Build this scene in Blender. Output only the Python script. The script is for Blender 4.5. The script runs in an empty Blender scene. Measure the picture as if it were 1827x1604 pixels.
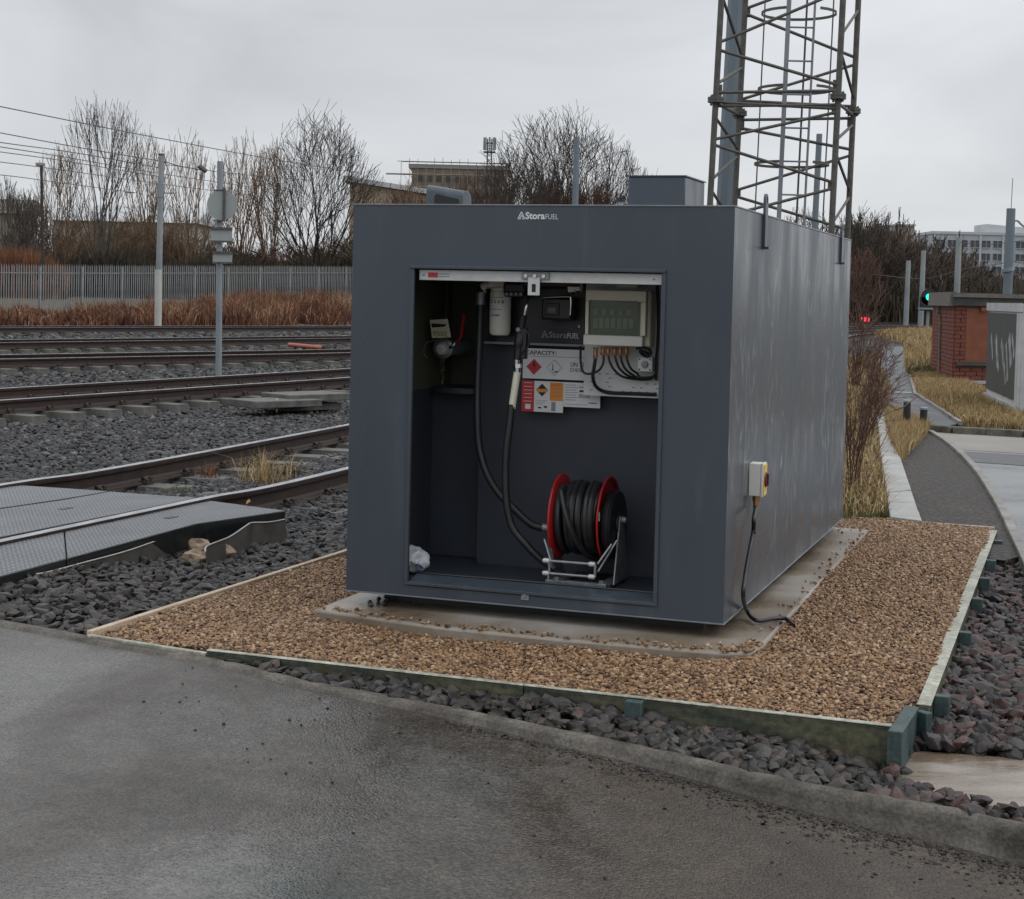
import bpy, bmesh, math, random
import numpy as np
from mathutils import Vector, Matrix
PI = math.pi
sc = bpy.context.scene
COL = sc.collection

# ------------------------------------------------------------------ camera, world, sun, exposure
CX, FPX, PITCH, ROLL, PPY = 913.5, 2900.64, 0.036469, 0.023595, 630.59
EYE = 1.45
def rot_cam(p, r):
    a = PI/2 - p
    Rx = np.array([[1, 0, 0], [0, math.cos(a), -math.sin(a)], [0, math.sin(a), math.cos(a)]])
    Rz = np.array([[math.cos(r), -math.sin(r), 0], [math.sin(r), math.cos(r), 0], [0, 0, 1]])
    return Rx @ Rz
RC = rot_cam(PITCH, ROLL)
cd = bpy.data.cameras.new('camera')
cd.sensor_width = 36; cd.lens = FPX/1827*36; cd.shift_y = -(802 - PPY)/1827
cd.clip_start = .1; cd.clip_end = 5000
cam = bpy.data.objects.new('camera', cd); COL.objects.link(cam)
cam.matrix_world = Matrix.Translation((0, 0, EYE)) @ Matrix([list(r) for r in RC]).to_4x4()
sc.camera = cam

SUN_EL, SUN_AZ = math.radians(48), math.radians(97)      # azimuth clockwise from +Y
w = bpy.data.worlds.new('World'); sc.world = w; w.use_nodes = True
nt = w.node_tree; nt.nodes.clear()
N = nt.nodes.new; L = nt.links.new
out = N('ShaderNodeOutputWorld'); bg = N('ShaderNodeBackground'); bg.inputs['Strength'].default_value = 1.0
sky = N('ShaderNodeTexSky'); sky.sky_type = 'NISHITA'; sky.sun_disc = False
sky.sun_elevation = SUN_EL; sky.sun_rotation = SUN_AZ
tc = N('ShaderNodeTexCoord'); mp = N('ShaderNodeMapping'); mp.inputs['Scale'].default_value = (1.0, 1.0, 3.2)
mp.inputs['Location'].default_value = (0.3, 1.7, 0.2)
L(tc.outputs['Generated'], mp.inputs['Vector'])
n1 = N('ShaderNodeTexNoise'); n1.inputs['Scale'].default_value = 2.6; n1.inputs['Detail'].default_value = 5; n1.inputs['Roughness'].default_value = .52
n1.inputs['Distortion'].default_value = .5
L(mp.outputs['Vector'], n1.inputs['Vector'])
cr = N('ShaderNodeValToRGB')
cr.color_ramp.elements[0].position = .34; cr.color_ramp.elements[0].color = (.44, .455, .477, 1)
cr.color_ramp.elements[1].position = .66; cr.color_ramp.elements[1].color = (.60, .617, .638, 1)
L(n1.outputs['Fac'], cr.inputs['Fac'])
sx = N('ShaderNodeSeparateXYZ'); L(tc.outputs['Generated'], sx.inputs['Vector'])
mr = N('ShaderNodeMapRange'); mr.inputs['From Min'].default_value = .15; mr.inputs['From Max'].default_value = 1.0
mr.inputs['To Min'].default_value = 1.0; mr.inputs['To Max'].default_value = 2.1
L(sx.outputs['Z'], mr.inputs['Value'])
vm = N('ShaderNodeVectorMath'); vm.operation = 'SCALE'; L(cr.outputs['Color'], vm.inputs[0]); L(mr.outputs['Result'], vm.inputs['Scale'])
vs = N('ShaderNodeVectorMath'); vs.operation = 'SCALE'; vs.inputs['Scale'].default_value = .004; L(sky.outputs['Color'], vs.inputs[0])
va = N('ShaderNodeVectorMath'); va.operation = 'ADD'; L(vm.outputs[0], va.inputs[0]); L(vs.outputs[0], va.inputs[1])
L(va.outputs[0], bg.inputs['Color']); L(bg.outputs[0], out.inputs['Surface'])

sd = bpy.data.lights.new('sun', 'SUN'); sd.energy = .55; sd.angle = math.radians(35); sd.color = (1, .97, .93)
so = bpy.data.objects.new('sun', sd); COL.objects.link(so)
sdir = Vector((math.sin(SUN_AZ)*math.cos(SUN_EL), math.cos(SUN_AZ)*math.cos(SUN_EL), math.sin(SUN_EL)))
so.rotation_euler = sdir.to_track_quat('Z', 'Y').to_euler()
so.location = (8, -4, 12)
vs_ = sc.view_settings; vs_.view_transform = 'Standard'; vs_.look = 'None'; vs_.gamma = 1; vs_.use_curve_mapping = False
vs_.exposure = 0.30
sc.cycles.max_bounces = 5; sc.cycles.diffuse_bounces = 3; sc.cycles.glossy_bounces = 3; sc.cycles.transparent_max_bounces = 12
rng = np.random.default_rng(7); random.seed(7)

# ------------------------------------------------------------------ measuring helpers: where things stand in metres
def ray(px, py):
    return RC @ np.array([(px-CX)/FPX, -(py-PPY)/FPX, -1.0])
def P(px, py, y):                                    # the point on that line of sight y metres ahead
    r = ray(px, py); t = y/r[1]; return Vector((r[0]*t, y, EYE + r[2]*t))
def Gz(px, py, z=0.0):                               # the point of the level z
    r = ray(px, py); t = (z-EYE)/r[2]; return Vector((r[0]*t, r[1]*t, z))
def proj(x, y, z):
    c = RC.T @ np.array([x, y, z-EYE]); return CX + FPX*c[0]/-c[2], PPY - FPX*c[1]/-c[2]
YAW = -0.335491550; TW, TLn, TH = 1.72576, 3.60169, 1.73024
TC, TS_ = math.cos(YAW), math.sin(YAW); TZ = 0.10
TO = (0.905467 - TW*TC, 6.722769 - TW*TS_)
def t2w(u, v, z): return Vector((TO[0]+u*TC-v*TS_, TO[1]+u*TS_+v*TC, z+TZ))
def w2t(p): x, y = p[0]-TO[0], p[1]-TO[1]; return Vector((x*TC+y*TS_, -x*TS_+y*TC, p[2]-TZ))
def TV(px, py, v):                                   # tank frame, point of the plane v = const (parallel to its front)
    r = ray(px, py); rv = -r[0]*TS_+r[1]*TC; c0 = TO[0]*TS_-TO[1]*TC
    t = (v-c0)/rv; return w2t((r[0]*t, r[1]*t, EYE+r[2]*t))
def TU(px, py, u):                                   # plane u = const (parallel to its side)
    r = ray(px, py); ru = r[0]*TC+r[1]*TS_; c0 = -TO[0]*TC-TO[1]*TS_
    t = (u-c0)/ru; return w2t((r[0]*t, r[1]*t, EYE+r[2]*t))

# ------------------------------------------------------------------ mesh collector
class MB:
    def __init__(s): s.v = []; s.f = []
    def add(s, vs, fs):
        n = len(s.v); s.v += [tuple(v) for v in vs]; s.f += [tuple(i+n for i in f) for f in fs]; return s
    def box(s, x0, x1, y0, y1, z0, z1):
        vs = [(x, y, z) for x in (x0, x1) for y in (y0, y1) for z in (z0, z1)]
        return s.add(vs, [(0, 1, 3, 2), (4, 6, 7, 5), (0, 4, 5, 1), (2, 3, 7, 6), (0, 2, 6, 4), (1, 5, 7, 3)])
    def obox(s, c, ax, ay, az, hx, hy, hz):
        c = Vector(c); ax, ay, az = [Vector(a).normalized() for a in (ax, ay, az)]
        vs = [c+ax*hx*i+ay*hy*j+az*hz*k for i in (-1, 1) for j in (-1, 1) for k in (-1, 1)]
        return s.add(vs, [(0, 1, 3, 2), (4, 6, 7, 5), (0, 4, 5, 1), (2, 3, 7, 6), (0, 2, 6, 4), (1, 5, 7, 3)])
    def beam(s, a, b, wd, ht, up=(0, 0, 1)):            # rectangular bar from a to b
        a, b = Vector(a), Vector(b); d = (b-a); l = d.length; d.normalize(); up = Vector(up)
        sd = d.cross(up)
        if sd.length < 1e-4: sd = d.cross(Vector((1, 0, 0)))
        sd.normalize(); u2 = sd.cross(d)
        return s.obox((a+b)/2, d, sd, u2, l/2, wd/2, ht/2)
    def tube(s, pts, r, n=8, caps=True):
        pts = [Vector(p) for p in pts]; k = len(pts); rr = r if isinstance(r, (list, tuple)) else [r]*k
        base = len(s.v); prev = None
        for i, p in enumerate(pts):
            d = (pts[min(i+1, k-1)]-pts[max(i-1, 0)]).normalized()
            if prev is None:
                a = d.cross(Vector((0, 0, 1)))
                if a.length < .05: a = d.cross(Vector((1, 0, 0)))
            else: a = prev - d*prev.dot(d)
            a.normalize(); prev = a; b = d.cross(a)
            for j in range(n):
                t = 2*PI*j/n; s.v.append(tuple(p+(a*math.cos(t)+b*math.sin(t))*rr[i]))
        for i in range(k-1):
            for j in range(n):
                j2 = (j+1) % n; s.f.append((base+i*n+j, base+i*n+j2, base+(i+1)*n+j2, base+(i+1)*n+j))
        if caps:
            s.f.append(tuple(base+j for j in reversed(range(n)))); s.f.append(tuple(base+(k-1)*n+j for j in range(n)))
        return s
    def cyl(s, a, b, r, n=16, r2=None): return s.tube([a, b], [r, r if r2 is None else r2], n)
    def prism(s, poly, z0, z1):                        # poly of (x, y), extruded in z
        n = len(poly); vs = [(p[0], p[1], z0) for p in poly]+[(p[0], p[1], z1) for p in poly]
        ar = sum(poly[i][0]*poly[(i+1) % n][1]-poly[(i+1) % n][0]*poly[i][1] for i in range(n))
        fs = [tuple(reversed(range(n))), tuple(range(n, 2*n))]+[(i, (i+1) % n, n+(i+1) % n, n+i) for i in range(n)]
        if ar < 0: fs = [tuple(reversed(f)) for f in fs]
        return s.add(vs, fs)
    def prism_y(s, poly, y0, y1):                      # poly of (x, z), extruded in y
        n = len(poly); vs = [(p[0], y0, p[1]) for p in poly]+[(p[0], y1, p[1]) for p in poly]
        return s.add(vs, [tuple(range(n)), tuple(reversed(range(n, 2*n)))]+[(i, n+i, n+(i+1) % n, (i+1) % n) for i in range(n)])
    def prism_x(s, poly, x0, x1):                      # poly of (y, z), extruded in x
        n = len(poly); vs = [(x0, p[0], p[1]) for p in poly]+[(x1, p[0], p[1]) for p in poly]
        return s.add(vs, [tuple(range(n)), tuple(reversed(range(n, 2*n)))]+[(i, n+i, n+(i+1) % n, (i+1) % n) for i in range(n)])
    def lathe(s, c, axis, prof, n=24):                 # prof: (distance along axis, radius)
        c, d = Vector(c), Vector(axis).normalized()
        return s.tube([c+d*(t+1e-5*i) for i, (t, r) in enumerate(prof)], [max(r, 1e-4) for t, r in prof], n)
    def quad(s, a, b, c, d): return s.add([a, b, c, d], [(0, 1, 2, 3)])

def mk_mesh(name, mb, mat, off=(0, 0, 0), smooth=40):
    me = bpy.data.meshes.new(name)
    ox, oy, oz = off
    me.from_pydata([(v[0]-ox, v[1]-oy, v[2]-oz) for v in mb.v], [], mb.f)
    bm = bmesh.new(); bm.from_mesh(me); bmesh.ops.recalc_face_normals(bm, faces=bm.faces); bm.to_mesh(me); bm.free()
    if mat: me.materials.append(mat)
    if smooth:
        me.polygons.foreach_set('use_smooth', [True]*len(me.polygons)); me.set_sharp_from_angle(angle=math.radians(smooth))
    return me
def link(name, data, parent=None, label=None, cat=None, group=None, kind=None):
    o = bpy.data.objects.new(name, data); COL.objects.link(o)
    if parent: o.parent = parent
    if label: o['label'] = label
    if cat: o['category'] = cat
    if group: o['group'] = group
    if kind: o['kind'] = kind
    return o
def bevel(o, wdt, seg=2):
    m = o.modifiers.new('bevel', 'BEVEL'); m.width = wdt; m.segments = seg; m.limit_method = 'ANGLE'; m.angle_limit = math.radians(50)
    return o
class Thing:                                           # Empty at its base, parts measured in world or tank frame
    def __init__(s, name, label, cat, base=(0, 0, 0), group=None, tank=False):
        s.off = Vector(base); s.root = link(name, None, None, label, cat, group)
        if tank: s.root.location = t2w(*base); s.root.rotation_euler = (0, 0, YAW)
        else: s.root.location = base
    def part(s, name, mb, mat, parent=None, bev=0, label=None, kind=None, smooth=40):
        o = link(name, mk_mesh(name, mb, mat, s.off, smooth), parent or s.root, label, kind=kind)
        if bev: bevel(o, bev)
        return o
def single(name, mb, mat, label, cat, base=(0, 0, 0), group=None, tank=False, bev=0, kind=None):
    o = link(name, mk_mesh(name, mb, mat, base), None, label, cat, group, kind)
    if tank: o.location = t2w(*base); o.rotation_euler = (0, 0, YAW)
    else: o.location = base
    if bev: bevel(o, bev)
    return o
def curve_pts(pts, n=8):                               # Catmull-Rom
    pts = [Vector(p) for p in pts]; o = []
    q = [pts[0]*2-pts[1]]+pts+[pts[-1]*2-pts[-2]]
    for i in range(1, len(q)-2):
        for k in range(n):
            t = k/n; a, b, c, d = q[i-1:i+3]
            o.append(.5*((2*b)+(c-a)*t+(2*a-5*b+4*c-d)*t*t+(3*b-a-3*c+d)*t**3))
    o.append(pts[-1]); return o

# ------------------------------------------------------------------ materials
def mat(name, c1, c2=None, scale=6, rough=.6, rough2=None, metal=0, bump=0, bscale=60, bdist=.01, stretch=None, spec=.5,
        speck=None, speck_scale=120, coat=0, detail=5, lo=.35, hi=.65, attr=None, rnd=None, emis=None, estr=0, alpha=None):
    m = bpy.data.materials.new(name); m.use_nodes = True; t = m.node_tree; b = t.nodes['Principled BSDF']
    nn = t.nodes.new; ln = t.links.new
    b.inputs['Metallic'].default_value = metal; b.inputs['Specular IOR Level'].default_value = spec
    if coat: b.inputs['Coat Weight'].default_value = coat; b.inputs['Coat Roughness'].default_value = .15
    b.inputs['Roughness'].default_value = rough; b.inputs['Base Color'].default_value = (*c1, 1)
    if emis: b.inputs['Emission Color'].default_value = (*emis, 1); b.inputs['Emission Strength'].default_value = estr
    if alpha is not None: b.inputs['Alpha'].default_value = alpha
    co = nn('ShaderNodeTexCoord'); vec = co.outputs['Object']
    if stretch:
        mp = nn('ShaderNodeMapping'); mp.inputs['Scale'].default_value = stretch; ln(vec, mp.inputs['Vector']); vec2 = mp.outputs['Vector']
    else: vec2 = vec
    if c2 is not None:
        ramp = nn('ShaderNodeValToRGB'); e = ramp.color_ramp.elements
        cols = [c1]+(list(c2) if isinstance(c2, list) else [c2])
        e[0].color = (*cols[0], 1); e[1].color = (*cols[-1], 1)
        if attr: ln_from = nn('ShaderNodeAttribute'); ln_from.attribute_name = attr; fac = ln_from.outputs['Fac']; lo, hi = 0, 1
        elif rnd: oi = nn('ShaderNodeObjectInfo'); fac = oi.outputs['Random']; lo, hi = 0, 1
        else:
            nz = nn('ShaderNodeTexNoise'); nz.inputs['Scale'].default_value = scale; nz.inputs['Detail'].default_value = detail
            nz.inputs['Roughness'].default_value = .62
            ln(vec2, nz.inputs['Vector']); fac = nz.outputs['Fac']
            if rough2 is not None:
                mr = nn('ShaderNodeMapRange'); mr.inputs['From Min'].default_value = lo; mr.inputs['From Max'].default_value = hi
                mr.inputs['To Min'].default_value = rough; mr.inputs['To Max'].default_value = rough2
                ln(fac, mr.inputs['Value']); ln(mr.outputs['Result'], b.inputs['Roughness'])
        e[0].position = lo; e[1].position = hi
        for i, c in enumerate(cols[1:-1]):
            el = ramp.color_ramp.elements.new(lo+(hi-lo)*(i+1)/(len(cols)-1)); el.color = (*c, 1)
        ln(fac, ramp.inputs['Fac']); colr = ramp.outputs['Color']
        if speck:
            nz2 = nn('ShaderNodeTexNoise'); nz2.inputs['Scale'].default_value = speck_scale; nz2.inputs['Detail'].default_value = 2; ln(vec, nz2.inputs['Vector'])
            mr2 = nn('ShaderNodeMapRange'); mr2.inputs['From Min'].default_value = .3; mr2.inputs['From Max'].default_value = .7
            mr2.inputs['To Min'].default_value = 1-speck; mr2.inputs['To Max'].default_value = 1+speck; ln(nz2.outputs['Fac'], mr2.inputs['Value'])
            vm = nn('ShaderNodeVectorMath'); vm.operation = 'SCALE'; ln(colr, vm.inputs[0]); ln(mr2.outputs['Result'], vm.inputs['Scale']); colr = vm.outputs[0]
        ln(colr, b.inputs['Base Color'])
    if bump:
        bn = nn('ShaderNodeTexNoise'); bn.inputs['Scale'].default_value = bscale; bn.inputs['Detail'].default_value = 4; ln(vec2, bn.inputs['Vector'])
        bp = nn('ShaderNodeBump'); bp.inputs['Strength'].default_value = bump; bp.inputs['Distance'].default_value = bdist
        ln(bn.outputs['Fac'], bp.inputs['Height']); ln(bp.outputs['Normal'], b.inputs['Normal'])
    return m

M = {}
def paint_mat(name, base, streak, amt, k=.17, dist=1.3, th=.50):
    """dark semi-gloss paint with rain streaks and dried water marks"""
    m = bpy.data.materials.new(name); m.use_nodes = True; t = m.node_tree; b = t.nodes['Principled BSDF']; nn = t.nodes.new; ln = t.links.new
    co = nn('ShaderNodeTexCoord')
    def noise(sc_, st, det=4, dist=0, loc=(0, 0, 0)):
        mp = nn('ShaderNodeMapping'); mp.inputs['Scale'].default_value = st; mp.inputs['Location'].default_value = loc; ln(co.outputs['Object'], mp.inputs['Vector'])
        z = nn('ShaderNodeTexNoise'); z.inputs['Scale'].default_value = sc_; z.inputs['Detail'].default_value = det; z.inputs['Distortion'].default_value = dist
        ln(mp.outputs['Vector'], z.inputs['Vector']); return z.outputs['Fac']
    def rng_(f, a, b_, c, d):
        r = nn('ShaderNodeMapRange'); r.inputs['From Min'].default_value = a; r.inputs['From Max'].default_value = b_
        r.inputs['To Min'].default_value = c; r.inputs['To Max'].default_value = d; ln(f, r.inputs['Value']); return r.outputs['Result']
    s1 = rng_(noise(6.5, (1, 1, k), 7, dist), th, th+.2, 0, 1)          # long vertical runs
    s2 = rng_(noise(1.7, (1, 1, .7), 4, .6, (2, 4.4, 1.1)), .44, .60, 0, 1)              # where they gather
    mu = nn('ShaderNodeMath'); mu.operation = 'MULTIPLY'; ln(s1, mu.inputs[0]); ln(s2, mu.inputs[1])
    mu2 = nn('ShaderNodeMath'); mu2.operation = 'MULTIPLY'; mu2.inputs[1].default_value = amt; ln(mu.outputs[0], mu2.inputs[0])
    mx = nn('ShaderNodeMix'); mx.data_type = 'RGBA'; mx.inputs['A'].default_value = (*base, 1); mx.inputs['B'].default_value = (*streak, 1)
    ln(mu2.outputs[0], mx.inputs['Factor'])
    big = rng_(noise(1.3, (1, 1, .5), 3, 0, (3, 1, 2)), .3, .7, .9, 1.1)
    vm = nn('ShaderNodeVectorMath'); vm.operation = 'SCALE'; ln(mx.outputs['Result'], vm.inputs[0]); ln(big, vm.inputs['Scale'])
    ln(vm.outputs[0], b.inputs['Base Color'])
    ln(rng_(noise(5, (1, 1, .25), 4, 0, (5, 2, 1)), .35, .65, .24, .42), b.inputs['Roughness'])
    bp = nn('ShaderNodeBump'); bp.inputs['Strength'].default_value = .10; bp.inputs['Distance'].default_value = .004
    ln(noise(14, (1, 1, .6), 3, .2), bp.inputs['Height']); ln(bp.outputs['Normal'], b.inputs['Normal'])
    b.inputs['Specular IOR Level'].default_value = .5
    return m
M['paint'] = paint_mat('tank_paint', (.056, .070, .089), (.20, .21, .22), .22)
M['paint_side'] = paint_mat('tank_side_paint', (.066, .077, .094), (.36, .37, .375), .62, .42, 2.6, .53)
M['edge'] = mat('edge_highlight_paint', (.13, .145, .16), (.20, .215, .23), 8, .35)  # pale tone paints in the reflected light line along tank top and bottom edges
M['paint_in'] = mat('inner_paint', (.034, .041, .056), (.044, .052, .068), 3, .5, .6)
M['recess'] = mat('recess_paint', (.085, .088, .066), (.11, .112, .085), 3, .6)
M['galv'] = mat('galvanised', (.22, .235, .25), (.34, .355, .365), 30, .42, .55, metal=.6)
M['galv_dull'] = mat('galvanised_dull', (.20, .225, .25), (.29, .32, .345), 4, .55, .7, metal=.2, stretch=(1, 1, .3))
M['chrome'] = mat('chrome', (.62, .62, .6), (.5, .5, .5), 30, .18, metal=1)
M['alum'] = mat('brushed_aluminium', (.55, .56, .56), (.66, .66, .65), 20, .4, .5, metal=.3)
M['black'] = mat('black_plastic', (.010, .010, .011), (.016, .016, .018), 10, .4)
M['rubber'] = mat('black_rubber', (.011, .012, .013), (.020, .021, .023), 20, .34, .5)
M['board_b'] = mat('pump_board', (.006, .006, .009), (.009, .009, .013), 8, .4)
M['white'] = mat('white_plastic', (.68, .68, .62), (.76, .76, .70), 5, .4)
M['cream'] = mat('cream_plastic', (.74, .72, .56), (.80, .78, .62), 5, .4)
M['lgrey'] = mat('light_grey_sheet', (.60, .61, .61), (.68, .69, .69), 4, .5)
M['label'] = mat('label_white', (.74, .75, .77), (.79, .80, .81), 4, .35)
M['red'] = mat('reel_red', (.36, .012, .016), (.42, .018, .02), 6, .3, .42)
M['lred'] = mat('label_red', (.50, .02, .03), (.56, .03, .04), 6, .35)
M['lorange'] = mat('label_orange', (.75, .26, .03), (.8, .3, .04), 6, .35)
M['ink'] = mat('ink', (.02, .02, .022), None, rough=.5)
M['inkgrey'] = mat('grey_ink', (.26, .27, .3), None, rough=.5)
M['winkle'] = mat('white_ink', (.72, .73, .74), None, rough=.5)
M['copper'] = mat('brass_gland', (.42, .21, .10), (.5, .28, .14), 20, .3, .45, metal=.8)
M['yellow'] = mat('yellow_plastic', (.72, .50, .05), (.78, .55, .08), 6, .4)
M['tag'] = mat('tag_card', (.70, .70, .50), (.78, .77, .58), 6, .4)
M['bag'] = mat('bag_film', (.50, .53, .55), (.66, .68, .70), 8, .25, .4, bump=.3, bscale=14, bdist=.02)
M['blue'] = mat('blue_print', (.05, .09, .26), None, rough=.4)
m = bpy.data.materials.new('tinted_window'); m.use_nodes = True; b = m.node_tree.nodes['Principled BSDF']
b.inputs['Base Color'].default_value = (.55, .62, .50, 1); b.inputs['Roughness'].default_value = .08; b.inputs['Transmission Weight'].default_value = .85; b.inputs['IOR'].default_value = 1.3
M['window'] = m
M['rail_side'] = mat('rusty_rail', (.018, .011, .009), (.042, .024, .018), 8, .6, .75, bump=.2, bscale=40)
M['rail_top'] = mat('worn_railhead', (.36, .37, .39), (.50, .51, .53), 14, .22, .34, metal=.8, stretch=(1, .1, 1))
M['sleeper'] = mat('concrete_sleeper', (.060, .057, .051), (.135, .13, .12), 5, .55, .8, bump=.3, bscale=60, speck=.25)
M['chair'] = mat('rail_chair', (.022, .017, .015), (.05, .035, .027), 20, .5, .7)
M['conc'] = mat('pad_concrete', (.13, .095, .062), [(.24, .20, .155), (.42, .405, .38)], 1.1, .16, .5, bump=.15, bscale=120, speck=.12, speck_scale=220, lo=.3, hi=.7)
M['conc_pale'] = mat('pale_concrete', (.27, .265, .25), (.42, .42, .41), 3, .45, .7, bump=.2, bscale=90, speck=.15)
M['edge_conc'] = mat('worn_edging', (.15, .14, .125), (.30, .285, .265), 3, .5, .75, bump=.3, bscale=60, speck=.25)
M['conc_slab'] = mat('stained_concrete', (.16, .12, .085), [(.30, .265, .225), (.43, .42, .405)], 1.9, .22, .55, bump=.2, bscale=60, speck=.15, lo=.36, hi=.6, stretch=(.5, 1.4, 1))
M['wood_new'] = mat('pale_timber', (.42, .32, .215), (.56, .46, .345), 5, .6, .75, stretch=(1, 1, 6), speck=.15, speck_scale=60, bump=.2, bscale=30)
M['wood_top'] = mat('weathered_timber', (.24, .24, .185), (.42, .42, .35), 5, .4, .65, speck=.25, speck_scale=40, bump=.2)
M['wood_green'] = mat('treated_timber', (.020, .030, .026), (.095, .092, .052), 3.5, .4, .65, stretch=(1, 1, 5), speck=.4, speck_scale=40, bump=.2)
M['wood_teal'] = mat('teal_timber', (.020, .042, .044), (.062, .092, .088), 7, .5, .65, stretch=(1, 1, .4), speck=.25, speck_scale=80, bump=.15)
M['mast'] = mat('lattice_steel', (.060, .056, .050), (.115, .110, .10), 14, .5, .7, metal=.1)
M['pole_blue'] = mat('pole_paint', (.115, .145, .175), (.165, .20, .235), 1.5, .45, .6, stretch=(1, 1, .4))
M['pole'] = mat('catenary_mast_steel', (.20, .225, .235), (.31, .33, .335), 1.2, .55, .7, stretch=(1, 1, .5))
M['pole_white'] = mat('pale_sleeve', (.42, .42, .38), (.50, .50, .46), 2, .6)
M['wire'] = mat('wire', (.07, .075, .08), None, rough=.6)
M['fence'] = mat('palisade_steel', (.20, .215, .22), (.34, .355, .36), 1.4, .6, .7, metal=.2, rnd=None)
M['signback'] = mat('sign_back', (.29, .315, .31), (.35, .37, .365), 2, .5, metal=.15)
M['bark'] = mat('bark', (.050, .044, .038), (.105, .090, .072), 3, .85)
M['bark_w'] = mat('warm_bark', (.11, .075, .048), (.24, .16, .095), 3, .85)
M['bark_r'] = mat('red_twigs', (.075, .038, .028), (.15, .080, .055), 3, .8)
M['bark_d'] = mat('dark_bark', (.026, .022, .019), (.06, .048, .038), 3, .85)
M['weed'] = mat('dead_weeds', (.035, .015, .011), [(.095, .032, .020), (.16, .058, .030), (.25, .13, .065), (.36, .25, .15)], attr='cv', rough=.85)
M['reed'] = mat('rusty_reeds', (.07, .034, .02), [(.17, .070, .036), (.27, .125, .065)], attr='cv', rough=.85)
M['straw'] = mat('straw_grass', (.12, .095, .035), [(.27, .18, .075), (.42, .30, .14), (.56, .44, .26)], attr='cv', rough=.8)
M['green'] = mat('green_grass', (.035, .060, .018), [(.07, .10, .03), (.18, .17, .07)], attr='cv', rough=.8)
M['scrub'] = mat('dark_scrub', (.020, .017, .012), [(.045, .038, .024), (.085, .060, .034)], attr='cv', rough=.85)
M['brick'] = mat('red_brick', (.12, .032, .020), (.20, .056, .034), 14, .7, speck=.2, speck_scale=50)
M['mortar'] = mat('mortar', (.12, .07, .05), (.17, .10, .08), 8, .85)
M['hutband'] = mat('hut_coping', (.035, .038, .037), (.07, .07, .065), 5, .6)
M['hutpier'] = mat('hut_pier_cap', (.11, .10, .09), (.17, .155, .14), 6, .7)
M['orangeboard'] = mat('orange_board', (.17, .052, .024), (.22, .072, .034), 5, .6)
M['cabinet'] = mat('cabinet_face', (.050, .054, .050), (.066, .070, .066), 3, .5)
M['cabinet_w'] = mat('cabinet_trim', (.40, .41, .41), (.52, .53, .53), 4, .5)
M['graf'] = mat('faded_paint', (.10, .105, .10), (.42, .43, .43), 9, .6, stretch=(1, 1, .3))
M['wall_far'] = mat('far_wall', (.30, .28, .25), (.36, .34, .31), .3, .8)
M['wall_beige'] = mat('beige_cladding', (.33, .27, .19), (.40, .33, .24), .4, .8)
M['wall_scaf'] = mat('brown_wall', (.22, .185, .15), (.31, .27, .225), .3, .8)
M['roof_far'] = mat('pale_roof', (.40, .42, .44), (.48, .50, .51), .3, .6)
M['flats'] = mat('pale_panels', (.33, .36, .40), (.39, .42, .46), .2, .7)
M['flatglass'] = mat('dark_window', (.035, .045, .06), (.06, .075, .09), .5, .2)
M['dullwin'] = mat('dull_window', (.09, .085, .08), (.12, .115, .11), .5, .4)
M['bark_m'] = mat('mid_bark', (.050, .038, .030), (.11, .080, .056), 3, .85)
M['panel'] = None
M['membrane'] = mat('membrane', (.030, .027, .022), (.070, .062, .05), 9, .6, .8, bump=.3, bscale=20)
M['membrane_edge'] = mat('membrane_edge', (.40, .40, .36), (.52, .52, .48), 9, .7)
M['rock'] = mat('pale_rock', (.22, .15, .10), (.42, .32, .23), 9, .7, bump=.5, bscale=25)
M['orange_pipe'] = mat('orange_pipe', (.30, .07, .035), (.38, .095, .05), 4, .5)
M['asph_dark'] = mat('path_tarmac', (.032, .035, .041), (.060, .064, .073), 1.6, .38, .6, bump=.3, bscale=150, speck=.2)
M['asph_brown'] = mat('brown_tarmac', (.20, .18, .155), (.27, .25, .22), 1.2, .5, .65, bump=.3, bscale=150, speck=.12)
M['asph_wet'] = mat('wet_tarmac', (.13, .135, .14), (.24, .245, .25), .8, .2, .45, bump=.3, bscale=150, speck=.12)
M['asph_patch'] = mat('tarmac_patch', (.055, .055, .06), (.085, .085, .085), 2, .4, .6, bump=.3, bscale=150, speck=.2)
M['cinder'] = mat('cinder', (.014, .012, .011), (.085, .074, .064), 3.5, .5, .8, spec=.3, bump=1.0, bscale=24, bdist=.05, speck=.7, speck_scale=34)
M['soil'] = mat('soil', (.055, .042, .028), (.11, .095, .055), 1.4, .9, bump=.5, bscale=12, bdist=.05)
M['ball_bed'] = mat('ballast_bed', (.018, .018, .018), (.055, .055, .056), 26, .6, .8, bump=1, bscale=22, bdist=.05, speck=.4, speck_scale=60)
M['stone_g'] = mat('ballast_stone', (.016, .016, .016), [(.024, .023, .023), (.046, .045, .046), (.030, .027, .025), (.064, .063, .064), (.036, .035, .034), (.13, .128, .128)], rnd=True, rough=.55, spec=.28)
M['stone_r'] = mat('ballast_stone_red', (.013, .012, .012), [(.027, .026, .027), (.050, .026, .022), (.030, .029, .029), (.055, .052, .052), (.088, .046, .039), (.020, .019, .019)], rnd=True, rough=.46, spec=.30)
M['stone_d'] = mat('ballast_stone_dark', (.008, .007, .006), [(.018, .016, .014), (.038, .034, .031), (.014, .0125, .011), (.070, .065, .060), (.024, .022, .020), (.048, .043, .039), (.078, .054, .044)], rnd=True, rough=.46, spec=.30)
M['pea'] = mat('pea_shingle', (.040, .021, .012), [(.150, .082, .040), (.250, .145, .074), (.33, .205, .112), (.105, .058, .032), (.28, .165, .086), (.46, .33, .21)], rnd=True, rough=.55, spec=.35)
M['pea_bed'] = mat('shingle_bed', (.05, .03, .016), (.10, .06, .032), 60, .6)
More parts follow.
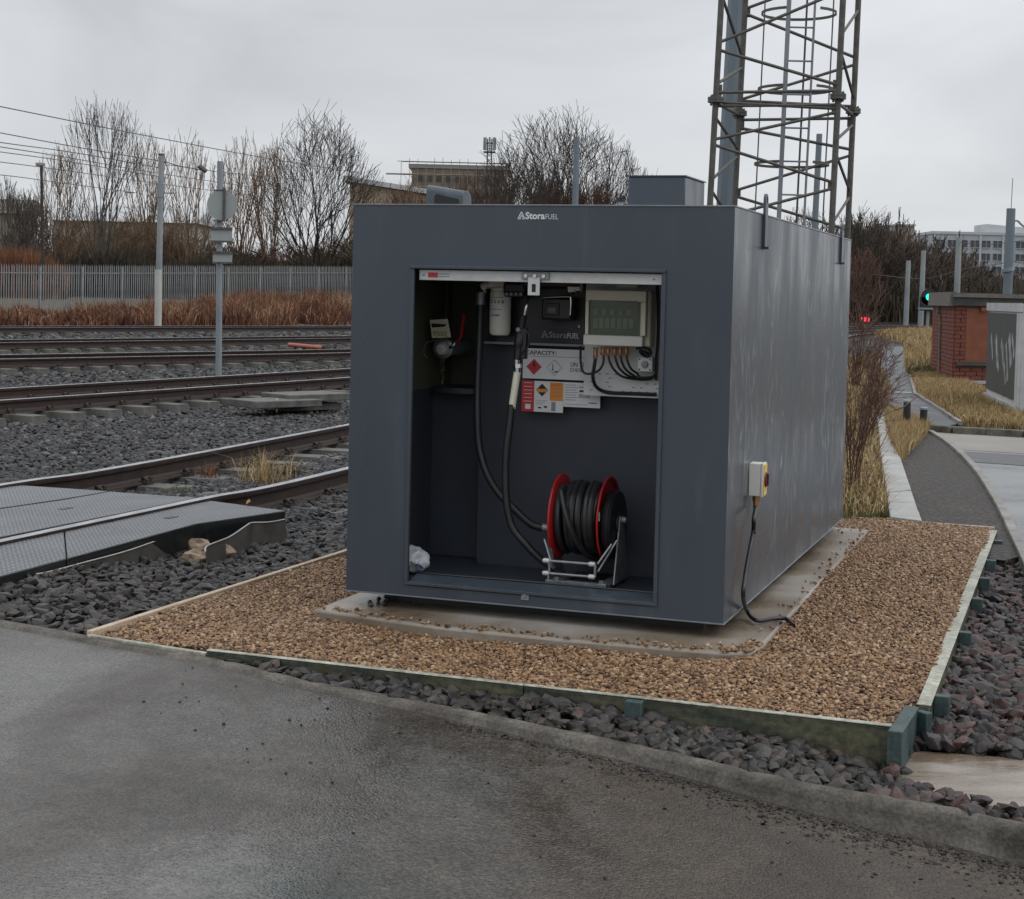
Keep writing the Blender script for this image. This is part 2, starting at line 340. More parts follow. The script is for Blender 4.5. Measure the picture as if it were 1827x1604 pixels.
M['sig_green'] = mat('green_lamp', (.0, .4, .25), None, emis=(.02, .9, .55), estr=2.2)
M['sig_red'] = mat('red_lamp', (.5, .0, .02), None, emis=(1, .03, .06), estr=2.2)
M['bollard'] = mat('bollard_plastic', (.012, .013, .015), (.022, .022, .024), 12, .35)
M['leaf'] = mat('leaf_yellow', (.42, .24, .05), None, rough=.6)

# tread pattern of the rubber crossing panels
m = bpy.data.materials.new('crossing_rubber'); m.use_nodes = True; t = m.node_tree; b = t.nodes['Principled BSDF']
nn = t.nodes.new; ln = t.links.new
co = nn('ShaderNodeTexCoord'); mp = nn('ShaderNodeMapping'); mp.inputs['Rotation'].default_value = (0, 0, math.radians(70.5+45)); mp.inputs['Scale'].default_value = (1, 1, 1)
ln(co.outputs['Object'], mp.inputs['Vector'])
vo = nn('ShaderNodeTexVoronoi'); vo.inputs['Scale'].default_value = 32; vo.inputs['Randomness'].default_value = 0; vo.distance = 'CHEBYCHEV'
ln(mp.outputs['Vector'], vo.inputs['Vector'])
rp = nn('ShaderNodeValToRGB'); rp.color_ramp.elements[0].position = .28; rp.color_ramp.elements[0].color = (1, 1, 1, 1)
rp.color_ramp.elements[1].position = .40; rp.color_ramp.elements[1].color = (0, 0, 0, 1); ln(vo.outputs['Distance'], rp.inputs['Fac'])
nz = nn('ShaderNodeTexNoise'); nz.inputs['Scale'].default_value = 3; ln(co.outputs['Object'], nz.inputs['Vector'])
mx = nn('ShaderNodeMix'); mx.data_type = 'RGBA'; mx.inputs['A'].default_value = (.020, .021, .024, 1); mx.inputs['B'].default_value = (.19, .20, .215, 1)
ln(rp.outputs['Color'], mx.inputs['Factor']); ln(mx.outputs['Result'], b.inputs['Base Color'])
mr_ = nn('ShaderNodeMapRange'); mr_.inputs['To Min'].default_value = .22; mr_.inputs['To Max'].default_value = .6; ln(nz.outputs['Fac'], mr_.inputs['Value']); ln(mr_.outputs['Result'], b.inputs['Roughness'])
bp = nn('ShaderNodeBump'); bp.inputs['Strength'].default_value = .7; bp.inputs['Distance'].default_value = .006; ln(rp.outputs['Color'], bp.inputs['Height']); ln(bp.outputs['Normal'], b.inputs['Normal'])
M['panel'] = m

# foreground tarmac: aggregate, damp patches, brown and green-grey tints
m = bpy.data.materials.new('damp_tarmac'); m.use_nodes = True; t = m.node_tree; b = t.nodes['Principled BSDF']; nn = t.nodes.new; ln = t.links.new
co = nn('ShaderNodeTexCoord')
def nz_(scale, det=5, rg=.6, st=(1, 1, 1), dist=0, loc=(0, 0, 0)):
    mp = nn('ShaderNodeMapping'); mp.inputs['Scale'].default_value = st; mp.inputs['Location'].default_value = loc; ln(co.outputs['Object'], mp.inputs['Vector'])
    z = nn('ShaderNodeTexNoise'); z.inputs['Scale'].default_value = scale; z.inputs['Detail'].default_value = det; z.inputs['Roughness'].default_value = rg
    z.inputs['Distortion'].default_value = dist; ln(mp.outputs['Vector'], z.inputs['Vector']); return z.outputs['Fac']
def rmp(f, stops):
    r = nn('ShaderNodeValToRGB'); e = r.color_ramp.elements; e[0].position, e[0].color = stops[0][0], (*stops[0][1], 1); e[1].position, e[1].color = stops[-1][0], (*stops[-1][1], 1)
    for p_, c_ in stops[1:-1]: k = e.new(p_); k.color = (*c_, 1)
    ln(f, r.inputs['Fac']); return r.outputs['Color']
sx0 = nn('ShaderNodeSeparateXYZ'); ln(co.outputs['Object'], sx0.inputs['Vector'])
big0 = rmp(nz_(.75, 4, .5, dist=.4, loc=(2.2, .4, 0)), [(.33, (.034, .028, .022)), (.45, (.056, .048, .041)), (.56, (.076, .070, .063)), (.68, (.046, .051, .045))])
def mixc(f, a, b_):
    x = nn('ShaderNodeMix'); x.data_type = 'RGBA'; ln(f, x.inputs['Factor']); ln(a, x.inputs['A']); ln(b_, x.inputs['B']); return x.outputs['Result']
bwn = rmp(nz_(1.1, 5, .6, dist=.5, loc=(5, 1, 0)), [(.35, (.032, .022, .014)), (.65, (.066, .051, .037))])
brf = nn('ShaderNodeMath'); brf.operation = 'MULTIPLY_ADD'; brf.inputs[1].default_value = .55; ln(sx0.outputs['X'], brf.inputs[0]); ln(nz_(.8, 4, .6, dist=.6, loc=(9, 2, 0)), brf.inputs[2])
def mul(c, f):
    v = nn('ShaderNodeVectorMath'); v.operation = 'SCALE'; ln(c, v.inputs[0]); ln(f, v.inputs['Scale']); return v.outputs[0]
def mrg(f, a, b_, c, d):
    r = nn('ShaderNodeMapRange'); r.inputs['From Min'].default_value = a; r.inputs['From Max'].default_value = b_; r.inputs['To Min'].default_value = c; r.inputs['To Max'].default_value = d
    ln(f, r.inputs['Value']); return r.outputs['Result']
big = mixc(mrg(brf.outputs[0], .30, .75, 0, 1), big0, bwn)
c = mul(big, mrg(nz_(85, 4, .75), .3, .7, .45, 1.6)); c = mul(c, mrg(nz_(9, 6, .7), .3, .7, .72, 1.3))
vch = nn('ShaderNodeTexVoronoi'); vch.inputs['Scale'].default_value = 125; ln(co.outputs['Object'], vch.inputs['Vector'])
sch = nn('ShaderNodeSeparateColor'); ln(vch.outputs['Color'], sch.inputs['Color'])
c = mul(c, mrg(sch.outputs['Green'], 0, 1, .62, 1.4))           # each chip of aggregate its own tone
vor = nn('ShaderNodeTexVoronoi'); vor.inputs['Scale'].default_value = 26; ln(co.outputs['Object'], vor.inputs['Vector'])
spk = mrg(vor.outputs['Distance'], .05, .09, 1.9, 1.0)          # sparse pale chippings
vr2 = nn('ShaderNodeTexVoronoi'); vr2.inputs['Scale'].default_value = 26; ln(co.outputs['Object'], vr2.inputs['Vector'])
sepc = nn('ShaderNodeSeparateColor'); ln(vr2.outputs['Color'], sepc.inputs['Color'])
gate = nn('ShaderNodeMath'); gate.operation = 'GREATER_THAN'; gate.inputs[1].default_value = .86; ln(sepc.outputs['Red'], gate.inputs[0])
mxf = nn('ShaderNodeMix'); mxf.data_type = 'FLOAT'; mxf.inputs['A'].default_value = 1.0; ln(gate.outputs[0], mxf.inputs['Factor']); ln(spk, mxf.inputs['B'])
c = mul(c, mxf.outputs['Result'])
ln(c, b.inputs['Base Color'])
sxy = nn('ShaderNodeSeparateXYZ'); ln(co.outputs['Object'], sxy.inputs['Vector'])
wsum = nn('ShaderNodeMath'); wsum.operation = 'MULTIPLY_ADD'; wsum.inputs[1].default_value = -.085; ln(sxy.outputs['X'], wsum.inputs[0]); ln(nz_(.9, 5, .6, st=(1, .55, 1), dist=.7, loc=(1.1, 3.3, 0)), wsum.inputs[2])
wet = wsum.outputs[0]
ln(mrg(wet, .46, .60, .46, .13), b.inputs['Roughness'])
bp = nn('ShaderNodeBump'); bp.inputs['Distance'].default_value = .007; ln(mrg(wet, .44, .62, .8, .22), bp.inputs['Strength'])
add = nn('ShaderNodeMath'); add.operation = 'ADD'; ln(nz_(75, 3, .7), add.inputs[0]); ln(nz_(18, 4, .6), add.inputs[1]); ad2 = nn('ShaderNodeMath'); ad2.operation = 'MULTIPLY_ADD'; ad2.inputs[1].default_value = -.9; ln(vch.outputs['Distance'], ad2.inputs[0]); ln(add.outputs[0], ad2.inputs[2])
ln(ad2.outputs[0], bp.inputs['Height']); ln(bp.outputs['Normal'], b.inputs['Normal'])
M['tarmac'] = m
M['kerb'] = mat('worn_kerb', (.050, .043, .035), (.150, .137, .118), 6, .6, .8, spec=.3, bump=.5, bscale=70, speck=.3, speck_scale=90)

# ------------------------------------------------------------------ ground levels
def ztar(x, y): return np.interp(x, [-12, -2, -1, -.3, .4, .9, 1.3, 1.7, 12], [-.03, -.020, -.024, -.052, -.10, -.140, -.180, -.215, -.26])+0*np.asarray(y)
def zkerb(x, y): return ztar(x, y)+np.interp(x, [-2.5, -1.0, -.3, .4, 1.5, 2.2], [.012, .014, .022, .045, .105, .115])
kp_px = [(0, 1105), (153, 1133), (306, 1159), (383, 1174), (517, 1206), (650, 1232), (783, 1257), (969, 1294), (1118, 1324), (1240, 1350), (1357, 1378), (1499, 1406), (1676, 1436), (1827, 1468)]
KP = []
for px, py in kp_px:
    z = -.05
    for _ in range(12): q = Gz(px, py, z); z = float(zkerb(q.x, q.y))
    KP.append(Vector((q.x, q.y, 0)))
d0 = (KP[0]-KP[2]).normalized(); d1 = (KP[-1]-KP[-4]).normalized()
KP = [KP[0]+d0*12, KP[0]+d0*5, KP[0]+d0*2]+KP+[KP[-1]+d1*.8+Vector((0, -.02, 0)), KP[-1]+d1*3, KP[-1]+d1*9]
KP = curve_pts(KP, 5)
kx = np.array([p.x for p in KP]); ky = np.array([p.y for p in KP])
def kerb_y(x): return np.interp(x, kx, ky)
def sstep(a, b, t): t = np.clip((t-a)/(b-a), 0, 1); return t*t*(3-2*t)
def uv_of(x, y): X, Y = x-TO[0], y-TO[1]; return X*TC+Y*TS_, -X*TS_+Y*TC
def hter(x, y):
    x = np.asarray(x, float); y = np.asarray(y, float); d = y-kerb_y(x)
    u, v = uv_of(x, y)
    h = -.10-.08*sstep(1.5, 5, d)*sstep(0, 1, -u-3.0)                # lower between the tracks
    near = zkerb(x, kerb_y(x))-.05
    h = near*(1-sstep(.3, 1.6, d))+h*sstep(.3, 1.6, d)
    h = h+.05*np.exp(-((x+2.3)/.7)**2-((y-7.7)/.7)**2)+.035*np.exp(-((x+1.7)/.8)**2-((y-8.3)/.45)**2)
    ax_, ay_, bx_, by_ = -2.66, 6.95, -1.86, 9.35
    tt_ = np.clip(((x-ax_)*(bx_-ax_)+(y-ay_)*(by_-ay_))/((bx_-ax_)**2+(by_-ay_)**2), 0, 1); de = np.hypot(x-ax_-tt_*(bx_-ax_), y-ay_-tt_*(by_-ay_))
    h = h+np.interp(tt_, [0, .55, .9, 1], [.06, .045, .01, 0])*np.exp(-(de/.20)**2)*(d > .3)
    rt = sstep(3.9, 4.6, v)*sstep(1.2, 1.7, u)                        # grass and cinder strip beyond the pad
    h = h*(1-rt)-.03*rt
    h = np.where(d < .02, ztar(x, y)-.10, h)
    h = h+.85*sstep(66, 110, y)*sstep(8, -4, x)
    return h

def grid_axis(lo, hi, c0, c1, step, g=1.12):
    a = list(np.arange(c0, c1+1e-6, step)); s = step; x = c1
    while x < hi: s *= g; x += s; a.append(x)
    s = step; x = c0; b_ = []
    while x > lo: s *= g; x -= s; b_.append(x)
    return np.array(b_[::-1]+a)
gx = grid_axis(-1500, 1500, -5, 6, .16); gy = grid_axis(-60, 3000, 3.2, 13, .16)
XX, YY = np.meshgrid(gx, gy); ZZ = hter(XX, YY)
nx, ny = len(gx), len(gy)
idx = np.arange(nx*ny).reshape(ny, nx)
F = np.stack([idx[:-1, :-1], idx[:-1, 1:], idx[1:, 1:], idx[1:, :-1]], -1).reshape(-1, 4)
def np_mesh(name, V, F_, mats, smooth=False):
    me = bpy.data.meshes.new(name); me.vertices.add(len(V)); me.vertices.foreach_set('co', np.asarray(V, np.float32).ravel())
    k = F_.shape[1]; me.loops.add(F_.size); me.loops.foreach_set('vertex_index', F_.astype(np.int32).ravel())
    me.polygons.add(len(F_)); me.polygons.foreach_set('loop_start', np.arange(0, F_.size, k, dtype=np.int32))
    for q in mats: me.materials.append(q)
    me.update(calc_edges=True); me.validate()
    if smooth: me.polygons.foreach_set('use_smooth', np.ones(len(F_), bool))
    return me
me = np_mesh('ground', np.stack([XX, YY, ZZ], -1).reshape(-1, 3), F, [M['soil'], M['ball_bed']], True)
cxm = (XX[:-1, :-1]+XX[1:, 1:]).ravel()/2; cym = (YY[:-1, :-1]+YY[1:, 1:]).ravel()/2
E_A, E_D = np.array([-17.0, 53.8]), np.array([math.cos(math.radians(52)), math.sin(math.radians(52))])
def past_e(x, y): return -(x-E_A[0])*E_D[1]+(y-E_A[1])*E_D[0]    # metres beyond the farthest track
uu, vv = uv_of(cxm, cym)
isb = (past_e(cxm, cym) < 2.2) & ~((vv > 4.2) & (uu > 1.4) & (cxm > -.0) & (uu > 1.6-.0*vv)) & (cym < 120)
me.polygons.foreach_set('material_index', isb.astype(np.int32))
o = link('ground', me, kind='structure')

# tarmac apron + kerb
mb = MB(); ys = [0, .06, .15, .3, .6, 1.2, 2.5, 5, 10, 20]
xs = [p for p in KP if True]
n = len(xs)
for j, dy in enumerate(ys):
    for p in xs:
        x, y = p.x, p.y-.066-dy; mb.v.append((x, y, float(ztar(x, y))))
for j in range(len(ys)-1):
    for i in range(n-1): mb.f.append((j*n+i, (j+1)*n+i, (j+1)*n+i+1, j*n+i+1))
o = link('tarmac_apron', mk_mesh('tarmac_apron', mb, M['tarmac']), kind='structure')
# rounded kerb, cast as one length
mb = MB(); prof = 7
rgk = np.random.default_rng(3)
for i, p in enumerate(KP):
    zt, zk = float(ztar(p.x, p.y-.09)), float(zkerb(p.x, p.y)); up = zk-zt
    jit = rgk.normal(0, .0015)
    pts = [(.012, zk-.16), (.012, zk-.004), (0, zk), (-.028, zk+.001), (-.050, zk-.12*up), (-.062, zk-.42*up), (-.068, zt+.003), (-.16, zt-.04)]
    for dy, z in pts: mb.v.append((p.x, p.y+dy+jit, z+jit*.7))
k = 8
for i in range(len(KP)-1):
    for j in range(k-1): mb.f.append((i*k+j, i*k+j+1, (i+1)*k+j+1, (i+1)*k+j))
link('kerb', mk_mesh('kerb', mb, M['kerb'], smooth=60), kind='structure')

# ------------------------------------------------------------------ stones by geometry nodes
def stone_group(name, mat_, nvar, sub, amp, nscale, smooth):
    g = bpy.data.node_groups.new(name, 'GeometryNodeTree')
    g.interface.new_socket('Geometry', in_out='INPUT', socket_type='NodeSocketGeometry'); g.interface.new_socket('Geometry', in_out='OUTPUT', socket_type='NodeSocketGeometry')
    nn = g.nodes.new; ln = g.links.new
    gi = nn('NodeGroupInput'); go = nn('NodeGroupOutput'); jn = nn('GeometryNodeJoinGeometry')
    for k in range(nvar):
        ic = nn('GeometryNodeMeshIcoSphere'); ic.inputs['Subdivisions'].default_value = sub; ic.inputs['Radius'].default_value = .5
        ps = nn('GeometryNodeInputPosition'); ad = nn('ShaderNodeVectorMath'); ad.operation = 'ADD'; ad.inputs[1].default_value = (k*7.3, k*3.1, k*1.7)
        ln(ps.outputs[0], ad.inputs[0])
        nz = nn('ShaderNodeTexNoise'); nz.inputs['Scale'].default_value = nscale; nz.inputs['Detail'].default_value = 1; ln(ad.outputs[0], nz.inputs['Vector'])
        sb = nn('ShaderNodeVectorMath'); sb.operation = 'SUBTRACT'; sb.inputs[1].default_value = (.5, .5, .5); ln(nz.outputs['Color'], sb.inputs[0])
        sl = nn('ShaderNodeVectorMath'); sl.operation = 'SCALE'; sl.inputs['Scale'].default_value = amp; ln(sb.outputs[0], sl.inputs[0])
        sp = nn('GeometryNodeSetPosition'); ln(ic.outputs['Mesh'], sp.inputs['Geometry']); ln(sl.outputs[0], sp.inputs['Offset'])
        hull = sp
        if not smooth: hull = nn('GeometryNodeConvexHull'); ln(sp.outputs[0], hull.inputs[0])
        sh = nn('GeometryNodeSetShadeSmooth'); sh.inputs['Shade Smooth'].default_value = smooth; ln(hull.outputs[0], sh.inputs[0])
        sm = nn('GeometryNodeSetMaterial'); sm.inputs['Material'].default_value = mat_; ln(sh.outputs[0], sm.inputs[0])
        gt = nn('GeometryNodeGeometryToInstance'); ln(sm.outputs[0], gt.inputs[0]); ln(gt.outputs[0], jn.inputs[0])
    ip = nn('GeometryNodeInstanceOnPoints'); ip.inputs['Pick Instance'].default_value = True
    ln(gi.outputs[0], ip.inputs['Points']); ln(jn.outputs[0], ip.inputs['Instance'])
    for nm, typ, sk in (('idx', 'INT', 'Instance Index'), ('rot', 'FLOAT_VECTOR', 'Rotation'), ('scl', 'FLOAT_VECTOR', 'Scale')):
        a = nn('GeometryNodeInputNamedAttribute'); a.data_type = typ; a.inputs['Name'].default_value = nm; ln(a.outputs['Attribute'], ip.inputs[sk])
    ln(ip.outputs[0], go.inputs[0]); return g
def scatter(name, pts, size, grp, nvar, flat=(.42, .8), elong=(.75, 1.5), tilt=.6, label=None, cat=None):
    n = len(pts); me = bpy.data.meshes.new(name); me.vertices.add(n); me.vertices.foreach_set('co', np.asarray(pts, np.float32).ravel())
    r = rng.uniform(-tilt, tilt, (n, 3)); r[:, 2] = rng.uniform(0, 2*PI, n)
    s = np.stack([size*rng.uniform(*elong, n), size*rng.uniform(.75, 1.05, n), size*rng.uniform(*flat, n)], -1)
    for nm, typ, dat in (('idx', 'INT', rng.integers(0, nvar, n)), ('rot', 'FLOAT_VECTOR', r), ('scl', 'FLOAT_VECTOR', s)):
        a = me.attributes.new(nm, typ, 'POINT')
        if typ == 'INT': a.data.foreach_set('value', dat.astype(np.int32))
        else: a.data.foreach_set('vector', dat.astype(np.float32).ravel())
    o = link(name, me, None, label, cat, kind='stuff'); md = o.modifiers.new('stones', 'NODES'); md.node_group = grp
    return o
def in_view(x, y, z, m=160):
    c = np.stack([x, y, z-EYE], -1) @ RC
    px = CX+FPX*c[:, 0]/-c[:, 2]; py = PPY-FPX*c[:, 1]/-c[:, 2]
    return (c[:, 2] < 0) & (px > -m) & (px < 1827+m) & (py < 1604+m)
def cells(x0, x1, y0, y1, step):
    X, Y = np.meshgrid(np.arange(x0, x1, step), np.arange(y0, y1, step)); X = X.ravel(); Y = Y.ravel()
    return X+rng.uniform(-.5, .5, X.size)*step, Y+rng.uniform(-.5, .5, X.size)*step

# pad outline in the world
PADL, PADC, PADBR = Gz(158, 1133, -.0), Gz(1588, 1302, 0), Gz(1775, 945, 0)
pad_dir = (PADC-PADL).normalized()
PADBL = PADL+(PADBR-PADC)
PADF = Gz(370, 1166, 0)
def inpoly(x, y, poly, grow=0):
    ins = np.zeros(len(x), bool); n = len(poly)
    for i in range(n):
        a, b_ = poly[i], poly[(i+1) % n]
        c_ = ((a[1] > y) != (b_[1] > y)) & (x < (b_[0]-a[0])*(y-a[1])/(b_[1]-a[1]+1e-12)+a[0]); ins ^= c_
    return ins
SLAB = [Gz(560, 1087, .035), Gz(780, 1118, .035), Gz(1000, 1140, .035), Gz(1290, 1164, .035), Gz(1338, 1164, .035), Gz(1362, 1150, .035), Gz(1550, 945, .035)]
sb_ = SLAB[-1]+(SLAB[0]-SLAB[3])*1.05; SLAB.append(Vector((sb_.x, sb_.y, .035)))
slab_poly = [(p.x, p.y) for p in SLAB]
PC2, PC3 = Gz(1626, 1262, 0), Gz(1646, 1260, 0)
pad_poly = [(PADL.x, PADL.y), (PADC.x, PADC.y), (PC2.x, PC2.y), (PC3.x, PC3.y), (PADBR.x, PADBR.y), (PADBL.x, PADBL.y)]

# the three tracks nearest and two farther ones: near rail through given points
def track_line(pts):                                       # centre line -> dense points
    return curve_pts([Vector((p[0], p[1], 0)) for p in pts], 14)
def near_rail(px0, py0, px1, py1, z=.10): return Gz(px0, py0, z), Gz(px1, py1, z)
TR = {}
def mk_line(key, a, b, back, tail):
    d = (b-a).normalized(); nrm = Vector((-d.y, d.x, 0)); mid = nrm*(1.505/2)
    if nrm.x > 0: mid = -mid
    a2, b2 = a+mid, b+mid
    TR[key] = track_line([tuple(a2-d*back), tuple(a2-d*back*.5), tuple(a2), tuple((a2+b2)/2), tuple(b2)]+tail)
a, b_ = near_rail(0, 965, 620, 835); mk_line('A', a, b_, 12, [(1.0, 22.6), (4.4, 33), (8.6, 50), (14.7, 71), (22.7, 88), (36, 112), (60, 150)])
a, b_ = near_rail(0, 714, 623, 673); mk_line('B', a, b_, 22, [(0.2, 33.0), (4.2, 45), (8.6, 60), (15.0, 80), (25, 100), (40, 122), (66, 158)])
a, b_ = near_rail(0, 640.5, 623, 629); mk_line('C', a, b_, 30, [(1.2, 43.5), (6.5, 57), (11.5, 76), (18, 96), (30, 118), (50, 146), (80, 180)])
a, b_ = near_rail(0, 611, 623, 603); mk_line('D', a, b_, 34, [(1.0, 55.5), (7, 72), (14, 94), (24, 118), (44, 150), (70, 184)])
a, b_ = near_rail(0, 584.5, 623, 583.2); mk_line('E', a, b_, 40, [(0, 68.5), (7, 82), (15, 102), (26, 126), (46, 158), (74, 192)])

def dist_tracks(x, y):
    best = np.full(len(x), 99.0)
    for k in 'ABCDE':
        for p in TR[k][::2]: best = np.minimum(best, np.hypot(x-p.x, y-p.y))
    return best

# crossing panels, plan outline
px_near = [(-160, 1000), (-160, 1071), (0, 1028), (210, 972), (350, 934), (510, 911), (371, 893), (0, 969)]
def zc(px, py, z=.085): q = Gz(px, py, z); return (q.x, q.y)
cross_near = [zc(*q) for q in px_near]
cross_mid = [zc(*q) for q in [(-160, 990), (-160, 878), (0, 868), (42, 864), (352, 889), (0, 960)]]

print('stones')
g_b = stone_group('ballast_grey', M['stone_g'], 9, 2, .95, 1.9, False)
g_d = stone_group('ballast_dark', M['stone_d'], 9, 2, .95, 1.9, False)
g_r = stone_group('ballast_red', M['stone_r'], 9, 2, .95, 1.9, False)
g_p = stone_group('shingle', M['pea'], 5, 2, .35, 1.3, True)
def ballast_pts(x0, x1, y0, y1, step, size, layers=1):
    X, Y = [], []
    for _ in range(layers): a, b_ = cells(x0, x1, y0, y1, step); X.append(a); Y.append(b_)
    X = np.concatenate(X); Y = np.concatenate(Y); Z = hter(X, Y)+rng.uniform(-.01, .022, len(X))*size/.045
    return X, Y, Z
# left side, in three bands of distance
allp, alls = [], []
for (x0, x1, y0, y1, st, sz, ly) in [(-7, .4, 6.2, 14, .036, .050, 1), (-7, .4, 6.2, 14, .050, .060, 1), (-11, 1.0, 14, 26, .048, .058, 1), (-16, 1.5, 26, 42, .085, .085, 1), (-26, 3, 42, 78, .17, .15, 1)]:
    X, Y, Z = ballast_pts(x0, x1, y0, y1, st, sz, ly)
    k = in_view(X, Y, Z, 130) & (Y > kerb_y(X)+.03) & ~inpoly(X, Y, pad_poly) & (past_e(X, Y) < 2.4)
    k &= ~(inpoly(X, Y, cross_near) | inpoly(X, Y, cross_mid))
    u, v = uv_of(X, Y); k &= (u < 0.2) & ~((u > -.3) & (v > -.5) & (v < 5) & False)
    X, Y, Z = X[k], Y[k], Z[k]
    # heaped up to the sleepers of the nearer two tracks
    dt = np.full(len(X), 99.0)
    for kk in 'AB':
        for p in TR[kk][::1]: dt = np.minimum(dt, np.hypot(X-p.x, Y-p.y))
    Z = Z+.02*(dt < 1.2)
    allp.append(np.stack([X, Y, Z], -1)); alls.append(np.full(len(X), sz)*rng.uniform(.62, 1.3, len(X)))
pts = np.concatenate(allp); szs = np.concatenate(alls); print('ballast', len(pts))
nr_ = pts[:, 1] < 9.6+rng.normal(0, .5, len(pts))-.15*pts[:, 0]
scatter('ballast', pts[~nr_], szs[~nr_], g_b, 9, label='grey crushed stone ballast between the railway tracks', cat='ballast')
scatter('near_ballast', pts[nr_], szs[nr_], g_d, 9, label='dark wet stones heaped between the rubber crossing and the pad', cat='ballast')
# strip between kerb and pad, and right hand side
X, Y = cells(-1.9, 2.4, 4.0, 7.2, .034); X2, Y2 = cells(-1.9, 2.4, 4.0, 7.2, .055); X = np.concatenate([X, X2]); Y = np.concatenate([Y, Y2])
fx = np.array([PADL.x, PADC.x]); fy = np.array([PADL.y, PADC.y])
ylim = fy[0]+(X-fx[0])*(fy[1]-fy[0])/(fx[1]-fx[0])
k = (Y > kerb_y(X)+.012) & (Y < ylim-.025) & (X < PADC.x+.03) & (X > -1.35)
X, Y = X[k], Y[k]; ramp = np.clip((Y-kerb_y(X))/.25, 0, 1)
zb_ = np.interp(X, [-1.3, -.8, -.3, .4, .9, 1.3], [-.030, -.036, -.036, -.050, -.080, -.135]); zk_ = zkerb(X, kerb_y(X))-.018
Z = zk_*(1-ramp)+zb_*ramp+rng.uniform(-.012, .018, len(X))
scatter('ballast_strip', np.stack([X, Y, Z], -1), .048*rng.uniform(.5, 1.45, len(X)), g_d, 9, label='dark broken stones in the strip between kerb and timber edging', cat='ballast')
CSLAB = [(p.x, p.y) for p in [Gz(1622, 1340, -.12), Gz(1990, 1366, -.12), Gz(1990, 1482, -.12), Gz(1600, 1412, -.12), Gz(1597, 1385, -.12)]]
X, Y = cells(1.0, 4.2, 4.2, 11.5, .036); X2, Y2 = cells(1, 4.2, 4.2, 11.5, .06); X = np.concatenate([X, X2]); Y = np.concatenate([Y, Y2])
ua, ub = uv_of(X, Y); pc = w2t((PADC.x, PADC.y, 0)); pr = w2t((PADBR.x, PADBR.y, 0))
ulim = pc.x+(ub-pc.y)*(pr.x-pc.x)/(pr.y-pc.y)
rd_a, rd_b = Gz(1660, 767, 0), Gz(1825, 985, 0)                # road edge line
xroad = rd_b.x+(Y-rd_b.y)*(rd_a.x-rd_b.x)/(rd_a.y-rd_b.y)
k = (ua > ulim+.02) & (Y > kerb_y(X)+.02) & ~inpoly(X, Y, CSLAB) & (X < xroad-.02) & (Y < 10.3)
X, Y = X[k], Y[k]; Z = hter(X, Y)+rng.uniform(0, .03, len(X))+.02
scatter('ballast_mixed', np.stack([X, Y, Z], -1), .054*rng.uniform(.5, 1.4, len(X)), g_r, 9, label='wet grey and reddish stones heaped right of the timber edged pad', cat='ballast')
# pea shingle
link('shingle_base', mk_mesh('shingle_base', MB().prism(pad_poly, -.09, -.012), M['pea_bed']), kind='structure')
X, Y = cells(-1.8, 3.3, 5.3, 12.3, .0112)
inner = [(a[0]+(sum(q[0] for q in pad_poly)/6-a[0])*.008, a[1]+(sum(q[1] for q in pad_poly)/6-a[1])*.008) for a in pad_poly]
k = inpoly(X, Y, inner); X, Y = X[k], Y[k]; wob = .035*np.sin(X*9+1.3*np.sin(Y*7))+.02*np.sin(Y*23+X*11)+.02*rng.normal(0, 1, len(X))-.02
ccx, ccy = sum(q[0] for q in slab_poly)/8, sum(q[1] for q in slab_poly)/8
rr_ = np.hypot(X-ccx, Y-ccy); ui_, vi_ = uv_of(X, Y)
wob = np.where((ui_ > 1.6) | (vi_ < 0), wob, -.01)
Xs, Ys = ccx+(X-ccx)*(1+wob/rr_*-1), ccy+(Y-ccy)*(1+wob/rr_*-1)
k = ~inpoly(Xs, Ys, slab_poly); k &= ~((ui_ < 1.2) & inpoly(X, Y, slab_poly)); X, Y = X[k], Y[k]
k = in_view(X, Y, 0*X, 60); X, Y = X[k], Y[k]
ky_ = kerb_y(X); k = Y > ky_+.01; X, Y = X[k], Y[k]
ug, vg = uv_of(X, Y)
Z = -.006+.007*np.sin(X*5)*np.sin(Y*4)+rng.uniform(-.004, .007, len(X))+.026*sstep(1.5, 1.95, ug)*sstep(3.2, 2.2, ug)*sstep(-.9, -.3, vg); print('pea', len(X))
scatter('pea_shingle', np.stack([X, Y, Z], -1), .0138*rng.uniform(.45, 1.55, len(X)), g_p, 5, flat=(.5, .85), label='brown pea shingle filling the timber edged pad around the tank', cat='shingle')
# strays on the slab edge
t_ = rng.uniform(0, 1, 420); e = rng.integers(0, 7, 420); pp = []
for q, i in zip(t_, e):
    a, b_ = SLAB[i], SLAB[i+1]; p = a.lerp(b_, q); c_ = Vector((sum(s[0] for s in slab_poly)/8, sum(s[1] for s in slab_poly)/8, .035)); p = p.lerp(c_, abs(rng.normal(0, .045))); pp.append((p.x, p.y, .041))
scatter('stray_shingle', np.array(pp), .016*rng.uniform(.6, 1.2, len(pp)), g_p, 5, label='loose pebbles strewn along the edges of the concrete base', cat='shingle')
# grit and chips on the tarmac
n = 170; X = rng.uniform(-1.3, 1.9, n); Y = kerb_y(X)-.12-np.abs(rng.gamma(1.1, .55, n)); Z = ztar(X, Y)+.002
scatter('loose_grit', np.stack([X, Y, Z], -1), .0075*rng.uniform(.4, 1.8, n), g_d, 9, label='scattered dark grit and chips lying on the tarmac', cat='grit')

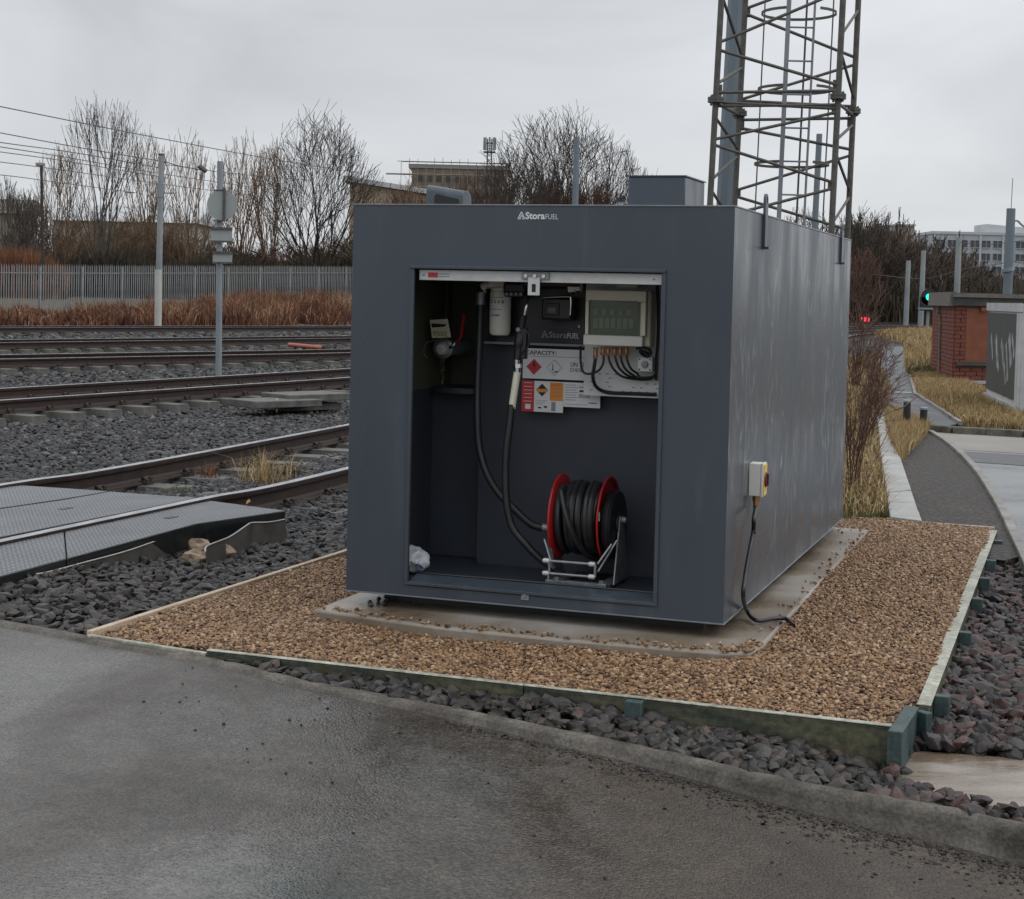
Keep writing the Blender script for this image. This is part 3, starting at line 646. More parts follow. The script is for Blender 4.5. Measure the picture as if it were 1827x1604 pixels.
n = 2600; X = rng.uniform(-.2, 1.9, n); X = X[rng.uniform(0, 1, n) < np.interp(X, [-.2, .8, 1.9], [.25, .7, 1])]; Y = kerb_y(X)-.105-np.abs(rng.exponential(.035, len(X)))*np.interp(X, [.2, 1.9], [1, 3])
scatter('kerb_grit', np.stack([X, Y, ztar(X, Y)+.001], -1), .009*rng.uniform(.4, 1.8, len(X)), g_d, 9, label='line of dark grit washed against the foot of the kerb', cat='grit')

# ------------------------------------------------------------------ slabs, timber edging
mb = MB().prism(slab_poly, -.06, .035)
single('concrete_slab', mb, M['conc'], 'wet stained concrete base slab under the fuel tank', 'concrete slab', bev=.012)
mb = MB().prism(CSLAB, -.25, -.115)
single('concrete_slab', mb, M['conc_slab'], 'stained concrete slab at the right behind the kerb', 'concrete slab', bev=.01)

te = Thing('timber_edging', 'timber board edging around the brown shingle pad', 'edging', (PADC.x, PADC.y, 0))
def board(nm, a, b_, th, z0, z1, m_, split=1, gap=.004, cap=None):
    d = (b_-a); n_ = Vector((-d.y, d.x, 0)).normalized()
    for i in range(split):
        p, q = a+d*(i/split), a+d*((i+1)/split); dd = d.normalized()*gap/2
        te.part(nm, MB().beam(Vector((p.x, p.y, (z0+z1)/2))+dd, Vector((q.x, q.y, (z0+z1)/2))-dd, th, z1-z0), m_, bev=.004)
zf0 = .012
board('board', PADL.copy(), PADF+Vector((0, .0, 0)), .022, -.12, .004, M['wood_top'])
board('board', PADF, PADC+pad_dir*.012, .024, -.22, zf0, M['wood_green'], 2)
n_in = Vector((-pad_dir.y, pad_dir.x, 0))
board('top_strip', PADF+n_in*.000, PADC+pad_dir*.008, .030, zf0+.001, zf0+.006, M['wood_top'], 2)
board('board', PADL+Vector((.0, .01, 0)), PADL+(PADBL-PADL)*1.0, .030, -.12, .016, M['wood_new'], 2)
board('board', PADBL, PADBR, .022, -.12, .018, M['wood_top'], 2)
# corner: short return, step, long right board with flat top
c1, c2_, c3, c4 = Gz(1597, 1306, .02), Gz(1627, 1260, .02), Gz(1660, 1268, .02), Gz(1650, 1262, .02)
board('corner_board', c1, c2_, .050, -.24, .022, M['wood_teal'])
board('corner_board', c2_, c3, .034, -.24, .012, M['wood_teal'])
r0, r1 = Gz(1648, 1258, .018), Gz(1772, 946, .018)
board('board', r0, r1, .040, -.16, .014, M['wood_green'], 3)
board('top_strip', r0, r1, .050, .015, .020, M['wood_top'], 3)
for px, py in [(1782, 968), (1769, 1003), (1757, 1035), (1744, 1072), (1729, 1133), (1686, 1247)]:
    q = Gz(px-8, py, .0); dd_ = (r1-r0).normalized(); q = r0+dd_*(Vector((q.x, q.y, 0))-r0).dot(dd_); te.part('peg', MB().obox((q.x+dd_.y*.049, q.y-dd_.x*.049, -.085), (TC, TS_, 0), (-TS_, TC, 0), (0, 0, 1), .028, .022, .10), M['wood_teal'], bev=.003)
q = Gz(1130, 1252, .0); te.part('peg', MB().obox((q.x, q.y-.045, -.07), (TC, TS_, 0), (-TS_, TC, 0), (0, 0, 1), .03, .02, .085), M['wood_teal'], bev=.003)

# ------------------------------------------------------------------ fuel tank
tk = Thing('fuel_tank', 'dark grey steel fuel tank with an open dispensing cabinet in its front', 'fuel tank', (0, 0, 0), tank=True)
o_tl, o_tr, o_bl, o_br = TV(738, 479, 0), TV(1184, 487, 0), TV(731, 1035, 0), TV(1163, 1077, 0)
OL = (o_tl.x+o_bl.x)/2; OR = (o_tr.x+o_br.x)/2; OT = (o_tl.z+o_tr.z)/2; OB = (o_bl.z+o_br.z)/2
print('opening', OL, OR, OT, OB)
CD = .62                                             # cabinet depth
th = .006
mb = MB()                                            # front face with its hole, as four bands; then sides, top, back, floor
mb.box(0, OL, 0, th, 0, TH).box(OR, TW, 0, th, 0, TH).box(OL, OR, 0, th, OT, TH).box(OL, OR, 0, th, 0, OB)
fr = tk.part('front_panel', mb, M['paint'])
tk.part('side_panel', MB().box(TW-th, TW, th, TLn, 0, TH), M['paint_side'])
tk.part('side_panel', MB().box(0, th, th, TLn, 0, TH), M['paint'])
tk.part('rear_panel', MB().box(th, TW-th, TLn-th, TLn, 0, TH), M['paint'])
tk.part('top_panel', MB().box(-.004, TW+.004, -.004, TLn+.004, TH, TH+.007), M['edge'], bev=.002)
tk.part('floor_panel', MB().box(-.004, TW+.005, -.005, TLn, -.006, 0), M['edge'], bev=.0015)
# cabinet lining
BX = TV(859, 700, CD).x                               # left edge of the inner back plate
lz = TV(790, 692, .75).z
lip = MB(); e = .018
lip.box(OL-e, OL, -.010, .0, OB-.0, OT+.012).box(OR, OR+e, -.010, 0, OB, OT+.012).box(OL-e, OR+e, -.016, 0, OT, OT+.014).box(OL-e, OR+e, -.010, 0, OB-.014, OB)
tk.part('opening_trim', lip, M['paint'], bev=.002)
LN = MB()
LN.box(OR+.004, OR+.010, .006, CD+.3, OB-.02, OT+.05)
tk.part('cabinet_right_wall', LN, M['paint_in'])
tk.part('cabinet_ceiling', MB().box(OL-.2, OR+.004, .006, 1.0, OT+.05, OT+.056), M['recess'])
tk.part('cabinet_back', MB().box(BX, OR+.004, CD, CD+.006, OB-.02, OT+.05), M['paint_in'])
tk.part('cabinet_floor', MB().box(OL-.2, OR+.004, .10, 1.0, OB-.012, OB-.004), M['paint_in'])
tk.part('recess_wall', MB().box(OL-.2, OR, .98, .986, OB, OT+.05), M['recess'])
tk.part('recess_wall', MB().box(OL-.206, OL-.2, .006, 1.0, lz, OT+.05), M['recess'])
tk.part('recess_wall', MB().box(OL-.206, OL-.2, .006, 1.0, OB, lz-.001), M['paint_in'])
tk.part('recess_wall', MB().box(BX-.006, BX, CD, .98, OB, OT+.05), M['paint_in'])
# lower compartment of the recess, with its bent flange ledge
a_, b2 = TV(742, 690, .78), TV(848, 690, .78)
sh = MB(); n = 14
for i in range(n+1):
    t = i/n; x = OL-.19+(BX-.01-OL+.19)*t; yb = .70-.07*math.sin(PI*t)
    sh.v += [(x, yb, lz+.008), (x, yb, lz-.018), (x, .97, lz+.008), (x, .97, lz-.018)]
for i in range(n):
    k = 4*i
    sh.f += [(k, k+4, k+5, k+1), (k, k+2, k+6, k+4), (k+1, k+5, k+7, k+3)]
tk.part('ledge', sh, M['paint_in'])
tk.part('recess_lower', MB().box(OL-.2, BX-.006, .74, .746, OB, lz-.02), M['paint_in'])
# sill
tk.part('sill', MB().prism_x([(.0, OB), (.004, OB+.001), (.095, OB+.020), (.10, OB+.0), (.10, OB-.02), (0, OB-.02)], OL+.001, OR-.001), M['paint'])
tk.part('door_seal', MB().tube(curve_pts([(OL, .103, OB+.022), ((OL+OR)/2, .103, OB+.024), (OR, .103, OB+.022)], 6), .005, 6), M['rubber'])
# skids
for yv in (.22, 1.75, 3.3):
    tk.part('skid', MB().box(.12, TW-.12, yv-.05, yv+.05, -.068, -.0072), M['black'])
# bottom catch plate
q = TV(937, 1063, 0)
cp = tk.part('catch_plate', MB().box(q.x-.017, q.x+.017, -.005, -.0005, q.z-.018, q.z+.018), M['galv_dull'], bev=.001)
tk.part('bolt', MB().cyl((q.x, -.005, q.z), (q.x, -.013, q.z), .0085, 6), M['galv'], cp)
# header rail with label, striker
h0, h1 = TV(742, 482, .03), TV(1180, 490, .03); hz1 = OT-.004; hz0 = hz1-.046
hd = tk.part('header_rail', MB().box(OL+.012, OR-.004, .022, .05, hz0, hz1), M['alum'], bev=.0015)
s0, s1 = TV(764, 486, .021), TV(781, 493, .021)
tk.part('sticker', MB().box(s0.x, s1.x, .0205, .0218, hz1-.034, hz1-.012), M['lred'], hd)
for x1_, za_ in ((.055, .020), (.057, .031)): tk.part('sticker_line', MB().box(s1.x+.004, s1.x+x1_, .0208, .0218, hz1-za_, hz1-za_+.004), M['inkgrey'], hd)
for px in (756, 1167):
    q = TV(px, 488, .02); tk.part('screw', MB().cyl((q.x, .022, (hz0+hz1)/2), (q.x, .018, (hz0+hz1)/2), .005, 8), M['galv'], hd)
l0, l1 = TV(931, 487, .01), TV(979, 498, .01)
st = tk.part('striker_plate', MB().box(l0.x, l1.x, .008, .0215, hz1-.034, hz1-.004), M['galv'], bev=.001)
for i in range(3):
    x = l0.x+(l1.x-l0.x)*(.17+.33*i); tk.part('bolt', MB().cyl((x, .008, hz1-.019), (x, .0, hz1-.019), .0085, 6), M['chrome'], st)
k0, k1 = TV(943, 500, .012), TV(963, 527, .012); zc_ = (k0.z+k1.z)/2
kp = MB()
kp.box(k0.x, k0.x+.017, .006, .012, k1.z, k0.z+.012).box(k1.x-.017, k1.x, .006, .012, k1.z, k0.z+.012).box(k0.x+.017, k1.x-.017, .006, .012, k1.z, k1.z+.013).box(k0.x+.017, k1.x-.017, .006, .012, k0.z-.016, k0.z+.012)
tk.part('striker_hook', kp, M['alum'], st)
tk.part('hook_back', MB().box(k0.x+.015, k1.x-.015, .0125, .016, k1.z+.005, k0.z-.01), M['black'], st)

# lettering
def text_mb(s, size, offset=0, extrude=.0006):
    cu = bpy.data.curves.new('t', 'FONT'); cu.body = s; cu.size = size; cu.offset = offset; cu.extrude = extrude; cu.resolution_u = 3
    ob = bpy.data.objects.new('t', cu); COL.objects.link(ob)
    dg = bpy.context.evaluated_depsgraph_get(); dg.update(); me = bpy.data.meshes.new_from_object(ob.evaluated_get(dg))
    mb = MB(); mb.v = [tuple(v.co) for v in me.vertices]; mb.f = [tuple(p.vertices) for p in me.polygons]
    bpy.data.objects.remove(ob); bpy.data.curves.remove(cu); bpy.data.meshes.remove(me); return mb
def place_text(s, x, z, y, width=None, height=None, bold=0, shear=0):
    """text on a plane facing the front (-v) in the tank frame, left edge x, baseline z"""
    mb = text_mb(s, 1, bold); xs_ = [v[0] for v in mb.v]; zs_ = [v[1] for v in mb.v]
    x0, x1, z0, z1 = min(xs_), max(xs_), min(zs_), max(zs_)
    kz = (height/(z1-z0)) if height else (width/(x1-x0)); kx_ = (width/(x1-x0)) if width else kz
    mb.v = [(x+(v[0]-x0)*kx_, y-v[2]*1.0-.0006, z+(v[1]-z0)*kz) for v in mb.v]; return mb
def logo(th_, x, z, hgt, y):                          # open triangle with inner stroke
    w_ = hgt*1.02; m_ = MB()
    def stroke(a, b__, t): m_.beam((a[0], y, a[1]), (b__[0], y, b__[1]), .0012, t, up=(-(b__[1]-a[1]), 0, (b__[0]-a[0])))
    stroke((x, z), (x+w_/2, z+hgt), hgt*.13); stroke((x+w_/2, z+hgt), (x+w_, z), hgt*.13)
    stroke((x, z+hgt*.05), (x+w_*.38, z+hgt*.05), hgt*.13); stroke((x+w_*.62, z+hgt*.05), (x+w_, z+hgt*.05), hgt*.13)
    stroke((x+w_*.28, z+hgt*.08), (x+w_*.52, z+hgt*.56), hgt*.10); stroke((x+w_*.52, z+hgt*.56), (x+w_*.68, z+hgt*.22), hgt*.10)
    return m_
g0, g1 = TV(924, 391, 0), TV(996, 391, 0); gt = TV(938, 378, 0)
gh = gt.z-g0.z; wd = g1.x-g0.x
lg = tk.part('logo', logo(None, g0.x, g0.z, gh*1.0, -.001), M['winkle'])
tk.part('lettering', place_text('Stora', g0.x+wd*.19, g0.z, -.0006, width=wd*.48, height=gh*.98, bold=.028), M['winkle'], lg, smooth=0)
tk.part('lettering', place_text('FUEL', g0.x+wd*.69, g0.z+gh*.02, -.0006, width=wd*.31, height=gh*.70, bold=-.008), M['winkle'], lg, smooth=0)

# lifting lugs: flat bars with an eye above the roof
def lug(u, v, zb, zt, facing):
    # the bar lies against the side panel, its broad faces along the tank
    mb = MB(); n = 12; hw = .030; top = zt-hw
    poly = [(-hw, zb), (hw, zb)]+[(hw*math.cos(t), top+hw*math.sin(t)) for t in [PI*i/n for i in range(n+1)]]
    hole = .014
    # split round the eye: lower bar + ring
    ring = []
    lo_ = top-hw*1.1
    mb.box(u, u+.012*facing, v-hw, v+hw, zb, lo_)
    m = 16; base = len(mb.v)
    for i in range(m):
        t = 2*PI*i/m; ox, oz = hw*math.cos(t), hw*math.sin(t)
        if oz < 0: ox = hw*(1 if ox > 0 else -1) if abs(ox) > .3*hw else ox*2; oz = max(oz*1.6, -hw*1.1)
        for du in (0, .012*facing): mb.v.append((u+du, v+ox, top+oz)); mb.v.append((u+du, v+hole*math.cos(t), top+hole*1.3*math.sin(t)))
    for i in range(m):
        a, b__ = base+4*i, base+4*((i+1) % m)
        mb.f += [(a, b__, b__+1, a+1), (a+2, a+3, b__+3, b__+2), (a, a+2, b__+2, b__), (a+1, b__+1, b__+3, a+3)]
    return mb
for (px, pt, pb) in [(1363, 345, 440), (1500, 398, 468)]:
    q = TU(px, (pt+pb)/2, TW); qt = TU(px+2, pt, TW+.006); qb = TU(px-1, pb, TW)
    mbx = lug(TW+.001, q.y, qb.z, qt.z, 1)
    ob = tk.part('lifting_lug', mbx, M['paint'])
    tk.part('lug_pad', MB().box(TW+.001, TW+.03, q.y-.026, q.y+.026, qb.z-.012, qb.z-.001), M['paint'], ob)
# far-left lug seen over the roof, roof cowl, vent box, filler cap
for (px, pt, vv_) in [(735, 341, .95)]:
    q = TV(px, pt, vv_); tk.part('lifting_lug', lug(.001+.0, vv_, TH-.25, q.z, -1), M['paint'])
q0, q1, qt = TV(771, 362, .55), TV(832, 350, .75), TV(785, 330, .55)
hx0, hx1 = TV(771, 360, .6).x, TV(836, 360, .6).x; ht = TV(790, 331, .6).z
poly = [(.55, TH+.007), (.55, ht-.05)]+[(.55+.045-.045*math.cos(a), ht-.045+.045*math.sin(a)) for a in [PI/2*i/5 for i in range(6)]]+[(.66+.03*math.sin(a), ht-.03-.03+.03+.03*math.cos(a)-.0) for a in [PI/2*i/5 for i in range(6)]]+[(.69, TH+.007)]
cw = MB()                                             # hooded vent: rounded back sloping to the right end
secs = 6
for i in range(secs+1):
    t = i/secs; x = hx0+(hx1-hx0)*t; zt = ht-(.028*t)
    ring = [(.52, TH+.007), (.52, zt-.03), (.527, zt-.012), (.545, zt), (.60, zt), (.63, zt-.015), (.64, zt-.03), (.64, TH+.007)]
    cw.v += [(x, a, b__) for a, b__ in ring]
for i in range(secs):
    for j in range(7): cw.f.append((i*8+j, i*8+j+1, (i+1)*8+j+1, (i+1)*8+j))
cw.f += [tuple(range(8)), tuple(range(secs*8, secs*8+8))]
ck = tk.part('vent_cowl', cw, M['paint'], bev=.004)
q = TV(803, 352, .52)
tk.part('cowl_opening', MB().prism_y([(hx0+.045, TH+.01), (hx0+.045, ht-.055), (hx0+.055, ht-.045), (hx1-.02, ht-.07), (hx1-.015, TH+.01)], .517, .522), M['black'], ck)
v0 = .95
b0, b1, bt = TV(1120, 350, v0), TV(1222, 350, v0), TV(1170, 315, v0)
be = TU(1257, 345, b1.x)
vb = tk.part('vent_box', MB().box(b0.x, b1.x, v0, be.y, TH+.007, bt.z), M['paint'], bev=.006)
tk.part('vent_box_lid', MB().box(b0.x-.006, b1.x+.006, v0-.006, be.y+.006, bt.z, bt.z+.006), M['paint'], vb)
q = TV(1107, 366, .5)
fc = tk.part('roof_fitting', MB().cyl((q.x, .5, TH+.007), (q.x, .5, TH+.016), .034, 20).cyl((q.x, .5, TH+.016), (q.x, .5, TH+.05), .014, 12), M['galv'])
tk.part('fitting_cap', MB().cyl((q.x, .5, TH+.05), (q.x, .5, TH+.066), .021, 8).cyl((q.x+.008, .5, TH+.066), (q.x+.02, .5, TH+.076), .009, 8), M['black'], fc)
q = TV(1027, 366, .3); tk.part('roof_stud', MB().cyl((q.x, .3, TH+.007), (q.x, .3, TH+.02), .006, 8), M['galv'])
q = TV(948, 366, .3); tk.part('roof_stud', MB().cyl((q.x, .3, TH+.007), (q.x, .3, TH+.02), .006, 8), M['galv'])

# ---- in the cabinet: pump board, filter, pump, meter
VB = CD-.004
def bx(th, name, x0, y0, x1, y1, v0, v1, m_, parent=None, bev=0, label=None):      # box given by its outline seen on plane v0
    a, b__ = TV(x0, y0, v0), TV(x1, y1, v0)
    z0, z1 = TV((x0+x1)/2, y1, v0).z, TV((x0+x1)/2, y0, v0).z
    return th.part(name, MB().box(a.x, b__.x, v0, v1, z0, z1), m_, parent, bev, label)
q = TV(952, 612, .5)
pb = Thing('pump_unit', 'black fuel pump and meter on a dark backboard behind the roller strip', 'fuel pump', (q.x, CD, q.z), tank=True)
bx(pb, 'backboard', 863, 499, 1043, 614, .54, .546, M['board_b'], bev=.003)
bx(pb, 'board_edge', 863, 612, 1043, 616, .53, .548, M['inkgrey'])
pm = bx(pb, 'pump_body', 897, 503, 937, 524, .40, .53, M['black'], bev=.012)
bx(pb, 'pump_grille', 899, 521, 934, 530, .395, .5, M['black'], pm, bev=.006)
for i in range(4):
    q = TV(904+i*8.5, 525, .392); pb.part('slot', MB().box(q.x-.006, q.x+.006, .389, .394, q.z-.006, q.z+.008), M['inkgrey'], pm)
mt = bx(pb, 'meter', 966, 531, 1019, 571, .44, .53, M['black'], bev=.010)
bx(pb, 'meter_face', 972, 541, 997, 563, .434, .44, M['board_b'], mt, bev=.004)
bx(pb, 'display', 977, 549, 991, 558, .430, .434, mat('dim_display', (.05, .065, .075), None, rough=.2), mt)
a, b1_, c_, d_ = TV(966, 531, .42), TV(1012, 529, .42), TV(1018, 534, .42), TV(1017, 562, .42)
pb.part('meter_guard', MB().tube(curve_pts([a, b1_, c_, d_], 6), .005, 8), M['chrome'], mt)
a, b1_ = TV(938, 506, .42), TV(1030, 506, .42)
pb.part('outlet_pipe', MB().tube([a, b1_], .022, 12), M['black'])
a = TV(1022, 512, .42); pb.part('pipe_union', MB().cyl(a-Vector((.015, 0, 0)), a+Vector((.015, 0, 0)), .032, 8).cyl(a+Vector((.015, 0, 0)), a+Vector((.04, 0, 0)), .024, 8), M['chrome'])
a = TV(1026, 590, .535); pb.part('fixing_screw', MB().cyl((a.x+.02, .54, a.z+.02), (a.x+.02, .53, a.z+.02), .007, 8), M['galv'])
p0, p1 = TV(966, 602, .538), TV(1033, 602, .538); pt_ = TV(970, 590, .538); hh = pt_.z-p0.z; ww = p1.x-p0.x
lg2 = pb.part('logo', logo(None, p0.x, p0.z, hh, .537), M['inkgrey'])
pb.part('lettering', place_text('Stora', p0.x+ww*.2, p0.z, .5385, width=ww*.47, height=hh*.9, bold=.01), M['inkgrey'], lg2, smooth=0)
pb.part('lettering', place_text('FUEL', p0.x+ww*.69, p0.z, .5385, width=ww*.31, height=hh*.75), M['winkle'], lg2, smooth=0)

q0, q1 = TV(890, 520, .44), TV(890, 599, .44); fr_ = (TV(908, 560, .44).x-TV(872, 560, .44).x)/2; qc = TV(890, 560, .44)
ff = Thing('fuel_filter', 'white fuel filter canister hanging left of the pump', 'fuel filter', (qc.x, .44, q1.z), tank=True)
ff.part('canister', MB().lathe((qc.x, .46, q1.z), (0, 0, 1), [(0, fr_*.55), (.004, fr_*.85), (.014, fr_*.97), (.03, fr_), (q0.z-q1.z-.01, fr_), (q0.z-q1.z, fr_*.92)], 28), M['white'])
ff.part('filter_head', MB().cyl((qc.x, .46, q0.z+.001), (qc.x, .46, q0.z+.018), fr_*.95, 24).box(qc.x-.05, qc.x+.03, .43, .49, q0.z+.018, q0.z+.05), M['cream'], bev=.003)
a = TV(866, 508, .46); ff.part('elbow', MB().tube(curve_pts([a+Vector((.05, 0, .0)), a+Vector((.01, 0, .0)), a+Vector((-.012, 0, -.012)), a+Vector((-.014, 0, -.04))], 6), .019, 12), M['alum'])
zz = q0.z
for i in range(4): ff.part('print', MB().box(qc.x-.032+i*.018, qc.x-.024+i*.018, .46-fr_-.0012, .46-fr_*.8, zz-.055, zz-.04), M['inkgrey'])
for x1_, za_, zb_ in ((.02, .085, .081), (.012, .115, .105), (.025, .03, .026)): ff.part('print', MB().box(qc.x-.03, qc.x+x1_, .46-fr_-.001, .46-fr_*.8, zz-za_, zz-zb_), M['inkgrey'])

# suction hose with sleeve, down to the reel
hp = [(858, 512, .46), (858, 525, .45), (857, 560, .44), (855, 618, .42), (852, 690, .40), (852, 745, .38), (855, 795, .37), (867, 840, .36), (888, 877, .36), (920, 911, .36), (949, 936, .37), (975, 943, .38)]
hs = Thing('inlet_hose', 'long black hose curving from filter elbow to the left side of the reel', 'hose', TV(855, 700, .42), tank=True)
hs.part('hose', MB().tube(curve_pts([TV(*q) for q in hp], 6), .0175, 12), M['rubber'])
hs.part('ferrule', MB().cyl(TV(858, 522, .452), TV(857, 544, .447), .0215, 12), M['galv'])
hs.part('red_stripe', MB().tube(curve_pts([TV(q[0]-3.6, q[1], q[2]-.008) for q in hp[3:8]], 6), .004, 6), mat('dark_red_trace', (.10, .008, .012), None, rough=.5))
hs.part('end_coupling', MB().cyl(TV(968, 941, .375), TV(978, 942, .38), .020, 10), M['galv'])
# delivery hose and nozzle
hp = [(913, 722, .28), (909, 760, .27), (904, 800, .26), (902, 845, .255), (904, 898, .25), (914, 940, .25), (938, 971, .25), (964, 997, .26), (990, 1014, .27)]
dh = Thing('delivery_hose', 'black delivery hose with a cream sleeve hanging from the nozzle', 'hose', TV(905, 850, .26), tank=True)
dh.part('hose', MB().tube(curve_pts([TV(*q) for q in hp], 7), .0175, 12), M['rubber'])
dh.part('sleeve', MB().cyl(TV(923, 664, .285), TV(913, 729, .28), .0165, 14), M['cream'])
dh.part('swivel', MB().cyl(TV(922, 640, .285), TV(922, 650, .285), .013, 12).cyl(TV(922, 650, .285), TV(923, 657, .285), .022, 6).cyl(TV(923, 657, .285), TV(923, 666, .285), .015, 12), M['chrome'])
nz_t = Thing('fuel_nozzle', 'black trigger nozzle with chrome spout hung below the pump', 'nozzle', TV(930, 600, .3), tank=True)
nz_t.part('body', MB().tube(curve_pts([TV(934, 562, .30), TV(930, 590, .30), TV(926, 615, .29), TV(923, 642, .285)], 5), [.016]*6+[.024]*5+[.018]*5, 12).box(TV(925, 575, .3).x, TV(942, 575, .3).x, .28, .31, TV(930, 640, .3).z, TV(930, 585, .3).z), M['black'], bev=.004)
nz_t.part('spout', MB().tube(curve_pts([TV(936, 563, .30), TV(939, 548, .30), TV(941, 536, .31), TV(939, 527, .33)], 5), .0085, 10), M['chrome'])
nz_t.part('trigger', MB().tube(curve_pts([TV(938, 588, .285), TV(944, 600, .28), TV(942, 618, .28), TV(930, 632, .28)], 5), .005, 6), M['black'])
q = TV(925, 588, .285); nz_t.part('emblem', MB().cyl((q.x, .278, q.z), (q.x, .284, q.z), .010, 12), M['inkgrey'])

# control enclosure on white perforated sheet
pn = Thing('mounting_sheet', 'light grey perforated sheet behind the electrical enclosure', 'panel', TV(1105, 706, .50), tank=True)
a, b__ = TV(1041, 706, .50), TV(1176, 706, .50); zt = TV(1100, 503, .50).z; zb = (a.z+b__.z)/2
pn.part('sheet', MB().box(a.x, OR+.003, .50, .506, zb, zt), M['lgrey'])
pn.part('lower_flange', MB().box(a.x, OR+.003, .49, .5, zb-.004, zb+.004), M['lgrey'])
hl = MB(); r2 = random.Random(4)
for i in range(11):
    for j in range(5):
        x = a.x+.03+i*.0375+(j % 2)*.012; z = zb+.018+j*.019
        if x < OR-.01 and r2.random() < .62: hl.box(x, x+.014, .4985, .4998, z, z+.005)
pn.part('slots', hl, M['inkgrey'], kind='stuff')
cb = Thing('control_box', 'cream and white electrical enclosure with tinted window on the mounting sheet', 'enclosure', TV(1095, 617, .38), tank=True)
V0 = .36
a, b__ = TV(1043, 600, V0), TV(1151, 600, V0); zb = TV(1096, 617, V0).z; zt = TV(1096, 518, V0).z
cb.part('back_box', MB().box(a.x+.004, b__.x+.012, V0+.04, .4985, zb-.0, zt), M['cream'], bev=.006)
mb = MB(); x0, x1 = a.x, b__.x; wz0 = TV(1094, 598, V0).z; wz1 = TV(1094, 538, V0).z; wx0, wx1 = TV(1052, 560, V0).x, TV(1138, 560, V0).x
mb.box(x0, x1, V0, V0+.04, wz1, zt).box(x0, wx0, V0, V0+.04, wz0, wz1).box(wx1, x1, V0, V0+.04, wz0, wz1)
cb.part('cover', mb, M['cream'], bev=.003)
cb.part('lower_flap', MB().box(x0-.004, x1-.010, V0-.008, V0+.04, zb, wz0-.001), M['white'], bev=.004)
bk = cb.part('breaker_bay', MB().box(wx0, wx1, V0+.034, V0+.038, wz0, wz1), mat('bay_grey', (.16, .18, .14), None, rough=.6))
for r_i, (z0_, z1_, n_) in enumerate([(wz0+.03, wz0+.075, 7), (wz0+.09, wz0+.115, 5)]):
    for i in range(n_):
        xx = wx0+.012+i*(wx1-wx0-.03)/n_; cb.part('breaker', MB().box(xx, xx+.02, V0+.022, V0+.034, z0_, z1_).box(xx+.006, xx+.013, V0+.014, V0+.022, z0_+.008, z0_+.02), M['lgrey'], bk)
cb.part('window', MB().box(wx0-.001, wx1+.001, V0+.002, V0+.006, wz0, wz1), M['window'])
cb.part('window_frame', MB().box(wx0-.004, wx0, V0-.004, V0+.002, wz0, wz1).box(wx1, wx1+.012, V0-.004, V0+.002, wz0, wz1).box(wx0, wx1, V0-.004, V0+.002, wz1, wz1+.004), mat('frame_olive', (.12, .13, .09), None, rough=.5))
gl = [1063, 1076, 1085, 1097, 1107, 1118, 1128]
for i, px in enumerate(gl[:6]):
    q = TV(px, 618, .42); ln_ = .048 if i in (0,) else .034; q2 = q.z+.0
    g_ = cb.part('cable_gland', MB().cyl((q.x, .42, q2-.004), (q.x, .42, q2-.012), .0125, 6).cyl((q.x, .42, q2-.012), (q.x, .42, q2-ln_), .0095, 10).cyl((q.x, .42, q2-ln_+.006), (q.x, .42, q2-ln_-.006), .0115, 6), M['copper'])
def cable(name, pts, r, label, cat='cable', group=None, m_='rubber', n=6):
    P_ = [TV(*q) for q in pts]; return single(name, MB().tube(curve_pts(P_, 6), r, 8), M[m_], label, cat, P_[0], group, tank=True)
cable('cable', [(1063, 636, .42), (1060, 655, .42), (1058, 675, .43), (1066, 692, .46), (1085, 700, .48), (1120, 702, .485), (1171, 704, .485)], .0085, 'thick black cable from the first gland along the sheet bottom')
cable('cable', [(1077, 632, .42), (1076, 648, .42), (1068, 661, .42), (1052, 667, .43), (1040, 663, .44), (1036, 645, .46), (1036, 618, .49)], .0055, 'thin black cable looping left beside the capacity sign')
for i, (px, lab) in enumerate([(1085, 'black cable bending right from the third gland, outermost of the bundle'), (1097, 'black cable bending right from the fourth gland'), (1107, 'black cable bending right from the fifth gland'), (1118, 'black cable bending right from the last gland, innermost of the bundle')]):
    k = i
    cable('cable', [(px, 632, .42), (px+3-k*.3, 645, .42), (px+10-k*.5, 659-k*.2, .43), (px+26-k*2, 672-k*1.6, .45), (1140, 677-k*1.3, .48-.01*k), (1160, 676-k, .485-.01*k), (1169, 668, .485-.01*k)], .0055, lab, group='cables from the enclosure')
cable('cable', [(1172, 509, .47), (1174, 540, .47), (1174, 600, .47), (1171, 640, .47), (1170, 678, .475)], .007, 'black cable running down the right edge of the cabinet')
q0, q1 = TV(1137, 637, .44), TV(1163, 664, .44)
jb = Thing('socket_box', 'small square grey switch box with a round gland at its centre', 'switch box', ((q0.x+q1.x)/2, .46, q1.z), tank=True)
jb.part('case', MB().box(q0.x, q1.x, .445, .4985, q1.z, q0.z), M['lgrey'], bev=.004)
jb.part('gland', MB().lathe(((q0.x+q1.x)/2, .444, (q0.z+q1.z)/2), (0, -1, 0), [(0, .017), (.01, .015), (.012, .008)], 14), M['inkgrey'])
for i in (0, 1):
    for j in (0, 1):
        x = q0.x+.01+(q1.x-q0.x-.02)*i; z = q1.z+.01+(q0.z-q1.z-.02)*j; jb.part('screw', MB().cyl((x, .4448, z), (x, .442, z), .004, 6), M['ink'])
cable('cable', [(1136, 622, .44), (1146, 620, .42), (1157, 623, .42), (1161, 630, .43), (1155, 636, .44), (1146, 632, .43), (1142, 626, .42), (1150, 628, .42), (1158, 632, .44)], .007, 'black cable coiled above the small square switch box')
q = TV(1118, 511, .40)
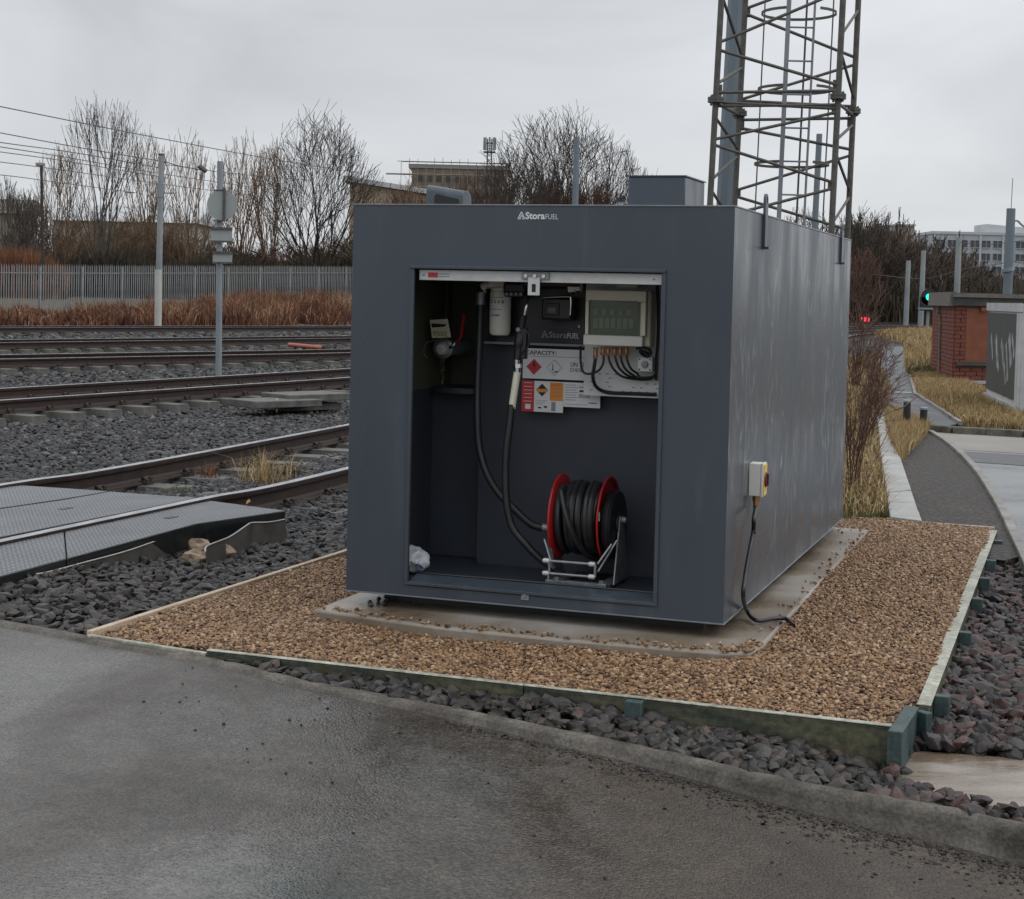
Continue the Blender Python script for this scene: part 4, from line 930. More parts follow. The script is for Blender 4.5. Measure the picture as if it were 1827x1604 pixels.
single('strip_light', MB().box(q.x-.05, q.x+.05, .40, .44, q.z-.006, q.z+.008), M['white'], 'small white lamp bar under the cabinet ceiling', 'lamp', (q.x, .42, q.z), tank=True, bev=.003)

# signs
VS = CD-.004
def rect(mb, x0, y0, x1, y1, v, d=.001):
    a, b__ = TV(x0, y0, v), TV(x1, y1, v); mb.box(a.x, b__.x, v-d, v, b__.z, a.z); return mb
def plate_rect(cx_, cz_, w_, h_, v): return cx_, cz_
SV = .585
def sign(name, label, x0, y0, x1, y1, off):
    """rectangular placard whose four sides are level and plumb in the cabinet"""
    c = TV((x0+x1)/2, (y0+y1)/2, SV-off); a = TV(x0, (y0+y1)/2, SV-off); b__ = TV(x1, (y0+y1)/2, SV-off); t_ = TV((x0+x1)/2, y0, SV-off); u_ = TV((x0+x1)/2, y1, SV-off)
    th_ = Thing(name, label, 'sign', (a.x, SV-off, u_.z), tank=True); W_, H_ = b__.x-a.x, t_.z-u_.z; v_ = SV-off
    def R(nm, fx0, fy0, fx1, fy1, m_, lay=1):      # fractions, y downwards
        th_.part(nm, MB().box(a.x+W_*fx0, a.x+W_*fx1, v_-.0012*lay-.0006, v_-.0012*lay+.0002, t_.z-H_*fy1, t_.z-H_*fy0), m_)
    def T(s, fx, fy, fw, fh, m_='ink', bold=0): th_.part('lettering', place_text(s, a.x+W_*fx, t_.z-H_*fy, v_-.0016, width=W_*fw, height=H_*fh, bold=bold), M[m_], smooth=0)
    def D(nm, fx, fy, hw, m_, lay=1, k=1.0):
        cx_, cz_ = a.x+W_*fx, t_.z-H_*fy; h_ = hw*k
        th_.part(nm, MB().prism_y([(cx_-hw, cz_), (cx_, cz_-h_), (cx_+hw, cz_), (cx_, cz_+h_)], v_-.0012*lay-.0006, v_-.0012*lay), m_)
    th_.part('plate', MB().box(a.x, b__.x, v_-.001, v_+.003, u_.z, t_.z), M['label'])
    th_.dim = (a.x, t_.z, W_, H_, v_)
    return th_, R, T, D
s1, R, T, D = sign('capacity_sign', 'white capacity sign with red and white hazard diamonds', 933, 623, 1052, 677, .02)
R('rule', .10, .245, .98, .262, M['inkgrey'])
T('CAPACITY:', .035, .205, .47, .135, bold=.01)
D('hazard_diamond', .17, .61, .038, M['lred'])
D('hazard_diamond', .48, .61, .038, M['inkgrey'], 1)
D('diamond_face', .48, .61, .0345, M['label'], 2)
x_, z_, W_, H_, v_ = s1.dim
fl = MB().prism_y([(x_+W_*.17-.008, z_-H_*.60), (x_+W_*.17+.008, z_-H_*.60), (x_+W_*.17+.006, z_-H_*.48), (x_+W_*.17, z_-H_*.40), (x_+W_*.17-.005, z_-H_*.5)], v_-.0032, v_-.0022).box(x_+W_*.17-.010, x_+W_*.17+.010, v_-.0032, v_-.0022, z_-H_*.66, z_-H_*.64)
s1.part('flame_symbol', fl, mat('dark_print', (.10, .01, .01), None, rough=.5))
tr = MB().box(x_+W_*.45, x_+W_*.46, v_-.0042, v_-.0032, z_-H_*.68, z_-H_*.5).box(x_+W_*.44, x_+W_*.47, v_-.0042, v_-.0032, z_-H_*.70, z_-H_*.67).prism_y([(x_+W_*.43, z_-H_*.77), (x_+W_*.53, z_-H_*.77), (x_+W_*.54, z_-H_*.72), (x_+W_*.50, z_-H_*.73), (x_+W_*.47, z_-H_*.75)], v_-.0042, v_-.0032)
s1.part('tree_fish_symbol', tr, M['ink'])
T('UN 1202', .72, .56, .42*.66, .15, bold=.0); T('DIESEL', .72, .72, .25, .11)
s2, R, T, D = sign('warning_sign', 'small sign in red, white and orange columns below the capacity sign', 931, 680, 1005, 735, .03)
R('red_column', 0, 0, .30, 1, M['lred']); R('orange_column', .68, .03, .99, .62, M['lorange'])
for i in range(6): R('print', .05, .06+.12*i, .25, .075+.12*i, M['label'], 2)
R('blank_patch', .09, .76, .22, .92, M['label'], 2)
for i in range(4): R('print', .72, .10+.12*i, .94, .115+.12*i, mat('brown_print', (.35, .12, .03), None) if i == 0 else M['inkgrey'], 2)
D('hazard_diamond', .49, .29, .030, M['ink']); x_, z_, W_, H_, v_ = s2.dim
s2.part('diamond_band', MB().prism_y([(x_+W_*.49-.028, z_-H_*.25), (x_+W_*.49+.028, z_-H_*.25), (x_+W_*.49+.022, z_-H_*.36), (x_+W_*.49-.022, z_-H_*.36)], v_-.0034, v_-.0022), M['lorange'])
for i in range(3): R('print', .34, .62+.06*i, .62-.05*i, .635+.06*i, M['inkgrey'])
R('print', .54, .80, .62, .86, M['ink']); R('print', .40, .84, .48, .89, M['ink']); R('print', .72, .66, .82, .96, M['inkgrey']); 
s3, R, T, D = sign('document_sign', 'white printed notice right of the red and orange sign', 1005, 683, 1071, 727, .025)
for i in range(7): R('print', .05, .10+.10*i, .34+.05*(i % 2), .125+.10*i, M['inkgrey'])
R('print', .42, .16, .80, .20, M['inkgrey']); R('print', .44, .30, .74, .38, M['ink']); R('print', .42, .46, .72, .62, mat('pale_print', (.40, .42, .46), None)); R('print', .70, .78, .92, .84, M['inkgrey']); R('print', .06, .88, .66, .9, M['inkgrey'])

# ball valve, tag, chains, pipe in the left recess
vc = TV(788, 621, .60)
bv = Thing('ball_valve', 'steel ball valve with a red lever in the left recess', 'valve', vc, tank=True)
bv.part('flange', MB().lathe((vc.x, .63, vc.z), (0, -1, 0), [(0, .050), (.012, .050), (.014, .044), (.02, .030)], 28), M['galv'])
bv.part('cap', MB().lathe((vc.x+.006, .61, vc.z-.004), (0, -1, 0), [(0, .036), (.02, .034), (.034, .024), (.036, .010), (.044, .009)], 20), M['alum'])
bv.part('body', MB().cyl((vc.x, .63, vc.z), (vc.x, .98, vc.z), .04, 20), M['galv_dull'])
bv.part('stem', MB().tube([(vc.x+.03, .60, vc.z+.0), (vc.x+.06, .595, vc.z+.012), TV(812, 612, .6)], .008, 8), M['chrome'])
bv.part('lever', MB().tube(curve_pts([TV(813, 612, .59), TV(820, 606, .58), TV(824, 590, .58), TV(828, 562, .58)], 5), [.006]*8+[.008]*8, 8), M['red'])
bv.part('wire_loop', MB().tube(curve_pts([(vc.x-.02, .6, vc.z+.04), TV(761, 612, .6), TV(756, 628, .6), TV(762, 640, .6)], 6), .0016, 5), M['galv_dull'])
bv.part('feed_pipe', MB().cyl(TV(792, 500, .9), (TV(792, 500, .9).x, .9, vc.z+.03), .03, 16), M['recess'])
tg = Thing('volume_tag', 'pale yellow tag card reading 9500L above the valve', 'tag', TV(786, 602, .58), tank=True)
a, b__, c_, d_ = TV(767, 571, .575), TV(799, 569, .575), TV(805, 602, .56), TV(771, 603, .56)
def slab4(pts, t): 
    n_ = Vector((0, -t, 0)); return MB().add([*pts, *[p+n_ for p in pts]], [(0, 1, 2, 3), (7, 6, 5, 4), (0, 4, 5, 1), (1, 5, 6, 2), (2, 6, 7, 3), (3, 7, 4, 0)])
tg.part('card', slab4([a, b__, c_, d_], .002), M['tag'])
tg.part('print_band', slab4([a.lerp(d_, .18)+Vector((.006, -.004, 0)), b__.lerp(c_, .3)+Vector((-.01, -.004, 0)), b__.lerp(c_, .42)+Vector((-.02, -.004, 0)), a.lerp(d_, .42)+Vector((.008, -.004, 0))], .001), M['ink'])
q = TV(774, 600, .565); tg.part('lettering', place_text('9500L', q.x, q.z, .556, width=.078, height=.026), mat('green_grey_ink', (.25, .25, .14), None), smooth=0)
for px, lab in ((787, 'left hand brass chain hanging below the valve cap'), (793, 'right hand brass chain hanging below the valve cap')):
    a = TV(px, 634, .575); b__ = TV(790, 688, .60); mb = MB(); k = 15
    for i in range(k):
        p = a.lerp(b__, i/k)+Vector((.003*math.sin(i*1.3), 0, 0)); q = a.lerp(b__, (i+.8)/k)+Vector((.003*math.sin(i*1.3+1), 0, 0)); s = .0035 if i % 2 else .0
        mb.tube([p+Vector((-s, .002, 0)), q+Vector((-s, .002, 0))], .0014, 4).tube([p+Vector((s, -.002, 0)), q+Vector((s, -.002, 0))], .0014, 4)
    single('chain', mb, mat('brass_chain', (.30, .27, .14), None, rough=.35, metal=.8), lab, 'chain', a, 'chains under the valve', tank=True)
q = TV(758, 708, .68); single('small_stud', MB().cyl((q.x, .70, q.z), (q.x, .66, q.z), .009, 10).cyl((q.x, .68, q.z), (q.x, .68, q.z+.03), .007, 8), M['galv_dull'], 'small grey pipe stub under the recess ledge', 'fitting', q, tank=True)
# crumpled bag peeping out behind the left door jamb
bm = bmesh.new(); bmesh.ops.create_icosphere(bm, subdivisions=4, radius=1)
q = TV(745, 992, .16); from mathutils import noise as mn
for v in bm.verts:
    n_ = mn.noise(v.co*1.6+Vector((3, 1, 2)))*.35+mn.noise(v.co*5)*.10; c_ = v.co*(1+n_)
    v.co = Vector((c_.x*.070, c_.y*.06, c_.z*.075+(.02 if c_.z < 0 else 0)))
bm.verts.ensure_lookup_table(); zmin = min(v.co.z for v in bm.verts)
me = bpy.data.meshes.new('plastic_bag'); bm.to_mesh(me); bm.free(); me.materials.append(M['bag'])
me.polygons.foreach_set('use_smooth', [True]*len(me.polygons))
o = link('plastic_bag', me, None, 'crumpled clear plastic bag in the lower left corner of the cabinet', 'bag'); o.location = t2w(OL-.062, .20, OB-.003-zmin); o.rotation_euler = (0, .15, YAW)
bp_ = link('blue_print', mk_mesh('blue_print', MB().tube(curve_pts([(.04, -.070, .0), (.055, -.068, .005), (.07, -.05, -.01)], 4), .006, 6), M['blue']), o)

# ------------------------------------------------------------------ hose reel
cl, cr_ = TV(1004, 920, .34), TV(1083, 926, .34); zc_ = (cl.z+cr_.z)/2; RV = .34; RR = .190
uL, uR = cl.x, cr_.x
hrl = Thing('hose_reel', 'red flanged hose reel wound with black hose in a galvanised frame', 'hose reel', ((uL+uR)/2, RV, OB), tank=True)
def flange(u, s):
    mb = MB(); n = 40; rings = [(.060, .0), (.075, .012*s), (.12, .006*s), (.165, .002*s), (.178, 0), (RR, -.004*s), (RR+.003, -.010*s), (RR, -.013*s), (.178, -.008*s)]
    for r, du in rings:
        for i in range(n): t = 2*PI*i/n; mb.v.append((u-du, RV+r*math.cos(t), zc_+r*math.sin(t)))
    for k in range(len(rings)-1):
        for i in range(n): j = (i+1) % n; mb.f.append((k*n+i, k*n+j, (k+1)*n+j, (k+1)*n+i))
    return mb
for u, s in ((uL, -1), (uR, 1)):
    f_ = hrl.part('flange', flange(u, s), M['red'])
hrl.part('hub', MB().cyl((uL+.002, RV, zc_), (uR-.002, RV, zc_), .075, 28), M['black'])
hrl.part('axle', MB().cyl((uL-.045, RV, zc_), (uR+.09, RV, zc_), .014, 14), M['galv'])
hrl.part('axle_nut', MB().cyl((uL-.05, RV, zc_), (uL-.02, RV, zc_), .024, 6), M['chrome'])
hrl.part('spring_case', MB().lathe((uR+.012, RV, zc_-.02), (1, 0, 0), [(0, .10), (.004, .150), (.03, .155), (.042, .145), (.046, .06), (.055, .055)], 40), M['black'])
q = TV(1083, 905, .18); cs = hrl.part('case_label', MB().box(uR+.008, uR+.011, RV-.165, RV-.155, zc_+.01, zc_+.05), M['lgrey'])
# wound hose: helix with slightly crossing turns, two layers
hw = MB(); rr = random.Random(5); turns = 6.0
pts = []
for lay, (rad, n_t) in enumerate([(.105, 7.0), (.130, 6.5), (.152, 5.5)]):
    k = int(n_t*26); pp = []
    for i in range(k+1):
        t = i/k; a = 2*PI*n_t*t+lay; x = uL+.022+(uR-uL-.044)*(t if lay % 2 == 0 else 1-t)+.006*math.sin(a*.37+lay*2)
        pp.append((x, RV+rad*math.cos(a)*(1+.02*math.sin(a*.5)), zc_+rad*math.sin(a)*(1+.02*math.sin(a*.5))))
    hw.tube(pp, .0155, 8)
hrl.part('wound_hose', hw, M['rubber'])
hx = MB(); pp = [(uL+.03+(uR-uL-.06)*t, RV+.176*math.cos(2.35+2.3*t), zc_+.176*math.sin(2.35+2.3*t)) for t in [i/20 for i in range(21)]]
hrl.part('top_turn', hx.tube(pp, .014, 8), M['rubber'])
# frame
fl_z = OB-.002
def PV(px, py, v): return TV(px, py, v)
base = MB().box(uL-.02, uR+.05, .17, .20, fl_z+.001, fl_z+.03).box(uR-.0, uR+.05, .20, .5, fl_z+.001, fl_z+.02).box(uL-.02, uL+.03, .20, .5, fl_z+.001, fl_z+.02)
hrl.part('base_plate', base, M['galv'], bev=.002)
for u in (uL-.030, uR+.065):
    hrl.part('upright', MB().add([(u, RV-.11, fl_z+.02), (u+.006, RV-.11, fl_z+.02), (u, RV+.11, fl_z+.02), (u+.006, RV+.11, fl_z+.02), (u, RV-.03, zc_+.02), (u+.006, RV-.03, zc_+.02), (u, RV+.03, zc_+.02), (u+.006, RV+.03, zc_+.02)],
             [(0, 1, 5, 4), (2, 6, 7, 3), (0, 4, 6, 2), (1, 3, 7, 5), (4, 5, 7, 6), (0, 2, 3, 1)]), M['galv'])
q1, q2, q3, q4 = TV(976, 999, .14), TV(1057, 1008, .14), TV(975, 1021, .14), TV(1057, 1031, .14)
z1, z2 = (q1.z+q2.z)/2, (q3.z+q4.z)/2; xa, xb = (q1.x+q3.x)/2, (q2.x+q4.x)/2
z2 = max(z2, fl_z+.03)
for z in (z1, z2):
    rl = hrl.part('guide_roller', MB().cyl((xa, .14, z), (xb, .14, z), .006, 10), M['galv'])
    for x in (xa, xb): hrl.part('roller_end', MB().lathe((x-.018, .14, z), (1, 0, 0), [(0, .008), (.005, .011), (.025, .011), (.03, .008)], 12), M['alum'], rl)
for x in (xa, xb):
    hrl.part('roller_post', MB().cyl((x+.012, .14, z2), (x+.012, .14, z1), .006, 8), M['galv'])
    q = (x+.03, RV-.08, zc_-.03)
    hrl.part('roller_arm', MB().beam((x+.02, .15, z1-.0), (x+.035+(.035 if x == xb else -.06), .19, zc_-.09), .006, .028, up=(0, 1, 0)), M['galv'])
    hrl.part('roller_arm', MB().beam((x+.02, .16, z2+.02), (x+.045+(.035 if x == xb else -.06), .24, zc_-.08), .006, .024, up=(0, 1, 0)), M['galv'])
for px in (992, 1072):
    q = TV(px, 1045, .18); hrl.part('base_bolt', MB().cyl((q.x, .185, fl_z+.03), (q.x, .185, fl_z+.042), .012, 6), M['galv'])

# ------------------------------------------------------------------ isolator switch on the side and its cable
a = TU(1336, 855, TW+.002); zt, zb = TU(1336, 826, TW).z, TU(1336, 884, TW).z
e1 = TV(1364, 855, a.y); e2 = TU(1373, 855, e1.x); e2.y = a.y+(e2.y-a.y)*.62
iso = Thing('isolator_switch', 'pale grey isolator box with yellow plate and red knob on the tank side', 'switch', (TW, a.y, zb), tank=True)
iso.part('case', MB().box(TW+.001, e1.x-.018, a.y, e2.y, zb, zt), M['white'], bev=.004)
iso.part('cover', MB().box(e1.x-.0175, e1.x-.006, a.y-.002, e2.y+.002, zb-.002, zt+.002), M['lgrey'], bev=.003)
e2.y = e2.y
iso.part('yellow_plate', MB().box(e1.x-.0055, e1.x-.002, a.y+.004, e2.y-.004, zb+.006, zt-.006), M['yellow'])
ym = (a.y+e2.y)/2
iso.part('knob', MB().lathe((e1.x-.002, ym, (zt+zb)/2), (1, 0, 0), [(0, .034), (.006, .032), (.008, .02)], 20).box(e1.x+.003, e1.x+.013, ym-.007, ym+.007, (zt+zb)/2-.026, (zt+zb)/2+.026), mat('knob_red', (.11, .010, .012), None, rough=.4))
um = (TW+e1.x)/2-.006
iso.part('cable_gland', MB().cyl((um, ym, zb-.003), (um, ym, zb-.025), .017, 8).cyl((um, ym, zb-.025), (um, ym, zb-.055), .013, 12), M['copper'])
cpts = [(um, ym, zb-.05)]
for px, py, du in [(1345, 925, .055), (1344, 948, .05), (1337, 985, .05), (1330, 1025, .05), (1326, 1062, .055)]:
    q = TU(px, py, TW+du); cpts.append(tuple(q))
for px, py, z in [(1333, 1090, .075), (1350, 1107, .055), (1380, 1104, .05), (1402, 1104, .048), (1416, 1116, .035)]:
    q = w2t(Gz(px, py, z)); cpts.append(tuple(q))
single('supply_cable', MB().tube(curve_pts(cpts, 7), .0095, 10).cyl(cpts[2], Vector(cpts[2])+Vector((.012, -.012, -.004)), .004, 6), M['rubber'], 'black supply cable from the isolator down into the shingle', 'cable', cpts[0], tank=True)
# black caps / shingle clods on the slab left of the tank
blk = [(662, 1083), (676, 1072), (688, 1068), (693, 1074), (700, 1068), (707, 1070), (685, 1081), (660, 1078)]
for i, (px, py) in enumerate(blk):
    q = Gz(px, py, .035); bm = bmesh.new(); bmesh.ops.create_icosphere(bm, subdivisions=2, radius=.011)
    for v in bm.verts: v.co *= 1+.35*mn.noise(v.co*80+Vector((i, 0, 0)))
    me = bpy.data.meshes.new('black_pebble'); bm.to_mesh(me); bm.free(); me.materials.append(M['black'])
    o = link('black_pebble', me, None, 'black pebble in the small cluster on the slab left of the skid', 'pebble', 'black pebbles on the slab'); o.location = (q.x, q.y, .045)

# ------------------------------------------------------------------ lattice mast
lt = Thing('lattice_mast', 'square lattice steel mast with an inner caged ladder behind the tank', 'mast', P(1290, 600, 12.5))
D1, D2 = 12.5, 13.4
LEG = {'NL': ((1287, 0), (1266.7, 365), D1), 'NR': ((1504, 0), (1483.5, 411), D1), 'FR': ((1531.5, 0), (1512, 422), D2), 'FL': ((1330, 0), (1310.5, 368), D2)}
def lp(k, py):
    (x0, y0), (x1, y1), D_ = LEG[k]; x = x0+(x1-x0)*(py-y0)/(y1-y0); return P(x, py, D_)
for k in LEG:
    z_bot = P(LEG[k][1][0]-11, 900, LEG[k][2])
    t0 = lp(k, -420); t1 = lp(k, 430); d_ = (t1-t0); bt_ = t0+d_*((t0.z-0)/(t0.z-t1.z))
    lt.part('leg', MB().tube([bt_, t0], .024, 10), M['mast'])
def br(a, pa, b__, pb_, r=.0135):
    p, q = lp(a, pa), lp(b__, pb_); lt.part('brace', MB().tube([p, q], r, 6), M['mast'])
chain = lambda seq: [br(seq[i][0], seq[i][1], seq[i+1][0], seq[i+1][1]+8*((i % 2)*2-1)*0) for i in range(len(seq)-1)]
for a in [('NR', -18, 'NL', 76), ('NL', 89, 'NR', 152), ('NL', 249, 'NR', 200), ('NL', 258, 'NR', 326), ('NR', 336, 'NL', 393), ('NL', 403, 'NR', 480), ('NR', 490, 'NL', 550), ('NL', -100, 'NR', -30),
          ('NL', 165, 'NR', 162), ('NL', 189, 'NR', 187), ('NL', 182, 'NR', 194)]: br(*a)
for a in [('FL', 16, 'FR', -60), ('FL', 24, 'FR', 103), ('FR', 115, 'FL', 178), ('FL', 228, 'FR', 267), ('FR', 277, 'FL', 340), ('FL', 350, 'FR', 410), ('FR', 420, 'FL', 485), ('FL', 180, 'FR', 190), ('FL', 214, 'FR', 211)]: br(*a)
for a in [('NL', -10, 'FL', 103), ('FL', 121, 'NL', 150), ('NL', 208, 'FL', 265), ('FL', 279, 'NL', 321), ('NL', 338, 'FL', 400), ('NL', 184, 'FL', 205),
          ('FR', 19, 'NR', 63), ('NR', 90, 'FR', 176), ('FR', 223, 'NR', 250), ('NR', 272, 'FR', 340), ('FR', 352, 'NR', 400), ('NR', 184, 'FR', 205)]: br(*a, r=.0125)
for k, py in (('NL', 178), ('NR', 172), ('FL', 202), ('FR', 198)):
    p = lp(k, py); f_ = lt.part('flange_joint', MB().cyl(p-Vector((0, 0, .022)), p-Vector((0, 0, .003)), .062, 8).cyl(p+Vector((0, 0, .0)), p+Vector((0, 0, .02)), .062, 8), M['mast'])
    bo = MB()
    for i in range(4): t = PI/4+PI/2*i; c_ = p+Vector((.044*math.cos(t), .044*math.sin(t), 0)); bo.cyl(c_-Vector((0, 0, .042)), c_+Vector((0, 0, .036)), .009, 6)
    lt.part('bolts', bo, M['mast'], f_)
for k, py in (('FL', 22), ('FL', 345), ('FL', 224), ('NR', 152), ('NR', 331), ('NR', 196), ('NL', 160), ('FR', 218)):
    p = lp(k, py); s = 1 if 'L' in k else -1; lt.part('gusset', MB().beam(p+Vector((s*.02, 0, -.04)), p+Vector((s*.02, 0, .04)), .008, .05, up=(1, 0, 0)), M['mast'])
DL = 12.95
la, lb = (P(1408, 0, DL), P(1390, 381, DL)), (P(1454.6, 0, DL), P(1437, 348, DL))
def ext(a, b__, z): return a+(b__-a)*((z-a.z)/(b__.z-a.z))
ld = lt.part('ladder', MB().beam(ext(*la, 0), ext(*la, 6.2), .030, .042, up=(0, 1, 0)).beam(ext(*lb, 0), ext(*lb, 6.2), .012, .040, up=(0, 1, 0)), M['galv_dull'])
zs0 = P(1430, 49, DL).z; dz_ = (P(1430, 49, DL).z-P(1430, 348, DL).z)/5
for i in range(-6, 12):
    z = zs0-dz_*i
    if z > .1: lt.part('rung', MB().tube([ext(*la, z), ext(*lb, z)], .008, 6), M['galv_dull'], ld)
mb = MB()
for py in (-130, 12, 151, 288, 430):
    z = P(1430, py, DL).z; c_ = (ext(*la, z)+ext(*lb, z))/2+Vector((.03, .30, 0)); pp = []
    for i in range(21):
        t = -PI/2+.42+(2*PI-.84)*i/20; pp.append(c_+Vector((.30*math.cos(t), .30*math.sin(t), 0)))
    hp_ = MB()
    for i in range(20): hp_.beam(pp[i], pp[i+1], .006, .022, up=(0, 0, 1))
    lt.part('cage_hoop', hp_, M['mast'], ld)
for t in (-PI*.93, PI*.07, PI*.38):
    z0_, z1_ = P(1430, 430, DL).z, P(1430, -130, DL).z; q = []
    for z in (z0_, z1_): c_ = (ext(*la, z)+ext(*lb, z))/2+Vector((.03, .30, 0)); q.append(c_+Vector((.295*math.cos(t), .295*math.sin(t), 0)))
    lt.part('cage_strip', MB().beam(q[0], q[1], .016, .006, up=(math.cos(t), math.sin(t), 0)), M['mast'], ld)
a, b__ = P(1316, 0, 14.4), P(1295, 368, 14.4)
single('steel_post', MB().tube([ext(a, b__, 0), ext(a, b__, 7)], .085, 8), M['pole_blue'], 'thick blue grey steel post standing behind the left legs of the lattice mast', 'post', ext(a, b__, 0))

# ------------------------------------------------------------------ tracks
rail_prof = [(-.035, 0), (-.036, -.012), (-.030, -.034), (-.009, -.044), (-.008, -.110), (-.020, -.128), (-.065, -.140), (-.067, -.152), (.067, -.152), (.065, -.140), (.020, -.128), (.008, -.110), (.009, -.044), (.030, -.034), (.036, -.012), (.035, 0)]
RZ = .10
def offs(line, d):
    o = []
    for i, p in enumerate(line):
        t = (line[min(i+1, len(line)-1)]-line[max(i-1, 0)]).normalized(); o.append(p+Vector((-t.y, t.x, 0))*d)
    return o
def rail_mb(line, top):
    mb = MB(); prof = rail_prof
    if top: prof = [(-.031, .0015), (-.033, -.004), (.033, -.004), (.031, .0015)]
    k = len(prof)
    for i, p in enumerate(line):
        t = (line[min(i+1, len(line)-1)]-line[max(i-1, 0)]).normalized(); n_ = Vector((-t.y, t.x, 0))
        mb.v += [(p.x+n_.x*a, p.y+n_.y*a, RZ+z) for a, z in prof]
    for i in range(len(line)-1):
        for j in range(k): j2 = (j+1) % k; mb.f.append((i*k+j, i*k+j2, (i+1)*k+j2, (i+1)*k+j))
    return mb
sleeper_mb = MB(); 
for (x0, x1, h0_, h1_) in ((-1.27, 1.27, 0, 0),): sleeper_mb.add([(-1.27, -.15, -.2), (1.27, -.15, -.2), (1.27, .15, -.2), (-1.27, .15, -.2), (-1.25, -.12, 0), (1.25, -.12, 0), (1.25, .12, 0), (-1.25, .12, 0)], [(0, 3, 2, 1), (4, 5, 6, 7), (0, 1, 5, 4), (1, 2, 6, 5), (2, 3, 7, 6), (3, 0, 4, 7)])
sl_me = mk_mesh('sleeper', sleeper_mb, M['sleeper'], smooth=0)
ch_mb = MB().box(-.10, -.045, -.05, .05, 0, .022).box(.045, .10, -.05, .05, 0, .022).cyl((-.085, -.03, .022), (-.085, -.03, .055), .016, 6).cyl((.085, .03, .022), (.085, .03, .055), .016, 6)
ch_mb.tube(curve_pts([(-.10, .03, .03), (-.07, .045, .055), (-.045, .02, .04), (-.07, -.02, .055)], 3), .012, 5).tube(curve_pts([(.10, -.03, .03), (.07, -.045, .055), (.045, -.02, .04), (.07, .02, .055)], 3), .012, 5)
ch_me = mk_mesh('rail_clip', ch_mb, M['chair'])
lab = {'A': 'nearest railway track, running from the rubber crossing panels behind the tank', 'B': 'second railway track from the tank, on concrete sleepers with exposed ends', 'C': 'third railway track, just behind the round sign pole',
       'D': 'fourth railway track, beyond the orange pipe', 'E': 'farthest railway track, next to the rusty weeds below the fence'}
for k in 'ABCDE':
    line = TR[k]; dense = []
    b0_ = line[0]
    tr = Thing('railway_track', lab[k], 'railway track', (line[20].x, line[20].y, RZ-.17))
    for s in (-1, 1):
        ol = offs(line, s*.7525)
        ro = tr.part('rail', rail_mb(ol, False), M['rail_side'], smooth=30)
        tr.part('railhead', rail_mb(ol, True), M['rail_top'], ro, smooth=30)
    # sleepers
    acc = 0; stp = .65; nxt = 0
    for i in range(len(line)-1):
        a, b__ = line[i], line[i+1]; l_ = (b__-a).length
        while nxt < acc+l_:
            p = a.lerp(b__, (nxt-acc)/l_); nxt += stp
            px, py = proj(p.x, p.y, 0)
            vis = p.y > 4 and px > -230 and (px < 760) and p.y < 62
            if not vis: continue
            d = (b__-a).normalized(); ang = math.atan2(-d.x, d.y)+0.0
            o = link('sleeper', sl_me, tr.root); o.location = (p.x-tr.off.x+0, p.y-tr.off.y, RZ-.157-tr.off.z); o.rotation_euler = (0, 0, ang)
            if p.y < 40:
                for s in (-1, 1):
                    c_ = link('rail_clip', ch_me, o); c_.location = (s*.7525, 0, 0)
        acc += l_

# crossing panels
def prism_part(th_, nm, poly, z0, z1, m_, bev=.006):
    o = th_.part(nm, MB().prism(poly, z0, z1), m_, bev=bev); o.data.materials.append(M['rubber'])
    for p in o.data.polygons: p.material_index = 0 if p.normal.z > .9 else 1
    return o
cxp = Thing('track_crossing', 'rubber track crossing of studded panels inside and outside the near rail', 'crossing', (cross_near[5][0], cross_near[5][1], 0))
zp = [zc(*q) for q in [(0, 1028), (120, 996), (350, 934), (510, 911), (374, 893), (115, 946), (0, 969), (-160, 1002), (-160, 1071)]]
prism_part(cxp, 'outer_panel', [zp[1], zp[2], zp[3], zp[4], zp[5]], -.05, .085, M['panel'])
prism_part(cxp, 'outer_panel', [zp[8], zp[0], (zp[1][0]-.004, zp[1][1]-.001), (zp[5][0]-.004, zp[5][1]-.001), zp[6], zp[7]], -.05, .085, M['panel'])
zm = [zc(*q) for q in [(0, 959), (110, 936), (352, 887), (42, 865), (0, 868), (-160, 905), (-160, 994), (112, 888)]]
seam_a, seam_b = zc(0, 906), zc(112, 890)
prism_part(cxp, 'inner_panel', [zc(-160, 990), zc(0, 958), zc(352, 888), zc(196, 877), zc(112, 892), zc(0, 908), zc(-160, 935)], -.05, .085, M['panel'])
prism_part(cxp, 'inner_panel', [zc(-160, 932), zc(0, 906), zc(112, 890), zc(194, 876), zc(42, 866), zc(0, 869), zc(-160, 895)], -.05, .085, M['panel'])
for (px, py) in [(305, 923), (118, 907)]:
    q = Gz(px, py, .086); cxp.part('lifting_slot', MB().obox((q.x, q.y, .0865), (.33, .94, 0), (-.94, .33, 0), (0, 0, 1), .05, .022, .0012), M['rubber'])
# membrane
me_px = [(-160, 1075), (0, 1033), (77, 1023), (150, 1004), (228, 983), (300, 958), (349, 944)]
def mem(pts, drop, label):
    th_ = Thing('membrane', label, 'membrane', Gz(pts[-1][0], pts[-1][1], .02)); mb = MB(); pp = curve_pts([Gz(px, py, .045) for px, py in pts], 6); edge = MB()
    for i, p in enumerate(pp): mb.v += [(p.x, p.y, p.z), (p.x+.015, p.y-.02+.01*math.sin(i*.9), p.z-drop*.5), (p.x+.03, p.y-.05+.012*math.sin(i*.7), p.z-drop)]
    for i in range(len(pp)-1): mb.f += [(3*i, 3*i+3, 3*i+4, 3*i+1), (3*i+1, 3*i+4, 3*i+5, 3*i+2)]
    th_.part('sheet', mb, M['membrane']); th_.part('cut_edge', edge.tube([p+Vector((0, -.002, .002)) for p in pp], .0045, 5), M['membrane_edge'])
mem(me_px, .17, 'brown membrane sheet upstanding along the left length of the outer panels')
